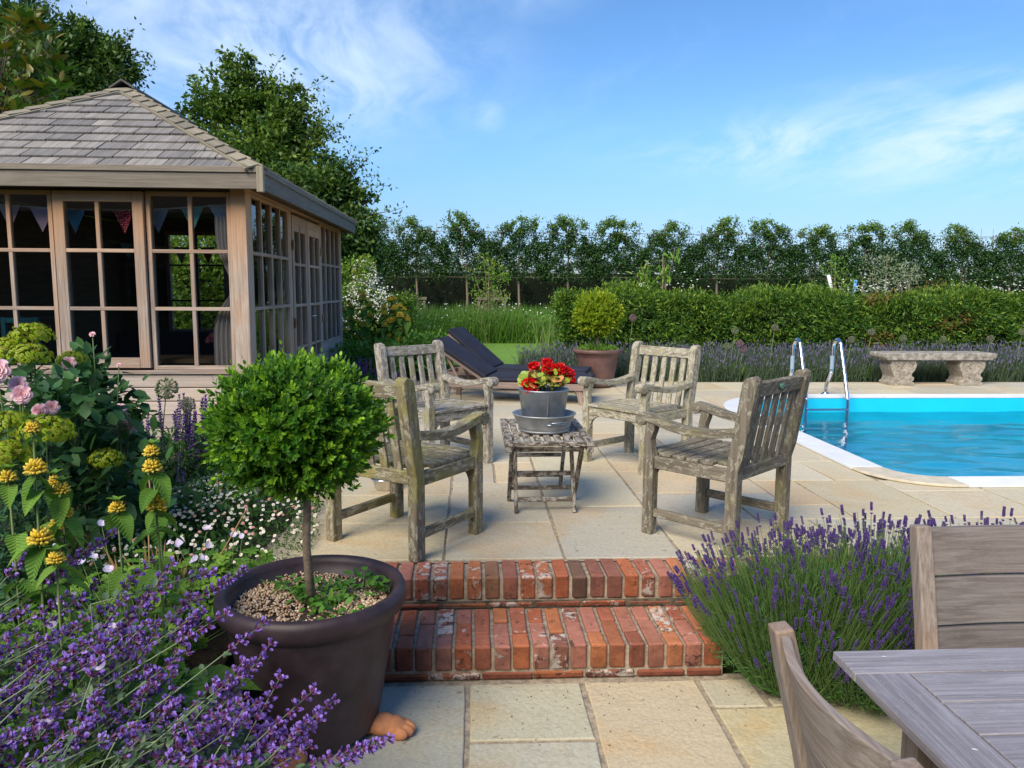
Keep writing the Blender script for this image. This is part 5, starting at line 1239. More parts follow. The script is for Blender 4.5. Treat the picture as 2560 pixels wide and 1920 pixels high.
# dark hedge behind them
def hedge(name, label, x0, x1, y0, y1, z1, n, leaf, mat, wave=.05, wf=.4, mats2=None, up=-.3, faces='ftl', tint=None):
    cx, cy_ = (x0 + x1) / 2, (y0 + y1) / 2
    t = thing(name, label, 'hedge', (cx, cy_, -.05))
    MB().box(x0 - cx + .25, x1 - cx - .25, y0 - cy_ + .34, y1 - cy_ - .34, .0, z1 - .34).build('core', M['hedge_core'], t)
    A = [((x1 - x0) * z1), ((x1 - x0) * (y1 - y0)), ((y1 - y0) * z1) * 2]; s_ = sum(A); pos = []; nor = []
    for k, a in enumerate(A):
        m_ = int(n * a / s_)
        if k == 0: q = np.stack([rng.uniform(x0, x1, m_), np.full(m_, y0), rng.uniform(0, z1, m_)], 1); nn = nvec(0, -1, 0)
        elif k == 1: q = np.stack([rng.uniform(x0, x1, m_), rng.uniform(y0, y1, m_), np.full(m_, z1)], 1); nn = nvec(0, 0, 1)
        else:
            sd = rng.random(m_) < .5; q = np.stack([np.where(sd, x0, x1), rng.uniform(y0, y1, m_), rng.uniform(0, z1, m_)], 1); nn = np.where(sd[:, None], nvec(-1, 0, 0), nvec(1, 0, 0))
        pos.append(q); nor.append(np.broadcast_to(nn, q.shape))
    pos = np.concatenate(pos); nor = np.concatenate(nor)
    m2 = len(pos) // 14; ci = rng.integers(0, len(pos), m2); nor = np.repeat(nor[ci], 14, 0); cd_ = np.repeat(rng.random(m2) ** 1.6, 14); pos = np.repeat(pos[ci], 14, 0) + rng.normal(size=(m2 * 14, 3)) * .05
    pos[:, 2] = np.abs(pos[:, 2])
    bumpy = wave * (np.sin(pos[:, 0] * 2.1 + pos[:, 2] * 1.7) + np.sin(pos[:, 0] * 5.3 + pos[:, 2] * 4.1 + 1) * .7 + np.cos(pos[:, 1] * 4 + pos[:, 0] * 3.3) * .6)
    pos = pos + nor * (bumpy - cd_ * .26 - rng.random(len(pos)) ** 2 * .08)[:, None] - nvec(cx, cy_, 0)
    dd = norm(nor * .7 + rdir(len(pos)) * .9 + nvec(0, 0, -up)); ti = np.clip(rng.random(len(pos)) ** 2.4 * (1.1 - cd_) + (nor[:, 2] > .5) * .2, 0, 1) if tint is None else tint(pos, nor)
    soup = NP()
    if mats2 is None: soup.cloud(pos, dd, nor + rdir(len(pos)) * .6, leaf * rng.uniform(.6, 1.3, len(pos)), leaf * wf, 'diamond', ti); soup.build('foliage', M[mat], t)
    else:
        sel = mats2(pos + nvec(cx, cy_, 0)); 
        soup.cloud(pos[~sel], dd[~sel], (nor + rdir(len(pos)) * .6)[~sel], leaf * rng.uniform(.6, 1.3, int((~sel).sum())), leaf * wf, 'diamond', ti[~sel], 0)
        soup.cloud(pos[sel], dd[sel], (nor + rdir(len(pos)) * .6)[sel], leaf, leaf * wf, 'diamond', 0, 1); soup.build('foliage', [M[mat], M['yew_brown']], t)
    return t
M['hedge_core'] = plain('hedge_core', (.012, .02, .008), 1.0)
hedge('dark_hedge', 'long very dark hedge behind the trunks of the pleached trees', -9, 26, 30.2, 31.2, 2.35, 30000, .10, 'hedge_dark', .06)
def brown(pos): return (np.sin(pos[:, 0] * 3.1 + 2 * np.sin(pos[:, 2] * 3)) * np.sin(pos[:, 2] * 4 + pos[:, 0] * 1.3) > .55) & (rng.random(len(pos)) < .45) & (np.abs(pos[:, 0] - 7.5) < 1.3)
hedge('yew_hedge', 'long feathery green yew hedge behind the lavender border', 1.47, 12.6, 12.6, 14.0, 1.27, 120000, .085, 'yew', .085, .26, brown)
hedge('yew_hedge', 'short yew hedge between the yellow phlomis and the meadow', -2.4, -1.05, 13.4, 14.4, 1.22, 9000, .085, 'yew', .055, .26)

# ================================================================== LAVENDER BORDER, MEADOW (nobody could count them)
n_ = 22000
x = rng.uniform(.75, 12.8, n_); y = rng.uniform(10.86, 12.4, n_); ok = (x > 1.9) | (y > 11.0); ok &= ~((x > 1.25) & (x < 2.15) & (y < 10.7)); x, y = x[ok], y[ok]; n_ = len(x)
rowh = .30 + .16 * np.clip((y - 10.86) / .55, 0, 1) + .045 * np.sin(x * 4.2) * np.cos(y * 5)
base = np.stack([x, y, np.full(n_, -.02)], 1); h = rowh * rng.uniform(.55, 1.08, n_) * np.where(x < 1.3, .9, 1)
tilt = np.stack([rng.normal(0, .22, n_), rng.normal(-.10, .2, n_), np.ones(n_)], 1)
soup = NP(); soup.cloud(base, tilt, rdir(n_) * nvec(1, 1, .1), h, .013, 'blade', 0, 0)
tp = base + norm(tilt) * h[:, None]; s_ = rng.random(n_) < .42
soup.cloud(tp[s_], tilt[s_], rdir(int(s_.sum())) * nvec(1, 1, .1), .055, .016, 'diamond', 0, 1)
n2 = 15000; x = rng.uniform(.8, 12.8, n2); y = rng.uniform(10.84, 12.2, n2); z = rng.random(n2) * (.20 + .16 * np.clip((y - 10.86) / .55, 0, 1))
soup.cloud(np.stack([x, y, z], 1), rdir(n2) + nvec(0, 0, 1), rdir(n2), .075, .012, 'diamond', 0, 0)
tag(soup.build('lavender_border', [M['lavborder'], M['lavgrey']], kind='stuff'), 'long grey-green lavender border with faded mauve flowers along the far side of the pool', 'lavender')
# mown lawn blades near its edges and the rough meadow behind
soup = NP(); n_ = 46000
x = rng.uniform(-6, 3.2, n_); y = 19.0 + rng.random(n_) ** 1.3 * 8.5; hh = rng.uniform(.35, .85, n_) * (1 + .3 * np.sin(x * 1.7 + y)); base = np.stack([x, y, np.full(n_, -.06)], 1)
til = np.stack([rng.normal(0, .25, n_), rng.normal(-.05, .25, n_), np.ones(n_)], 1)
soup.cloud(base, til, rdir(n_) * nvec(1, 1, .1), hh, .022, 'blade', np.clip(rng.random(n_) ** 7, 0, 1), 0)
n_ = 9000; x = rng.uniform(1.5, 16, n_); y = rng.uniform(14.2, 27, n_); hh = rng.uniform(.35, .95, n_); base = np.stack([x, y, np.full(n_, -.06)], 1)
soup.cloud(base, np.stack([rng.normal(0, .2, n_), rng.normal(0, .2, n_), np.ones(n_)], 1), rdir(n_) * nvec(1, 1, .1), hh, .022, 'blade', rng.random(n_) ** 2, 0)
n_ = 16000; x = rng.uniform(-6, 3, n_); y = rng.uniform(18.95, 23, n_); soup.cloud(np.stack([x, y, rng.random(n_) * .62], 1), rdir(n_) + nvec(0, 0, .8), rdir(n_), .12, .04, 'diamond', 0, 0)
# white moon daisies and cow parsley
n_ = 130; x = rng.uniform(-4, 2.8, n_); y = rng.uniform(19.2, 23, n_); soup.cloud(np.stack([x, y, rng.uniform(.35, .95, n_)], 1), (1, 0, 0) + rdir(n_) * .2, nvec(0, -.8, .6) + rdir(n_) * .3, .038, .038, 'disc', 0, 1)
n_ = 330; x = np.concatenate([rng.normal(10.9, .7, 200), rng.normal(8.2, .3, 90), rng.normal(3.9, .6, 40)]); y = rng.uniform(14.6, 16.5, n_); z = rng.normal(1.38, .10, n_); soup.cloud(np.stack([x, y, z], 1), (1, 0, 0) + rdir(n_) * .2, nvec(0, -.4, .9) + rdir(n_) * .2, .038, .038, 'disc', 0, 1)
n_ = 900; cx = rng.choice([-3.0, -1.6, .35, .55, 2.4], n_); soup.cloud(np.stack([cx + rng.normal(0, .16, n_), 19.6 + rng.normal(0, .3, n_), rng.uniform(.4, 1.25, n_)], 1), nvec(0, 0, 1) + rdir(n_) * .4, rdir(n_), .08, .02, 'diamond', 1, 0)
tag(soup.build('meadow_grass', [M['meadow'], M['white_fl']], kind='stuff'), 'long meadow grass with white daisies beyond the lawn and the hedge', 'meadow')
for x in (-1.95, .62):
    gt = thing('post_and_rail', 'small wooden frame in the meadow, ' + ('below the first pleached trees' if x < 0 else 'right of the young apple tree'), 'frame', (x, 24.5, -.06), 0, 'wooden frames in the meadow')
    for xx in (-.42, .42): MB().box(xx - .04, xx + .04, -.05, .05, 0, 1.12, 'z').build('post', M['cane'], gt, bev=.01)
    MB().box(-.50, .50, -.075, -.052, 1.03, 1.12).build('rail', M['cane'], gt, bev=.005)

# ================================================================== YOUNG TREES
random.seed(12)
def sapling(name, label, x, y, h, blobs, n, leaf, mat, guard=None, wf=.4, up=.0):
    t = thing(name, label, 'young tree', (x, y, -.06)); pos, dd, ti = crown(blobs, n, 9, .1, .35, up)
    NP().cloud(pos, dd, rdir(len(pos)) + nvec(0, 0, .5), leaf * rng.uniform(.7, 1.2, len(pos)), leaf * wf, 'oval', ti).build('foliage', M[mat], t)
    b = MB(); b.tube([(0, 0, 0), (.02, 0, h * .5), (0, 0, h * .95)], [.03, .022, .008], 6)
    for q in blobs: b.tube([(0, 0, q[2] * .5), (q[0] * .5, q[1] * .5, q[2] * .75), (q[0], q[1], q[2] + q[5] * .5)], [.012, .009, .005], 4)
    b.build('trunk', M['bark_pale'], t)
    if guard: MB().tube([(.0 + guard[0], 0, guard[2]), (guard[1], 0, guard[3])], .036, 10).build('tree_guard', M['white_plastic'] if guard[4] else plain('blue_guard', (.12, .35, .75), .5), t)
    return t
sapling('apple_tree', 'young bright green apple tree standing in the meadow grass', .42, 20.5, 2.3, [(-.12, 0, 2.1, .16, .16, .28), (.12, 0, 1.75, .22, .2, .35), (-.35, 0, 1.55, .22, .2, .35), (.42, 0, 1.75, .13, .13, .25), (.2, 0, 1.2, .3, .25, .3), (-.15, 0, 1.1, .3, .25, .3), (.0, 0, 1.5, .3, .2, .3)], 620, .10, 'fresh')
sapling('cherry_tree', 'young cherry sapling with long drooping leaves and a white guard behind the hedge', 3.95, 15.8, 2.2, [(-.45, 0, 1.75, .14, .12, .22), (-.5, 0, 1.55, .14, .12, .18), (.05, 0, 1.95, .12, .12, .22), (.0, 0, 1.6, .18, .12, .25), (.25, 0, 2.15, .12, .1, .18), (-.1, 0, 1.45, .2, .12, .15)], 260, .15, 'fresh', (-.42, -.46, .9, 1.52, True), .28, 1.2)
sapling('pear_tree', 'young yellow-green tree with a leaning white guard behind the hedge', 7.72, 16.0, 2.1, [(-.1, 0, 1.9, .16, .14, .25), (.2, 0, 1.6, .26, .2, .22), (-.35, 0, 1.35, .24, .2, .22), (.15, 0, 1.35, .3, .2, .2)], 420, .085, 'fresh', (.0, -.14, 1.25, 1.72, True))
sapling('olive_tree', 'loose silvery leaved young tree behind the hedge, left of the bench end', 8.95, 16.2, 2.3, [(-.35, 0, 2.0, .2, .2, .28), (.0, 0, 1.9, .28, .2, .35), (.45, 0, 1.75, .3, .2, .25), (-.3, 0, 1.55, .3, .2, .3), (.3, 0, 1.45, .35, .2, .25), (.7, 0, 1.85, .15, .15, .15)], 1300, .055, 'silver', (-.70, -.66, 1.2, 1.62, False))
# ================================================================== BALL TOPIARY
def topiary(label, x, y, z0, zc, R, nsh, leaf, mat, trunk_r, seed, squash=.95, nleaf=9, cat='box tree'):
    r = np.random.default_rng(seed); t = thing('ball_topiary', label, cat, (x, y, z0)); c = nvec(-.03 if R < .28 else 0, 0, zc - z0)
    def rd(n): return norm(r.normal(size=(n, 3)))
    soup = NP()
    d = rd(nsh); lump = 1 + .07 * np.sin(d[:, 0] * 6 + 2) * np.cos(d[:, 2] * 5) + .05 * np.sin(d[:, 1] * 9)
    lump = lump + .05 * np.sin(d[:, 0] * 15 + d[:, 2] * 11) * np.cos(d[:, 1] * 13); rad = R * (.66 + .34 * r.random(nsh) ** .7) * lump; rad = np.where(r.random(nsh) < .06, rad * 1.13, rad)
    base = c + d * rad[:, None] * nvec(1, 1, squash)
    ax = norm(d * .9 + rd(nsh) * .45 + nvec(0, 0, .35)); ln = R * r.uniform(.09, .19, nsh)
    top = (d[:, 2] > .5) & (r.random(nsh) < .07); ln = np.where(top, ln * 1.9, ln); ax = np.where(top[:, None], norm(ax + nvec(0, 0, 1.2)), ax)
    side = norm(np.cross(ax, rd(nsh))); side2 = np.cross(ax, side)
    fresh = np.clip(r.random(nsh) ** 2.2 * 1.1 + top * .35, 0, 1)
    for k in range(nleaf):
        q = k // 2 / max(1, (nleaf // 2)); a = (k // 2) * PI / 2 + (k % 2) * PI
        rdv = side * math.cos(a) + side2 * math.sin(a)
        if k == nleaf - 1: rdv = rdv * .2
        pd = norm(rdv * (1 - q * .45) + ax * (.55 + q * .8))
        pos = base + ax * (ln * q)[:, None]
        soup.cloud(pos, pd, ax + rd(nsh) * .15, leaf * r.uniform(.8, 1.15, nsh) * (1 - .25 * q), leaf * .44, 'oval', np.clip(fresh * (.25 + .85 * q), 0, 1))
    n_ = int(nsh * 2.2); d2 = rd(n_); soup.cloud(c + d2 * R * r.uniform(.45, .9, (n_, 1)) * nvec(1, 1, squash), norm(d2 + rd(n_)), rd(n_), leaf, leaf * .5, 'oval', 0)
    soup.build('crown', M[mat], t)
    b = MB(); b.tube([(.01, 0, 0), (-.004, 0, c[2] * .35), (.006, .004, c[2] * .7), (0, 0, c[2])], [trunk_r * 1.25, trunk_r, trunk_r * .95, trunk_r * .7], 10)
    for k in range(14):
        e = Vector(c) + Vector(rd(1)[0]) * R * .75; b.tube([(0, 0, c[2] - R * .75), Vector(c) * .6 + e * .4 + Vector((0, 0, -R * .1)), e], [trunk_r * .5, .006, .003], 5)
    b.build('trunk', M['bark_pale'], t); return t
topiary('clipped box ball on a thin bare trunk growing from the large dark pot', -.585, 2.64, .17, .828, .262, 2500, .028, 'box', .0145, 5, .80)
topiary('small yellow-green ball tree growing from the plum terracotta pot', 1.70, 10.26, .48, .99, .292, 1500, .036, 'box2', .017, 6)
# low weeds in the big pot and the small pot
def clump(name, label, cat, x, y, z, R, H, n, leaf, mat, group=None, wf=.7, tpl='oval', spread=1.0):
    t = thing(name, label, cat, (x, y, z), 0, group) if cat else None
    a = rng.uniform(0, 2 * PI, n); r = np.sqrt(rng.random(n)) * R; zz_ = rng.random(n) * H * (1.1 - r / R * .6)
    pos = np.stack([r * np.cos(a), r * np.sin(a), zz_], 1); dd = np.stack([np.cos(a), np.sin(a), rng.uniform(-.2, .7, n)], 1) * spread + rdir(n) * .7
    return t, pos, dd
M['weed'] = leaf_mat('weed_leaf', (.07, .20, .025), (.12, .29, .04), None, .3)
for (x, y, R, H, n, lab) in ((-.70, 2.76, .075, .055, 40, 'small green seedlings growing in the gravel at the left of the big pot'), (-.55, 2.68, .10, .05, 90, 'low green leaves round the foot of the box trunk'), (-.41, 2.73, .085, .085, 70, 'taller mint-like leaves at the right edge of the big pot'), (-.47, 2.57, .09, .045, 46, 'green leaves at the front right of the gravel in the big pot')):
    t, pos, dd = clump('pot_weed', lab, 'weed', x, y, .190, R, H, n, .03, 'weed', 'weeds growing in the gravel of the big pot')
    s = NP(); s.cloud(pos, dd, rdir(n) * .4 + nvec(0, 0, 1), rng.uniform(.022, .042, n), rng.uniform(.016, .03, n), 'oval'); s.build('leaves', M['weed'], t)
    b = MB()
    for k in range(10): b.tube([(pos[k, 0] * .6, pos[k, 1] * .6, -.005), tuple(pos[k])], .0014, 4)
    b.build('stems', M['stem_g'], t, kind='stuff')
t, pos, dd = clump('ground_ivy', 'fresh green trailing leaves round the trunk in the plum pot', 'plant', 1.70, 10.26, .47, .26, .12, 420, .03, 'fresh')
NP().cloud(pos, dd + nvec(0, 0, .7), rdir(420), .055, .022, 'diamond', 0).build('leaves', M['fresh'], t)

# ================================================================== FOREGROUND LAVENDER
def spike_mesh(seed):
    r = random.Random(seed); s = NP(); L = r.uniform(.034, .052); nw = r.randint(7, 9); pos = []; dd = []; ti = []
    for w_ in range(nw):
        z = L * (w_ / (nw - 1)) ** .9 if w_ else -.012
        rr = .0046 * (1 - .45 * w_ / nw) * (.8 if w_ == 0 else 1)
        for k in range(7):
            a = k * 2 * PI / 7 + r.random(); pos.append((z, math.cos(a) * rr * .35, math.sin(a) * rr * .35)); dd.append((1.5, math.cos(a), math.sin(a))); ti.append(r.random() ** 3 * .8)
    s.cloud(np.array(pos), np.array(dd), rdir(len(pos)), .0105, .0070, 'bit', np.array(ti)); return s.mesh('flower_spike', M['lavfl'])
SPK = [spike_mesh(k) for k in range(6)]
def lavender(label, x, y, z, R, H, nst, nspk, seed, lean=(0, 0)):
    r = random.Random(seed); t = thing('lavender', label, 'lavender', (x, y, z), 0, 'lavender plants beside the steps')
    st = NP(); P0 = []; D0 = []; L0 = []
    for k in range(nst):
        a = r.uniform(0, 2 * PI); q = r.random() ** .5; splay = q * .98; bq = math.sqrt(r.random())
        d = Vector((math.cos(a) * math.sin(splay) + lean[0], math.sin(a) * math.sin(splay) + lean[1], math.cos(splay) + .15)).normalized()
        hgt = H * r.uniform(.80, 1.04) * (1 - .18 * q); b0 = Vector((math.cos(a) * q * R * .42, math.sin(a) * q * R * .42, 0))
        mid = b0 + d * hgt * .55; d2 = (d + Vector((0, 0, .55 * q)) + Vector((r.gauss(0, .06), r.gauss(0, .06), 0))).normalized(); tip = mid + d2 * hgt * .45
        P0 += [tuple(b0), tuple(mid)]; D0 += [tuple(mid - b0), tuple(tip - mid)]; L0 += [(mid - b0).length, (tip - mid).length]
        if k < nspk:
            put('flower_spike', SPK[k % 6], t, pose(tip, d2, (0, 1, 0) if abs(d2.y) < .9 else (1, 0, 0), r.uniform(.72, 1.02)))
        elif r.random() < .5:
            L0[-1] *= r.uniform(.5, .9)
    P0 = np.array(P0); D0 = np.array(D0); L0 = np.array(L0)
    for u in ((1, .3, 0), (-.3, 1, 0)): st.cloud(P0, D0, u, L0, .0024, 'quad', 0, 0)
    # narrow leaves: lower two thirds of the clump
    n_ = nst * 20; a = rng.uniform(0, 2 * PI, n_); sp_ = rng.random(n_) ** .5 * 1.45; dd = np.stack([np.cos(a) * np.sin(sp_) + lean[0], np.sin(a) * np.sin(sp_) + lean[1], np.cos(sp_) + .1], 1); dd = norm(dd)
    rr = H * (.25 + .53 * rng.random(n_) ** .55) * (1 - .10 * sp_); pos = dd * rr[:, None]; pos[:, 2] = np.maximum(pos[:, 2], .01)
    st.cloud(pos, dd * .8 + rdir(n_) * .75 + nvec(0, 0, .45), rdir(n_), rng.uniform(.028, .050, n_), .0042, 'diamond', rng.random(n_) ** 3, 1)
    st.build('foliage', [M['lavstem'], M['lavleaf']], t); return t
lavender('big lavender beside the brick steps, the left part of the purple clump', 1.37, 3.00, -.275, .5, .60, 1200, 280, 1, (-.03, 0))
lavender('lavender in full flower in front of the dark armchair, right part of the clump', 1.74, 3.02, -.275, .5, .64, 1100, 280, 2, (.02, 0))
lavender('lavender tips showing just above the back of the dining chair', 2.30, 3.10, -.275, .5, .60, 420, 150, 3)
lavender('lavender partly hidden behind the dining table at the right edge', 2.85, 3.12, -.275, .5, .60, 300, 120, 4)
lavender('small lavender at the left foot of the purple clump beside the lower step', 1.28, 2.84, -.275, .3, .30, 380, 30, 6, (0, -.05))
lavender('low front edge of the lavender clump behind the curved chair back', 1.55, 2.78, -.275, .4, .40, 600, 60, 5, (0, -.1))

# ================================================================== CATMINT (foreground, lower left)
CSP = [(-1.094, 2.05, 0.57, -0.999, 2.11, 0.63), (-1.179, 2.001, 0.489, -1.108, 2.061, 0.558), (-0.89, 1.894, 0.452, -0.787, 1.954, 0.593), (-0.877, 1.995, 0.471, -0.818, 2.055, 0.507), (-0.769, 1.99, 0.463, -0.632, 2.05, 0.539), (-0.948, 1.759, 0.437, -0.869, 1.819, 0.479), (-0.875, 1.703, 0.421, -0.874, 1.763, 0.473), (-0.929, 1.961, 0.414, -0.862, 2.021, 0.459), (-0.725, 1.837, 0.438, -0.632, 1.897, 0.481), (-0.587, 1.78, 0.441, -0.522, 1.84, 0.478), (-0.732, 1.703, 0.275, -0.586, 1.763, 0.324), (-0.573, 1.714, 0.352, -0.488, 1.774, 0.457), (-0.834, 1.713, 0.304, -0.77, 1.773, 0.36), (-0.984, 1.652, 0.341, -0.929, 1.712, 0.357), (-0.961, 1.556, 0.297, -0.864, 1.616, 0.315), (-0.842, 1.564, 0.361, -0.837, 1.624, 0.361), (-0.686, 1.575, 0.293, -0.575, 1.635, 0.32), (-0.615, 1.651, 0.276, -0.499, 1.711, 0.34), (-0.46, 1.636, 0.317, -0.374, 1.696, 0.375), (-1.111, 1.828, 0.368, -1.086, 1.888, 0.401), (-1.11, 1.754, 0.349, -1.083, 1.814, 0.359), (-0.972, 1.727, 0.425, -0.94, 1.787, 0.459), (-0.791, 1.772, 0.335, -0.804, 1.832, 0.359), (-0.709, 1.694, 0.331, -0.702, 1.754, 0.328), (-1.187, 1.899, 0.471, -1.164, 1.959, 0.475), (-1.213, 1.978, 0.559, -1.201, 2.038, 0.588), (-1.024, 1.997, 0.432, -0.958, 2.057, 0.462), (-0.763, 1.596, 0.288, -0.744, 1.656, 0.301), (-0.537, 1.606, 0.261, -0.439, 1.666, 0.283), (-0.44, 1.603, 0.281, -0.355, 1.663, 0.326), (-0.426, 1.68, 0.271, -0.336, 1.74, 0.324), (-0.343, 1.521, 0.306, -0.187, 1.581, 0.323), (-0.508, 1.617, 0.274, -0.393, 1.677, 0.261), (-1.152, 2.024, 0.52, -1.098, 2.084, 0.549), (-0.972, 2.091, 0.478, -0.923, 2.151, 0.531), (-1.073, 2.023, 0.446, -1.046, 2.083, 0.495), (-0.78, 1.536, 0.36, -0.747, 1.596, 0.355), (-0.595, 1.475, 0.34, -0.482, 1.535, 0.313), (-0.755, 2.004, 0.538, -0.718, 2.064, 0.531), (-0.874, 1.692, 0.357, -0.882, 1.752, 0.362), (-0.793, 1.951, 0.44, -0.768, 2.011, 0.479), (-0.285, 1.539, 0.292, -0.215, 1.599, 0.299)]
random.seed(17)
def cat_spike(seed, L):
    r = random.Random(seed); s = NP(); pos = []; dd = []; ti = []; LL = []; WW = []
    nw = max(3, int(L / .016))
    for w_ in range(nw):
        q = w_ / (nw - 1); z = L * q; rr = .0145 * (1 - .5 * q)
        for k in range(14 if q < .7 else 9):
            a = r.uniform(0, 2 * PI); j = r.uniform(-.005, .005)
            dv = (.55 + .3 * r.random(), math.cos(a), math.sin(a))
            pos.append((z + j, math.cos(a) * rr * .15, math.sin(a) * rr * .15)); dd.append(dv); ti.append(1.0 * (r.random() < .9)); LL.append(.012); WW.append(.0062)      # calyx
            if r.random() < .60:
                e = (z + j + .006, math.cos(a) * rr * .75, math.sin(a) * rr * .75)
                for u in range(2): pos.append(e); dd.append((dv[0] * .6 + r.uniform(-.5, .5), dv[1] + r.uniform(-.5, .5), dv[2] + r.uniform(-.5, .5))); ti.append(0); LL.append(r.uniform(.008, .012)); WW.append(.0085)
    n = len(pos); s.cloud(np.array(pos), np.array(dd), rdir(n), np.array(LL), np.array(WW), 'oval', np.array(ti)); return s.mesh('flower_spike', M['cat_fl'])
CM = {k: [cat_spike(100 + k * 3 + j, k * .02 + .01) for j in range(3)] for k in range(2, 9)}
plants = []
for (x, y, lab) in ((-1.30, 1.78, 'catmint at the left edge with violet flower spikes leaning right'), (-1.05, 1.40, 'catmint at the bottom left corner with violet flower spikes'), (-.80, 1.32, 'catmint arching in front of the large dark pot'), (-1.05, 2.02, 'catmint with tall violet spikes among the lime cranesbill leaves')):
    t = thing('catmint', lab, 'catmint', (x, y, -.25), 0, 'catmint plants in the lower left'); plants.append((t, x, y, NP(), MB()))
allsp = [s_ for s_ in CSP]
for k in range(125):
    y = random.uniform(1.42, 1.92); x = random.uniform(-1.32, -.42) if y < 1.75 else random.uniform(-1.35, -.72)
    if y > 1.9 and x > -.85: continue
    z = .27 + .42 * (y - 1.5) + random.uniform(-.10, .06) - .10 * max(0, x + .75)
    L = random.uniform(.04, .12); d = Vector((random.uniform(.3, 1), random.uniform(.1, .5), random.uniform(.1, .75))).normalized() * L
    allsp.append((x, y, z, x + d.x, y + d.y, z + d.z))
for s_ in allsp:
    a, b_ = Vector(s_[:3]), Vector(s_[3:]); L = (b_ - a).length; d = (b_ - a).normalized()
    t, px, py, soup, mb = min(plants, key=lambda q: (q[1] - a.x + .25) ** 2 + (q[2] - a.y + .1) ** 2)
    key = min(8, max(2, round((L - .01) / .02))); org = Vector((px, py, -.25))
    put('flower_spike', random.choice(CM[key]), t, pose(a - org, d, (0, 0, 1), L / (key * .02 + .01) if L < .2 else 1.0))
    root = Vector((random.uniform(-.06, .06), random.uniform(-.06, .06), 0)); A = a - org; B_ = b_ - org
    mid = A - d * min(.28, (A - root).length * .55); pts = [root, root.lerp(mid, .6) + Vector((0, 0, .04)), mid, A, B_]
    mb.tube(pts, [.0022, .002, .0018, .0016, .001], 5)
    m_ = 26; q = rng.random(m_) ** .8; base = np.array([tuple(root.lerp(mid, v / .5) if v < .5 else mid.lerp(A, (v - .5) / .5)) for v in q])
    soup.cloud(base, rdir(m_) * nvec(1, 1, .6) + nvec(.2, 0, .1), rdir(m_) * .4 + nvec(0, 0, 1), rng.uniform(.014, .027, m_), rng.uniform(.010, .018, m_), 'oval', 0)
for t, px, py, soup, mb in plants:
    m_ = 1500; a = rng.uniform(0, 2 * PI, m_); r_ = np.sqrt(rng.random(m_)) * .30; zz_ = rng.random(m_) * .46 * (1.1 - r_)
    soup.cloud(np.stack([r_ * np.cos(a) + .12, r_ * np.sin(a), zz_], 1), rdir(m_), rdir(m_) * .5 + nvec(0, 0, 1), rng.uniform(.018, .032, m_), rng.uniform(.012, .02, m_), 'oval', 0)
    soup.build('leaves', M['cat_leaf'], t); mb.build('stems', M['cat_stem'], t)

# ================================================================== CRANESBILL (lobed lime leaves, pale lilac flowers)
def lobed(name, mat, lobes=7):
    b = MB(); vs = [(0, 0, 0)]; n_ = lobes * 6 + 1
    for k in range(n_):
        q = k / (n_ - 1); a = lerp(-2.55, 2.55, q); ph = (q * lobes) % 1; rr = .5 * (.50 + .50 * math.sin(PI * ph) ** .55 + .07 * math.sin(ph * 6 * PI)) if 0 < k < n_ - 1 else .3
        vs.append((rr * math.cos(a) + .05, rr * math.sin(a), .10 * rr * math.cos(ph * 2 * PI) + .25 * rr * rr))
    b.add(vs, [(0, k + 1, k + 2) for k in range(n_ - 1)]); return b.mesh(name, mat)
def obj_leaf_mat(name, a, b_, rough=.5):
    m, nt, p = new_mat(name); r_ = N(nt, 'ShaderNodeObjectInfo').outputs['Random']; c = mixc(nt, r_, a, b_)
    so = N(nt, 'ShaderNodeSeparateXYZ'); link(nt, N(nt, 'ShaderNodeTexCoord').outputs['Object'], so.inputs[0]); ay = mth(nt, 'ABSOLUTE', so.outputs[1])
    vein = mth(nt, 'SINE', mth(nt, 'MULTIPLY', mth(nt, 'SUBTRACT', so.outputs[0], mth(nt, 'MULTIPLY', ay, .9)), 52.0)); vn = mth(nt, 'MAXIMUM', ramp(nt, vein, .75, 1.0, 0, .55), ramp(nt, ay, .022, .008, 0, .9))
    c = mixc(nt, mth(nt, 'MULTIPLY', vn, .55), c, mixc(nt, 1.0, c, (1.7, 1.5, 1.6), 'MULTIPLY')); link(nt, bump(nt, mth(nt, 'MULTIPLY', vein, .5), .5, .006), p.inputs['Normal'])
    c = mixc(nt, ramp(nt, noise(nt, N(nt, 'ShaderNodeTexCoord').outputs['Object'], 5, 4, .6), .5, .75, 0, .35), c, mixc(nt, 1.0, c, (1.35, 1.1, .8), 'MULTIPLY'))
    setin(nt, p.inputs['Base Color'], c); p.inputs['Roughness'].default_value = rough; p.inputs['Specular IOR Level'].default_value = .3
    t_ = N(nt, 'ShaderNodeBsdfTranslucent'); setin(nt, t_.inputs[0], c); mx = N(nt, 'ShaderNodeMixShader'); mx.inputs[0].default_value = .28
    link(nt, p.outputs[0], mx.inputs[1]); link(nt, t_.outputs[0], mx.inputs[2]); link(nt, mx.outputs[0], nt.nodes['Material Output'].inputs[0]); return m
LOB = [lobed('leaf', obj_leaf_mat('cranesbill_single', (.07, .19, .02), (.20, .36, .04)), k) for k in (5, 7)]
def cup_flower(mat, n=5, cup=.35):
    b = MB()
    for k in range(n):
        a0 = 2 * PI * k / n; vs = []
        for (r_, w_) in ((.02, 0), (.22, .22), (.40, .27), (.50, .12), (.50, -.12), (.40, -.27), (.22, -.22)):
            ca, sa = math.cos(a0), math.sin(a0); vs.append((cup * r_ * r_ * 2.4, r_ * ca - w_ * sa, r_ * sa + w_ * ca))
        b.add(vs, [(0, 1, 2, 5, 6), (2, 3, 4, 5)])
    return b.mesh('flower', mat)
FL = cup_flower(M['lilac'])
random.seed(31)
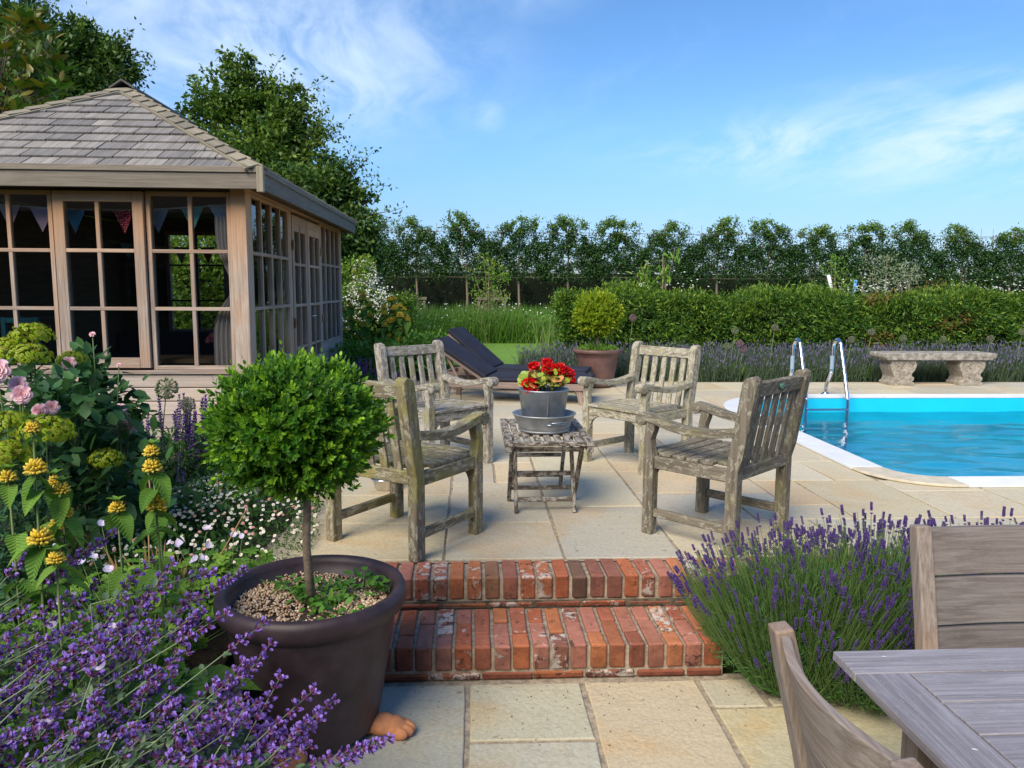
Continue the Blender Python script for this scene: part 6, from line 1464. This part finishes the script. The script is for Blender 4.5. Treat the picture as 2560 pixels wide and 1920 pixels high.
for (x, y, z, R, H, nl, flw, lab) in ((-1.22, 2.75, -.13, .33, .48, 170, 8, 'lime green cranesbill mound left of the big pot with pale lilac flowers'), (-1.02, 3.10, -.05, .26, .28, 110, 6, 'lime green cranesbill between the big pot and the white daisies'), (-1.12, 2.22, -.22, .24, .58, 110, 6, 'lime cranesbill leaves showing through the catmint'), (-1.62, 2.7, -.13, .24, .30, 50, 2, 'cranesbill leaves under the yellow phlomis flowers'), (-1.02, 1.86, -.24, .2, .56, 60, 3, 'cranesbill leaves in the middle of the catmint')):
    t = thing('cranesbill', lab, 'cranesbill', (x, y, z), 0, 'cranesbill plants in the flower bed'); mb = MB()
    for k in range(nl):
        a = random.uniform(0, 2 * PI); q = math.sqrt(random.random()); top = H * (1 - .45 * q * q) * random.uniform(.55, 1.0); p_ = Vector((math.cos(a) * q * R, math.sin(a) * q * R, top))
        dv = Vector((math.cos(a) + random.uniform(-.7, .7), math.sin(a) + random.uniform(-.7, .7) - .2, random.uniform(-.35, .25))); put('leaf', LOB[k % 2], t, pose(p_, dv, (random.uniform(-.3, .3), random.uniform(-.7, .1), 1), random.uniform(.045, .082)))
        mb.tube([(p_.x * .2, p_.y * .2, 0), (p_.x * .7, p_.y * .7, p_.z * .7), p_], .0016, 4)
    for k in range(flw):
        a = random.uniform(0, 2 * PI); p_ = Vector((math.cos(a) * R * .8, math.sin(a) * R * .6 - .03, H * random.uniform(.95, 1.2))); put('flower', FL, t, pose(p_, (random.uniform(-.5, .5), random.uniform(-.9, -.1), random.uniform(.4, 1)), (1, 0, 0), random.uniform(.024, .032))); mb.tube([(p_.x * .5, p_.y * .5, H * .3), p_], .0013, 4)
    mb.build('leaf_stalks', M['stem_g'], t)

# ================================================================== PHLOMIS (yellow whorls)
def heart_leaf(name, mat, asp=.62):
    b = MB(); n_ = 8; vs = []
    for k in range(n_ + 1):
        q = k / n_; wd = asp * .5 * (math.sin(PI * q ** .62) ** .8) if 0 < q < 1 else .0; dz = -.42 * q ** 1.8
        for sgn in (-1, -.5, 0, .5, 1): vs.append((q - .06 * abs(sgn) * (q < .3), sgn * wd, dz + abs(sgn) ** 1.3 * wd * .45 + .012 * math.sin(q * 22) * abs(sgn)))
    b.add(vs, [(k * 5 + j, k * 5 + j + 1, k * 5 + j + 6, k * 5 + j + 5) for k in range(n_) for j in range(4)], smooth=True); return b.mesh(name, mat)
HL = heart_leaf('leaf', obj_leaf_mat('phlomis_single', (.08, .20, .025), (.17, .33, .045), .6)); HL2 = heart_leaf('leaf', obj_leaf_mat('broad_leaf', (.08, .20, .03), (.13, .27, .05), .6), .85)
def whorl_mesh(seed):
    r = random.Random(seed); s = NP(); pos = []; dd = []; 
    for ring, (rr, zz_, el, n) in enumerate(((.017, .000, .05, 20), (.016, .005, .4, 18), (.012, .010, .75, 12), (.007, .013, 1.1, 7))):
        for k in range(n):
            a = 2 * PI * k / n + r.random() * .3; e = el + r.uniform(-.25, .25); pos.append((rr * .5 * math.cos(a), rr * .5 * math.sin(a), zz_)); dd.append((math.cos(a) * math.cos(e), math.sin(a) * math.cos(e), math.sin(e)))
    s.cloud(np.array(pos), np.array(dd), (0, 0, 1), rng.uniform(.014, .019, len(pos)), .0068, 'pebble', np.array([.25 * (r.random() < .15) for _ in pos]))
    n = 22; a = rng.uniform(0, 2 * PI, n); s.cloud(np.stack([np.cos(a) * .006, np.sin(a) * .006, np.full(n, -.006)], 1), np.stack([np.cos(a), np.sin(a), rng.uniform(.0, .5, n)], 1), (0, 0, 1), .017, .006, 'bit', 1)
    return s.mesh('flower_whorl', M['phl_fl'])
WH = [whorl_mesh(k) for k in range(3)]
def phlomis(label, x, y, z0, stems, group, leafs=.105, seed=0, basal=6):
    r = random.Random(seed); t = thing('phlomis', label, 'phlomis', (x, y, z0), 0, group)
    for sx, sy, whs in stems:
        topz = max(whs) - z0; b = MB(); b.tube([((sx - x) * .7, (sy - y) * .7, 0), (sx - x + r.uniform(-.01, .01), sy - y, topz * .6), (sx - x, sy - y, topz + .03)], [.0050, .0042, .0028], 6); b.build('stem', M['stem_g'], t)
        for wi, wz in enumerate(sorted(whs)):
            p_ = Vector((sx - x, sy - y, wz - z0)); sc = r.uniform(1.05, 1.35) * (2.1 if leafs > .15 else 1) * (.8 if wi == len(whs) - 1 else 1); put('flower_whorl', r.choice(WH), t, Matrix.Translation(p_) @ Matrix.Rotation(r.uniform(0, 6), 4, 'Z') @ Matrix.Diagonal((sc, sc, sc, 1)))
            a0 = r.uniform(0, PI)
            for k in (0, 1): a = a0 + k * PI + r.uniform(-.3, .3); put('leaf', HL, t, pose(p_ + Vector((0, 0, -.018)), (math.cos(a), math.sin(a) - .15, r.uniform(-1.1, -.3)), (0, 0, 1), leafs * r.uniform(.6, 1.1) * (.55 if wi == len(whs) - 1 and len(whs) > 2 else 1)))
        for lz in np.arange(.1, topz - .1, .13 if leafs < .15 else .3):
            a0 = r.uniform(0, PI)
            for k in (0, 1): a = a0 + k * PI; put('leaf', HL, t, pose(((sx - x) * .9, (sy - y) * .9, lz), (math.cos(a), math.sin(a), -.2), (0, 0, 1), leafs * r.uniform(.75, 1.05)))
        # tuft of bracts at the very top
        for k in range(4): a = k * PI / 2 + r.random(); put('leaf', HL, t, pose((sx - x, sy - y, topz + .025), (math.cos(a), math.sin(a), 1.1), (0, 0, 1), leafs * .32))
    for k in range(basal): a = r.uniform(0, 2 * PI); put('leaf', HL2, t, pose((math.cos(a) * .08, math.sin(a) * .08, r.uniform(.12, .34)), (math.cos(a), math.sin(a), r.uniform(.0, .4)), (0, 0, 1), leafs * r.uniform(1.6, 2.2)))
phlomis('tall phlomis at the far left with three stacked yellow whorls', -1.10, 1.98, -.22, [(-1.108, 1.95, (.951, .845, .66)), (-1.208, 2.0, (.812,)), (-1.075, 2.0, (.778, .716)), (-1.046, 1.9, (.625,)), (-1.146, 2.1, (.773, .65))], 'foreground phlomis with yellow whorls', .085, 1, 9)
phlomis('shorter phlomis with yellow whorls in front of the dark rose leaves', -.97, 2.35, -.18, [(-.965, 2.3, (.814, .766, .650)), (-1.077, 2.3, (.640,)), (-1.003, 2.42, (.60,))], 'foreground phlomis with yellow whorls', .095, 2, 8)
def st_px(px_list, y):
    out_ = []
    for px, ys in px_list: c = [pxy(px, q, y) for q in ys]; out_.append((c[0].x, y + random.uniform(-.15, .15), tuple(v.z for v in c)))
    return out_
phlomis('far phlomis clump with yellow flowers touching the summer house corner', -1.62, 11.6, -.02, st_px([(873, (768, 800)), (860, (775, 830)), (905, (738, 750, 780, 815)), (925, (765, 790)), (887, (845, 870)), (912, (815,))], 11.6), 'far phlomis beside the summer house', .18, 3, 4)
phlomis('far phlomis clump with yellow flowers right of the other, before the short yew hedge', -1.08, 11.5, -.02, st_px([(985, (748, 773, 800)), (962, (770, 785, 815)), (1010, (775, 795, 825)), (975, (750, 805, 840)), (1002, (765, 790, 850)), (950, (830,)), (1020, (800,))], 11.5), 'far phlomis beside the summer house', .18, 4, 4)
# ================================================================== EUPHORBIA, ROSES, SALVIA, ALLIUMS, DAISIES
def euph_head(seed):
    r = np.random.default_rng(seed); n = 150; d = norm(r.normal(size=(n * 2, 3))); d = d[d[:, 2] > -.25][:n]; n = len(d)
    s = NP(); c = d * nvec(1, 1, .72) * r.uniform(.86, 1.05, (n, 1)); t1 = norm(np.cross(d, rdir(n)))
    s.cloud(c - t1 * 0, t1, d, .21, .21, 'disc', r.random(n) ** 4 * .6); s.cloud(c + d * .05, norm(np.cross(d, t1)), d, .09, .09, 'disc', 1.0)
    m_ = 120; d2 = norm(r.normal(size=(m_, 3))); d2[:, 2] = np.abs(d2[:, 2]) - .2; s.cloud(d2 * .55, d2 + rdir(m_) * .5, rdir(m_), .32, .14, 'oval', .6)
    return s.mesh('flower_head', M['euph'])
EH = [euph_head(k) for k in range(3)]
random.seed(44)
def euphorbia(label, x, y, z, heads, seed):
    t = thing('euphorbia', label, 'euphorbia', (x, y, z), 0, 'euphorbia plants with lime yellow heads'); mb = MB(); s = NP(); o = Vector((x, y, z))
    for hx, hy, hz, hr in heads:
        p_ = Vector((hx, hy, hz)) - o; put('flower_head', random.choice(EH), t, Matrix.Translation(p_) @ Matrix.Rotation(random.uniform(0, 6), 4, 'Z') @ Matrix.Diagonal((hr, hr, hr, 1)))
        mb.tube([(random.uniform(-.08, .08), random.uniform(-.08, .08), 0), (p_.x * .8, p_.y * .8, p_.z * .5), p_], [.007, .006, .004], 6)
        n_ = 170; q = rng.random(n_) * .72 + .24; base = np.array([(p_.x * min(1, .3 + v * .7), p_.y * min(1, .3 + v * .7), p_.z * v) for v in q]); a = rng.uniform(0, 2 * PI, n_)
        s.cloud(base, np.stack([np.cos(a), np.sin(a), rng.uniform(-.5, .6, n_)], 1), (0, 0, 1), rng.uniform(.05, .10, n_), .012, 'oval', 0)
    s.build('leaves', M['euph_leaf'], t); mb.build('stems', M['stem_g'], t, kind='stuff')
euphorbia('tall euphorbia with lime yellow heads in front of the left window', -2.08, 3.75, .0, [(-2.075, 3.7, 1.075, .095), (-2.17, 3.66, 1.0, .105), (-2.04, 3.6, .985, .095), (-2.0, 3.9, .94, .075), (-2.3, 3.7, .9, .1)], 1)
euphorbia('euphorbia with big lime yellow heads at the left edge above the phlomis', -1.75, 2.98, -.06, [(-1.80, 3.0, .765, .095), (-1.655, 3.0, .745, .10), (-1.75, 2.88, .675, .095), (-1.9, 2.95, .68, .09), (-1.80, 2.85, .60, .08)], 2)
euphorbia('low euphorbia head beside the rose against the pale boards', -1.64, 3.45, -.02, [(-1.625, 3.4, .545, .075), (-1.70, 3.5, .46, .05)], 3)
euphorbia('euphorbia head half hidden among the dark rose leaves', -1.95, 3.9, .0, [(-1.955, 3.8, .735, .065)], 4)
# roses
def rose_mesh(seed, open_=1.0):
    r = random.Random(seed); b = MB()
    for ring, (rad, el, n, sz) in enumerate(((.06, 1.45, 4, .42), (.14, 1.25, 5, .50), (.22, 1.0, 6, .56), (.30, .72, 7, .62), (.36, .40, 7, .66), (.38, .05, 6, .66))):
        for k in range(n):
            a = 2 * PI * (k + r.random() * .4) / n + ring; e = el * (1.15 - .15 * open_) + r.uniform(-.1, .1); d = Vector((math.cos(a) * math.cos(e), math.sin(a) * math.cos(e), math.sin(e))); s = Vector((-math.sin(a), math.cos(a), 0)); u = d.cross(s)
            c0 = Vector((math.cos(a) * rad * .5, math.sin(a) * rad * .5, .0)); vs = []
            for q in range(4):
                for w_ in (-1, -.4, .4, 1):
                    wq = sz * .5 * (.35, .85, 1.0, .66)[q]; vs.append(c0 + d * sz * q / 3 + s * w_ * wq - u * (.20 * sz * abs(w_) ** 1.5) * -1 + d * (-.06 * abs(w_)) - u * (.10 * sz if q == 3 else 0))
            b.add(vs, [(q * 4 + w_, q * 4 + w_ + 1, (q + 1) * 4 + w_ + 1, (q + 1) * 4 + w_) for q in range(3) for w_ in range(3)], smooth=True)
    return b.mesh('flower', M['rose'])
RS = [rose_mesh(k) for k in range(3)]
def rosebush(label, x, y, z, fl, blobs, n, seed):
    t = thing('rose_bush', label, 'rose bush', (x, y, z), 0, 'pink rose bushes in the flower bed'); o = Vector((x, y, z)); mb = MB()
    for fx, fy, fz, fr, dx, dz in fl:
        p_ = Vector((fx, fy, fz)) - o; put('flower', RS[int(fx * 100) % 3], t, pose(p_, Vector((dx, -1, dz)), (1, 0, 0), 1) @ Matrix.Rotation(PI / 2, 4, 'Y') @ Matrix.Diagonal((fr * .74, fr * .74, fr * .74, 1))); mb.tube([(p_.x * .3, p_.y * .3, p_.z * .3), (p_.x * .85, p_.y * .9, p_.z * .8), p_], [.005, .0035, .0025], 5)
    pos, dd, ti = crown(blobs, n, 5, .15, .30, .2); s = NP(); s.cloud(pos, dd, rdir(len(pos)) * .5 + nvec(0, -.3, 1), rng.uniform(.06, .095, len(pos)), rng.uniform(.04, .058, len(pos)), 'oval', 0); s.build('leaves', M['rose_leaf'], t)
    for k in range(16): q = random.choice(blobs); mb.tube([(0, 0, 0), (q[0] * .6, q[1] * .6, q[2] * .5), (q[0] + random.uniform(-.1, .1), q[1], q[2])], [.007, .005, .002], 5)
    mb.build('stems', M['stem_g'], t); return t
rosebush('rose bush with large double pale pink roses at the left edge', -1.9, 3.35, .0, [(-1.915, 3.15, .972, .088, .3, .3), (-1.865, 3.2, .910, .062, .3, .4), (-1.835, 3.17, .872, .066, .5, .3), (-1.790, 3.3, .800, .052, .4, .2), (-1.83, 3.28, .785, .060, -.2, .3)], [(0, .1, .5, .28, .2, .3), (-.15, .1, .75, .25, .2, .2), (.1, .1, .75, .2, .15, .2), (.25, .2, .35, .25, .2, .3)], 900, 1)
rb = rosebush('dark leaved rose bush with pink flowers against the pale cladding', -1.93, 4.05, .0, [(-1.945, 3.76, .945, .055, .2, .2), (-1.640, 3.7, .652, .068, .3, .0), (-1.690, 3.7, .728, .050, .2, .5), (-1.955, 3.6, .833, .022, .2, .3), (-1.775, 3.9, .922, .020, .1, 1), (-1.895, 3.9, 1.075, .026, .1, 1)], [(-.05, 0, .70, .17, .14, .16), (-.12, 0, .85, .12, .1, .12), (.02, 0, .50, .19, .16, .2), (-.1, 0, .3, .22, .2, .25), (.1, -.02, .74, .09, .08, .08), (-.25, 0, .6, .2, .15, .3)], 1150, 2)
# salvia
def salvia(label, x, y, z, n, R, H, seed, sc=1.0, fol='herb', px=None):
    r = random.Random(seed); t = thing('salvia', label, 'salvia', (x, y, z), 0, 'purple salvias'); mb = MB()
    def sm(sd):
        s = NP(); pos = []; dd = []; rr = random.Random(sd)
        for w_ in range(13):
            q = w_ / 12
            for k in range(8): a = rr.uniform(0, 6.28); pos.append((q, 0, 0)); dd.append((.7, math.cos(a), math.sin(a)))
        s.cloud(np.array(pos), np.array(dd), rdir(len(pos)), .13 * 1.0, .055, 'oval', np.array([rr.random() ** 2 for _ in pos])); return s.mesh('flower_spike', M['salvia'])
    V = [sm(seed * 10 + k) for k in range(3)]
    for k in range(n):
        a = r.uniform(0, 6.28); q = math.sqrt(r.random()) * R; L = H * r.uniform(.26, .42); h = H * r.uniform(.62, 1.0) - L; p_ = Vector((math.cos(a) * q, math.sin(a) * q * .6, h)); d = Vector((r.gauss(0, .08), r.gauss(0, .08), 1)).normalized()
        put('flower_spike', V[k % 3], t, pose(p_, d, (1, 0, 0), 1) @ Matrix.Diagonal((L, .105 * sc, .105 * sc, 1))); mb.tube([(p_.x * .5, p_.y * .5, 0), p_, p_ + d * L], .0025 * sc, 4)
    mb.build('stems', M['stem_g'], t); m_ = int(900 * R / .25); a = rng.uniform(0, 2 * PI, m_); rr = np.sqrt(rng.random(m_)) * R * 1.15
    NP().cloud(np.stack([rr * np.cos(a), rr * np.sin(a), rng.random(m_) * H * .62], 1), rdir(m_) + nvec(0, 0, .4), rdir(m_) * .5 + nvec(0, 0, 1), .05 * sc, .018 * sc, 'oval', 0).build('leaves', M[fol], t)
salvia('salvia with upright violet spikes in front of the pale boards left of the box ball', -1.80, 4.75, .0, 34, .27, .66, 1, 1.25)
salvia('mound of green salvia leaves under the violet spikes', -1.42, 4.05, .0, 3, .30, .42, 2, .9)
salvia('deep purple salvia at the foot of the summer house wall beyond the doors', -1.42, 9.1, -.02, 46, .30, .52, 3, 1.3)
salvia('deep purple salvia behind the grey mottled armchair', -1.0, 9.2, -.02, 24, .26, .36, 4, 1.3)
# alliums
def allium_head(seed, tint):
    r = np.random.default_rng(seed); n = 150; d = norm(r.normal(size=(n, 3))); s = NP(); s.cloud(np.zeros((n, 3)), d, rdir(n), .86, .030, 'quad', tint); s.cloud(d * .76, d, rdir(n), .28, .22, 'bit', tint); return s.mesh('seed_head', M['allium'])
AH = [allium_head(1, 0), allium_head(2, .2), allium_head(3, .9)]
def allium(label, x, y, z, z1, r_, v=0, lean=(0, 0), leaves=False, g='allium seed heads'):
    t = thing('allium', label, 'allium', (x, y, z), 0, g); h = z1 - z; top = Vector((lean[0], lean[1], h))
    MB().tube([(0, 0, 0), (lean[0] * .3, lean[1] * .3, h * .5), top], [.006, .005, .004] if y > 8 else [.0042, .0038, .003], 6).build('stem', M['stem_g'], t)
    put('seed_head', AH[v], t, Matrix.Translation(top) @ Matrix.Rotation(x * 7, 4, 'Z') @ Matrix.Diagonal((r_, r_, r_, 1)))
    if leaves: s = NP(); a = rng.uniform(0, 6.28, 7); s.cloud(np.zeros((7, 3)), np.stack([np.cos(a) * .6, np.sin(a) * .6, np.ones(7)], 1), (0, 0, 1), .32, .03, 'blade', 0); s.build('leaves', M['fresh'], t)
allium('tallest allium seed head standing before the pale boards', -1.74, 4.2, .0, .765, .062, 0, (.074, 0), g='near allium seed heads')
allium('smaller dark allium seed head just left of the box ball', -1.90, 4.5, .0, .632, .045, 1, (.234, 0), g='near allium seed heads')
allium('allium seed head touching the lowest pink rose', -1.665, 3.62, .0, .675, .062, 0, (.005, 0), g='near allium seed heads')
for (px, py, v, lab) in ((1582, 795, 2, 'allium head against the hedge right of the plum pot'), (1818, 866, 0, 'shorter pale allium left of the tall one behind the cream chair'), (1838, 827, 0, 'tall pale allium between the cream chair and the ladder'), (1850, 859, 2, 'dark brownish allium close beside the tall pale one'), (1859, 873, 2, 'lowest dark allium above bending yellow leaves'), (1937, 819, 1, 'tall allium just left of the pool ladder'), (2129, 849, 1, 'allium just right of the pool ladder'), (2179, 830, 1, 'tall allium with strappy leaves left of the stone bench'), (2258, 846, 0, 'allium behind the left end of the stone bench'), (2358, 849, 0, 'allium above the middle of the stone bench'), (2476, 847, 1, 'allium behind the right end of the stone bench'), (2556, 830, 0, 'tall allium at the right edge of the border')):
    yy = 11.0; c = pxy(px, py, yy); allium(lab, c.x - .06, yy, -.02, c.z, .055, v, (.06, 0), px in (1859, 2179), 'alliums in the lavender border')
# trailing daisies
t = thing('daisy_mat', 'spreading mat of small white and pink fleabane daisies at the edge of the terrace', 'daisies', (-1.28, 3.95, .0)); n_ = 7000
def hmap(x, y): return .20 * np.clip(1 - ((x + .08) / .52) ** 2 - ((y) / .95) ** 2 * .75, .02, 1) ** .5
x = rng.uniform(-.62, .46, n_); y = rng.uniform(-.78, 1.0, n_); ok = ((x + .08) / .54) ** 2 + (y / .95) ** 2 + .12 * np.sin(x * 13 + y * 9) < 1; x, y = x[ok], y[ok]; h = hmap(x, y); n_ = len(x)
s = NP(); s.cloud(np.stack([x, y, h * rng.random(n_)], 1), rdir(n_) + nvec(0, -.2, .6), rdir(n_), rng.uniform(.02, .04, n_), .008, 'oval', 0); s.build('leaves', M['herb'], t, kind='stuff')
k_ = rng.random(n_) < .13; fx, fy, fh = x[k_], y[k_], h[k_]; m_ = len(fx); nrm_ = nvec(0, -.55, 1) + rdir(m_) * .45; tt = norm(np.cross(nrm_, rdir(m_)))
fp_ = np.stack([fx, fy, fh + rng.uniform(.012, .045, m_)], 1); s = NP(); s.cloud(fp_, tt, nrm_, .018, .018, 'disc', (rng.random(m_) < .16) * 1.0, 0); s.cloud(fp_ + norm(nrm_) * .0022, tt, nrm_, .0065, .0065, 'disc', 0, 1)
s.build('flowers', [M['daisy'], M['daisy_eye']], t, kind='stuff')
# filler foliage on the bed, dry stalks
def ground_cover(name, label, rects, n, leaf, mat, H):
    s = NP()
    for (x0, x1, y0, y1) in rects:
        m_ = int(n / len(rects)); x = rng.uniform(x0, x1, m_); y = rng.uniform(y0, y1, m_); z = -.20 + .18 * np.clip((y - 2.2) / 1.6, 0, 1) + rng.random(m_) * H
        s.cloud(np.stack([x, y, z], 1), rdir(m_) + nvec(0, 0, .5), rdir(m_) * .6 + nvec(0, 0, 1), leaf * rng.uniform(.6, 1.3, m_), leaf * .45, 'oval', 0)
    tag(s.build(name, M[mat], kind='stuff'), label, 'ground cover')
ground_cover('bed_foliage', 'low dark leaves covering the soil between the flower bed plants', [(-3.6, -1.35, 3.2, 6.2), (-2.6, -1.1, 2.0, 3.6), (-2.0, -1.02, 1.2, 2.4)], 9500, .06, 'herb', .22)
ground_cover('wall_foliage', 'leafy plants at the foot of the summer house and lawn edge', [(-1.8, -.95, 9.8, 11.2), (-1.4, -.3, 11.9, 13.2)], 5200, .085, 'meadow', .60)
ds = thing('withered_stalks', 'tan withered leaves and stalks standing among the phlomis', 'dead stalks', (-1.32, 3.1, -.05)); s = NP(); n_ = 16; a = rng.uniform(0, 6.28, n_); s.cloud(np.stack([rng.normal(0, .05, n_), rng.normal(0, .04, n_), np.zeros(n_)], 1), np.stack([np.cos(a) * .5, np.sin(a) * .3, np.ones(n_)], 1), (0, -1, 0), rng.uniform(.2, .42, n_), .022, 'blade', 0); s.build('dry_leaves', M['dry'], ds)
b = MB(); b.tube([(0, 0, 0), (.02, 0, .3), (.0, 0, .62)], .003, 5); b.tube([(.22, .0, 0), (.27, 0, .25), (.38, .05, .45)], .003, 5); b.tube([(-.02, 0, 0), (-.01, 0, .4)], .003, 5); b.build('dry_stalks', M['dry'], ds)
# white flowering shrub by the far corner of the summer house
t = bush('white_shrub', 'shrub covered in white blossom at the far corner of the summer house', 'shrub', [(0, 0, 1.15, .38, .3, .30), (.2, 0, .85, .35, .3, .25), (-.2, 0, 1.5, .3, .3, .4), (.05, 0, 1.7, .22, .2, .25)], (-1.95, 13.6, -.05), 3400, .06, 'fresh')
pos, dd, ti = crown([(0.08, -.05, 1.2, .42, .3, .30), (.3, 0, 1.0, .32, .3, .2), (.1, 0, 1.6, .25, .2, .25), (-.2, -.1, .9, .3, .3, .25)], 2000, 10, .6, .24); NP().cloud(pos, dd, (0, -.5, 1) + rdir(len(pos)) * .4, .030, .030, 'disc', 0).build('blossom', M['white_fl'], t, kind='stuff')
# moss and tiny weeds in the paving joints
n_ = 1500; gx = np.round(rng.uniform(0, 20, n_)) * .297 - 1.03; gy = rng.uniform(3.6, 7.2, n_); fl = rng.random(n_) < .5; gx2 = rng.uniform(-1, 5, n_); gy2 = np.round(rng.uniform(0, 12, n_)) * .297 + 3.585
jx = np.where(fl, gx, gx2) + rng.normal(0, .004, n_); jy = np.where(fl, gy, gy2) + rng.normal(0, .004, n_); kk = (np.sin(jx * 5.1) * np.cos(jy * 4.3) > .45) & ((jx < 2.7) | (jy < 4.8)); jx, jy = jx[kk], jy[kk]; n_ = len(jx)
s = NP(); s.cloud(np.stack([jx, jy, np.full(n_, -.006)], 1), rdir(n_) + nvec(0, 0, 1.2), rdir(n_), rng.uniform(.006, .014, n_), .004, 'diamond', 0)
tag(s.build('joint_moss', M['herb'], kind='stuff'), 'specks of moss and tiny weeds in the joints of the terrace', 'moss')
# unseen house added behind the camera to darken reflections in the summer house panes
mh = thing('added_house', 'unseen single storey house added behind the viewer to darken the window reflections', 'house', (-2, -5.2, -.34))
MB().box(-11, 10, -6, 0, 0, 3.3).build('wall', plain('warm_brick_wall', (.22, .12, .08), .9, nscale=6), mh)
rf_ = MB(); rf_.prism([(.45, 3.2), (.45, 3.32), (-3, 5.2), (-6.45, 3.32), (-6.45, 3.2)], 'x', -11.4, 10.4); rf_.build('roof', plain('brown_tiles', (.12, .07, .05), .9, nscale=8), mh)
for x in (-8, -5, -1.5, 2.5, 6):
    wf_ = MB().box(x - .8, x + .8, .004, .06, .9, 2.2).build('window', M['cedar'], mh); MB().box(x - .72, x + .72, .061, .07, .98, 2.12).build('pane', M['bar_dark'], wf_)
# ---- tidy: nothing selected, counts
for o in bpy.data.objects:
    if o.type == 'MESH' and not o.data.materials: o.data.materials.append(M['soil'])
print('objects', len(bpy.data.objects), 'tris', sum(len(m.loop_triangles) or sum(len(p.vertices) - 2 for p in m.polygons) for m in bpy.data.meshes if len(m.polygons) < 400000))
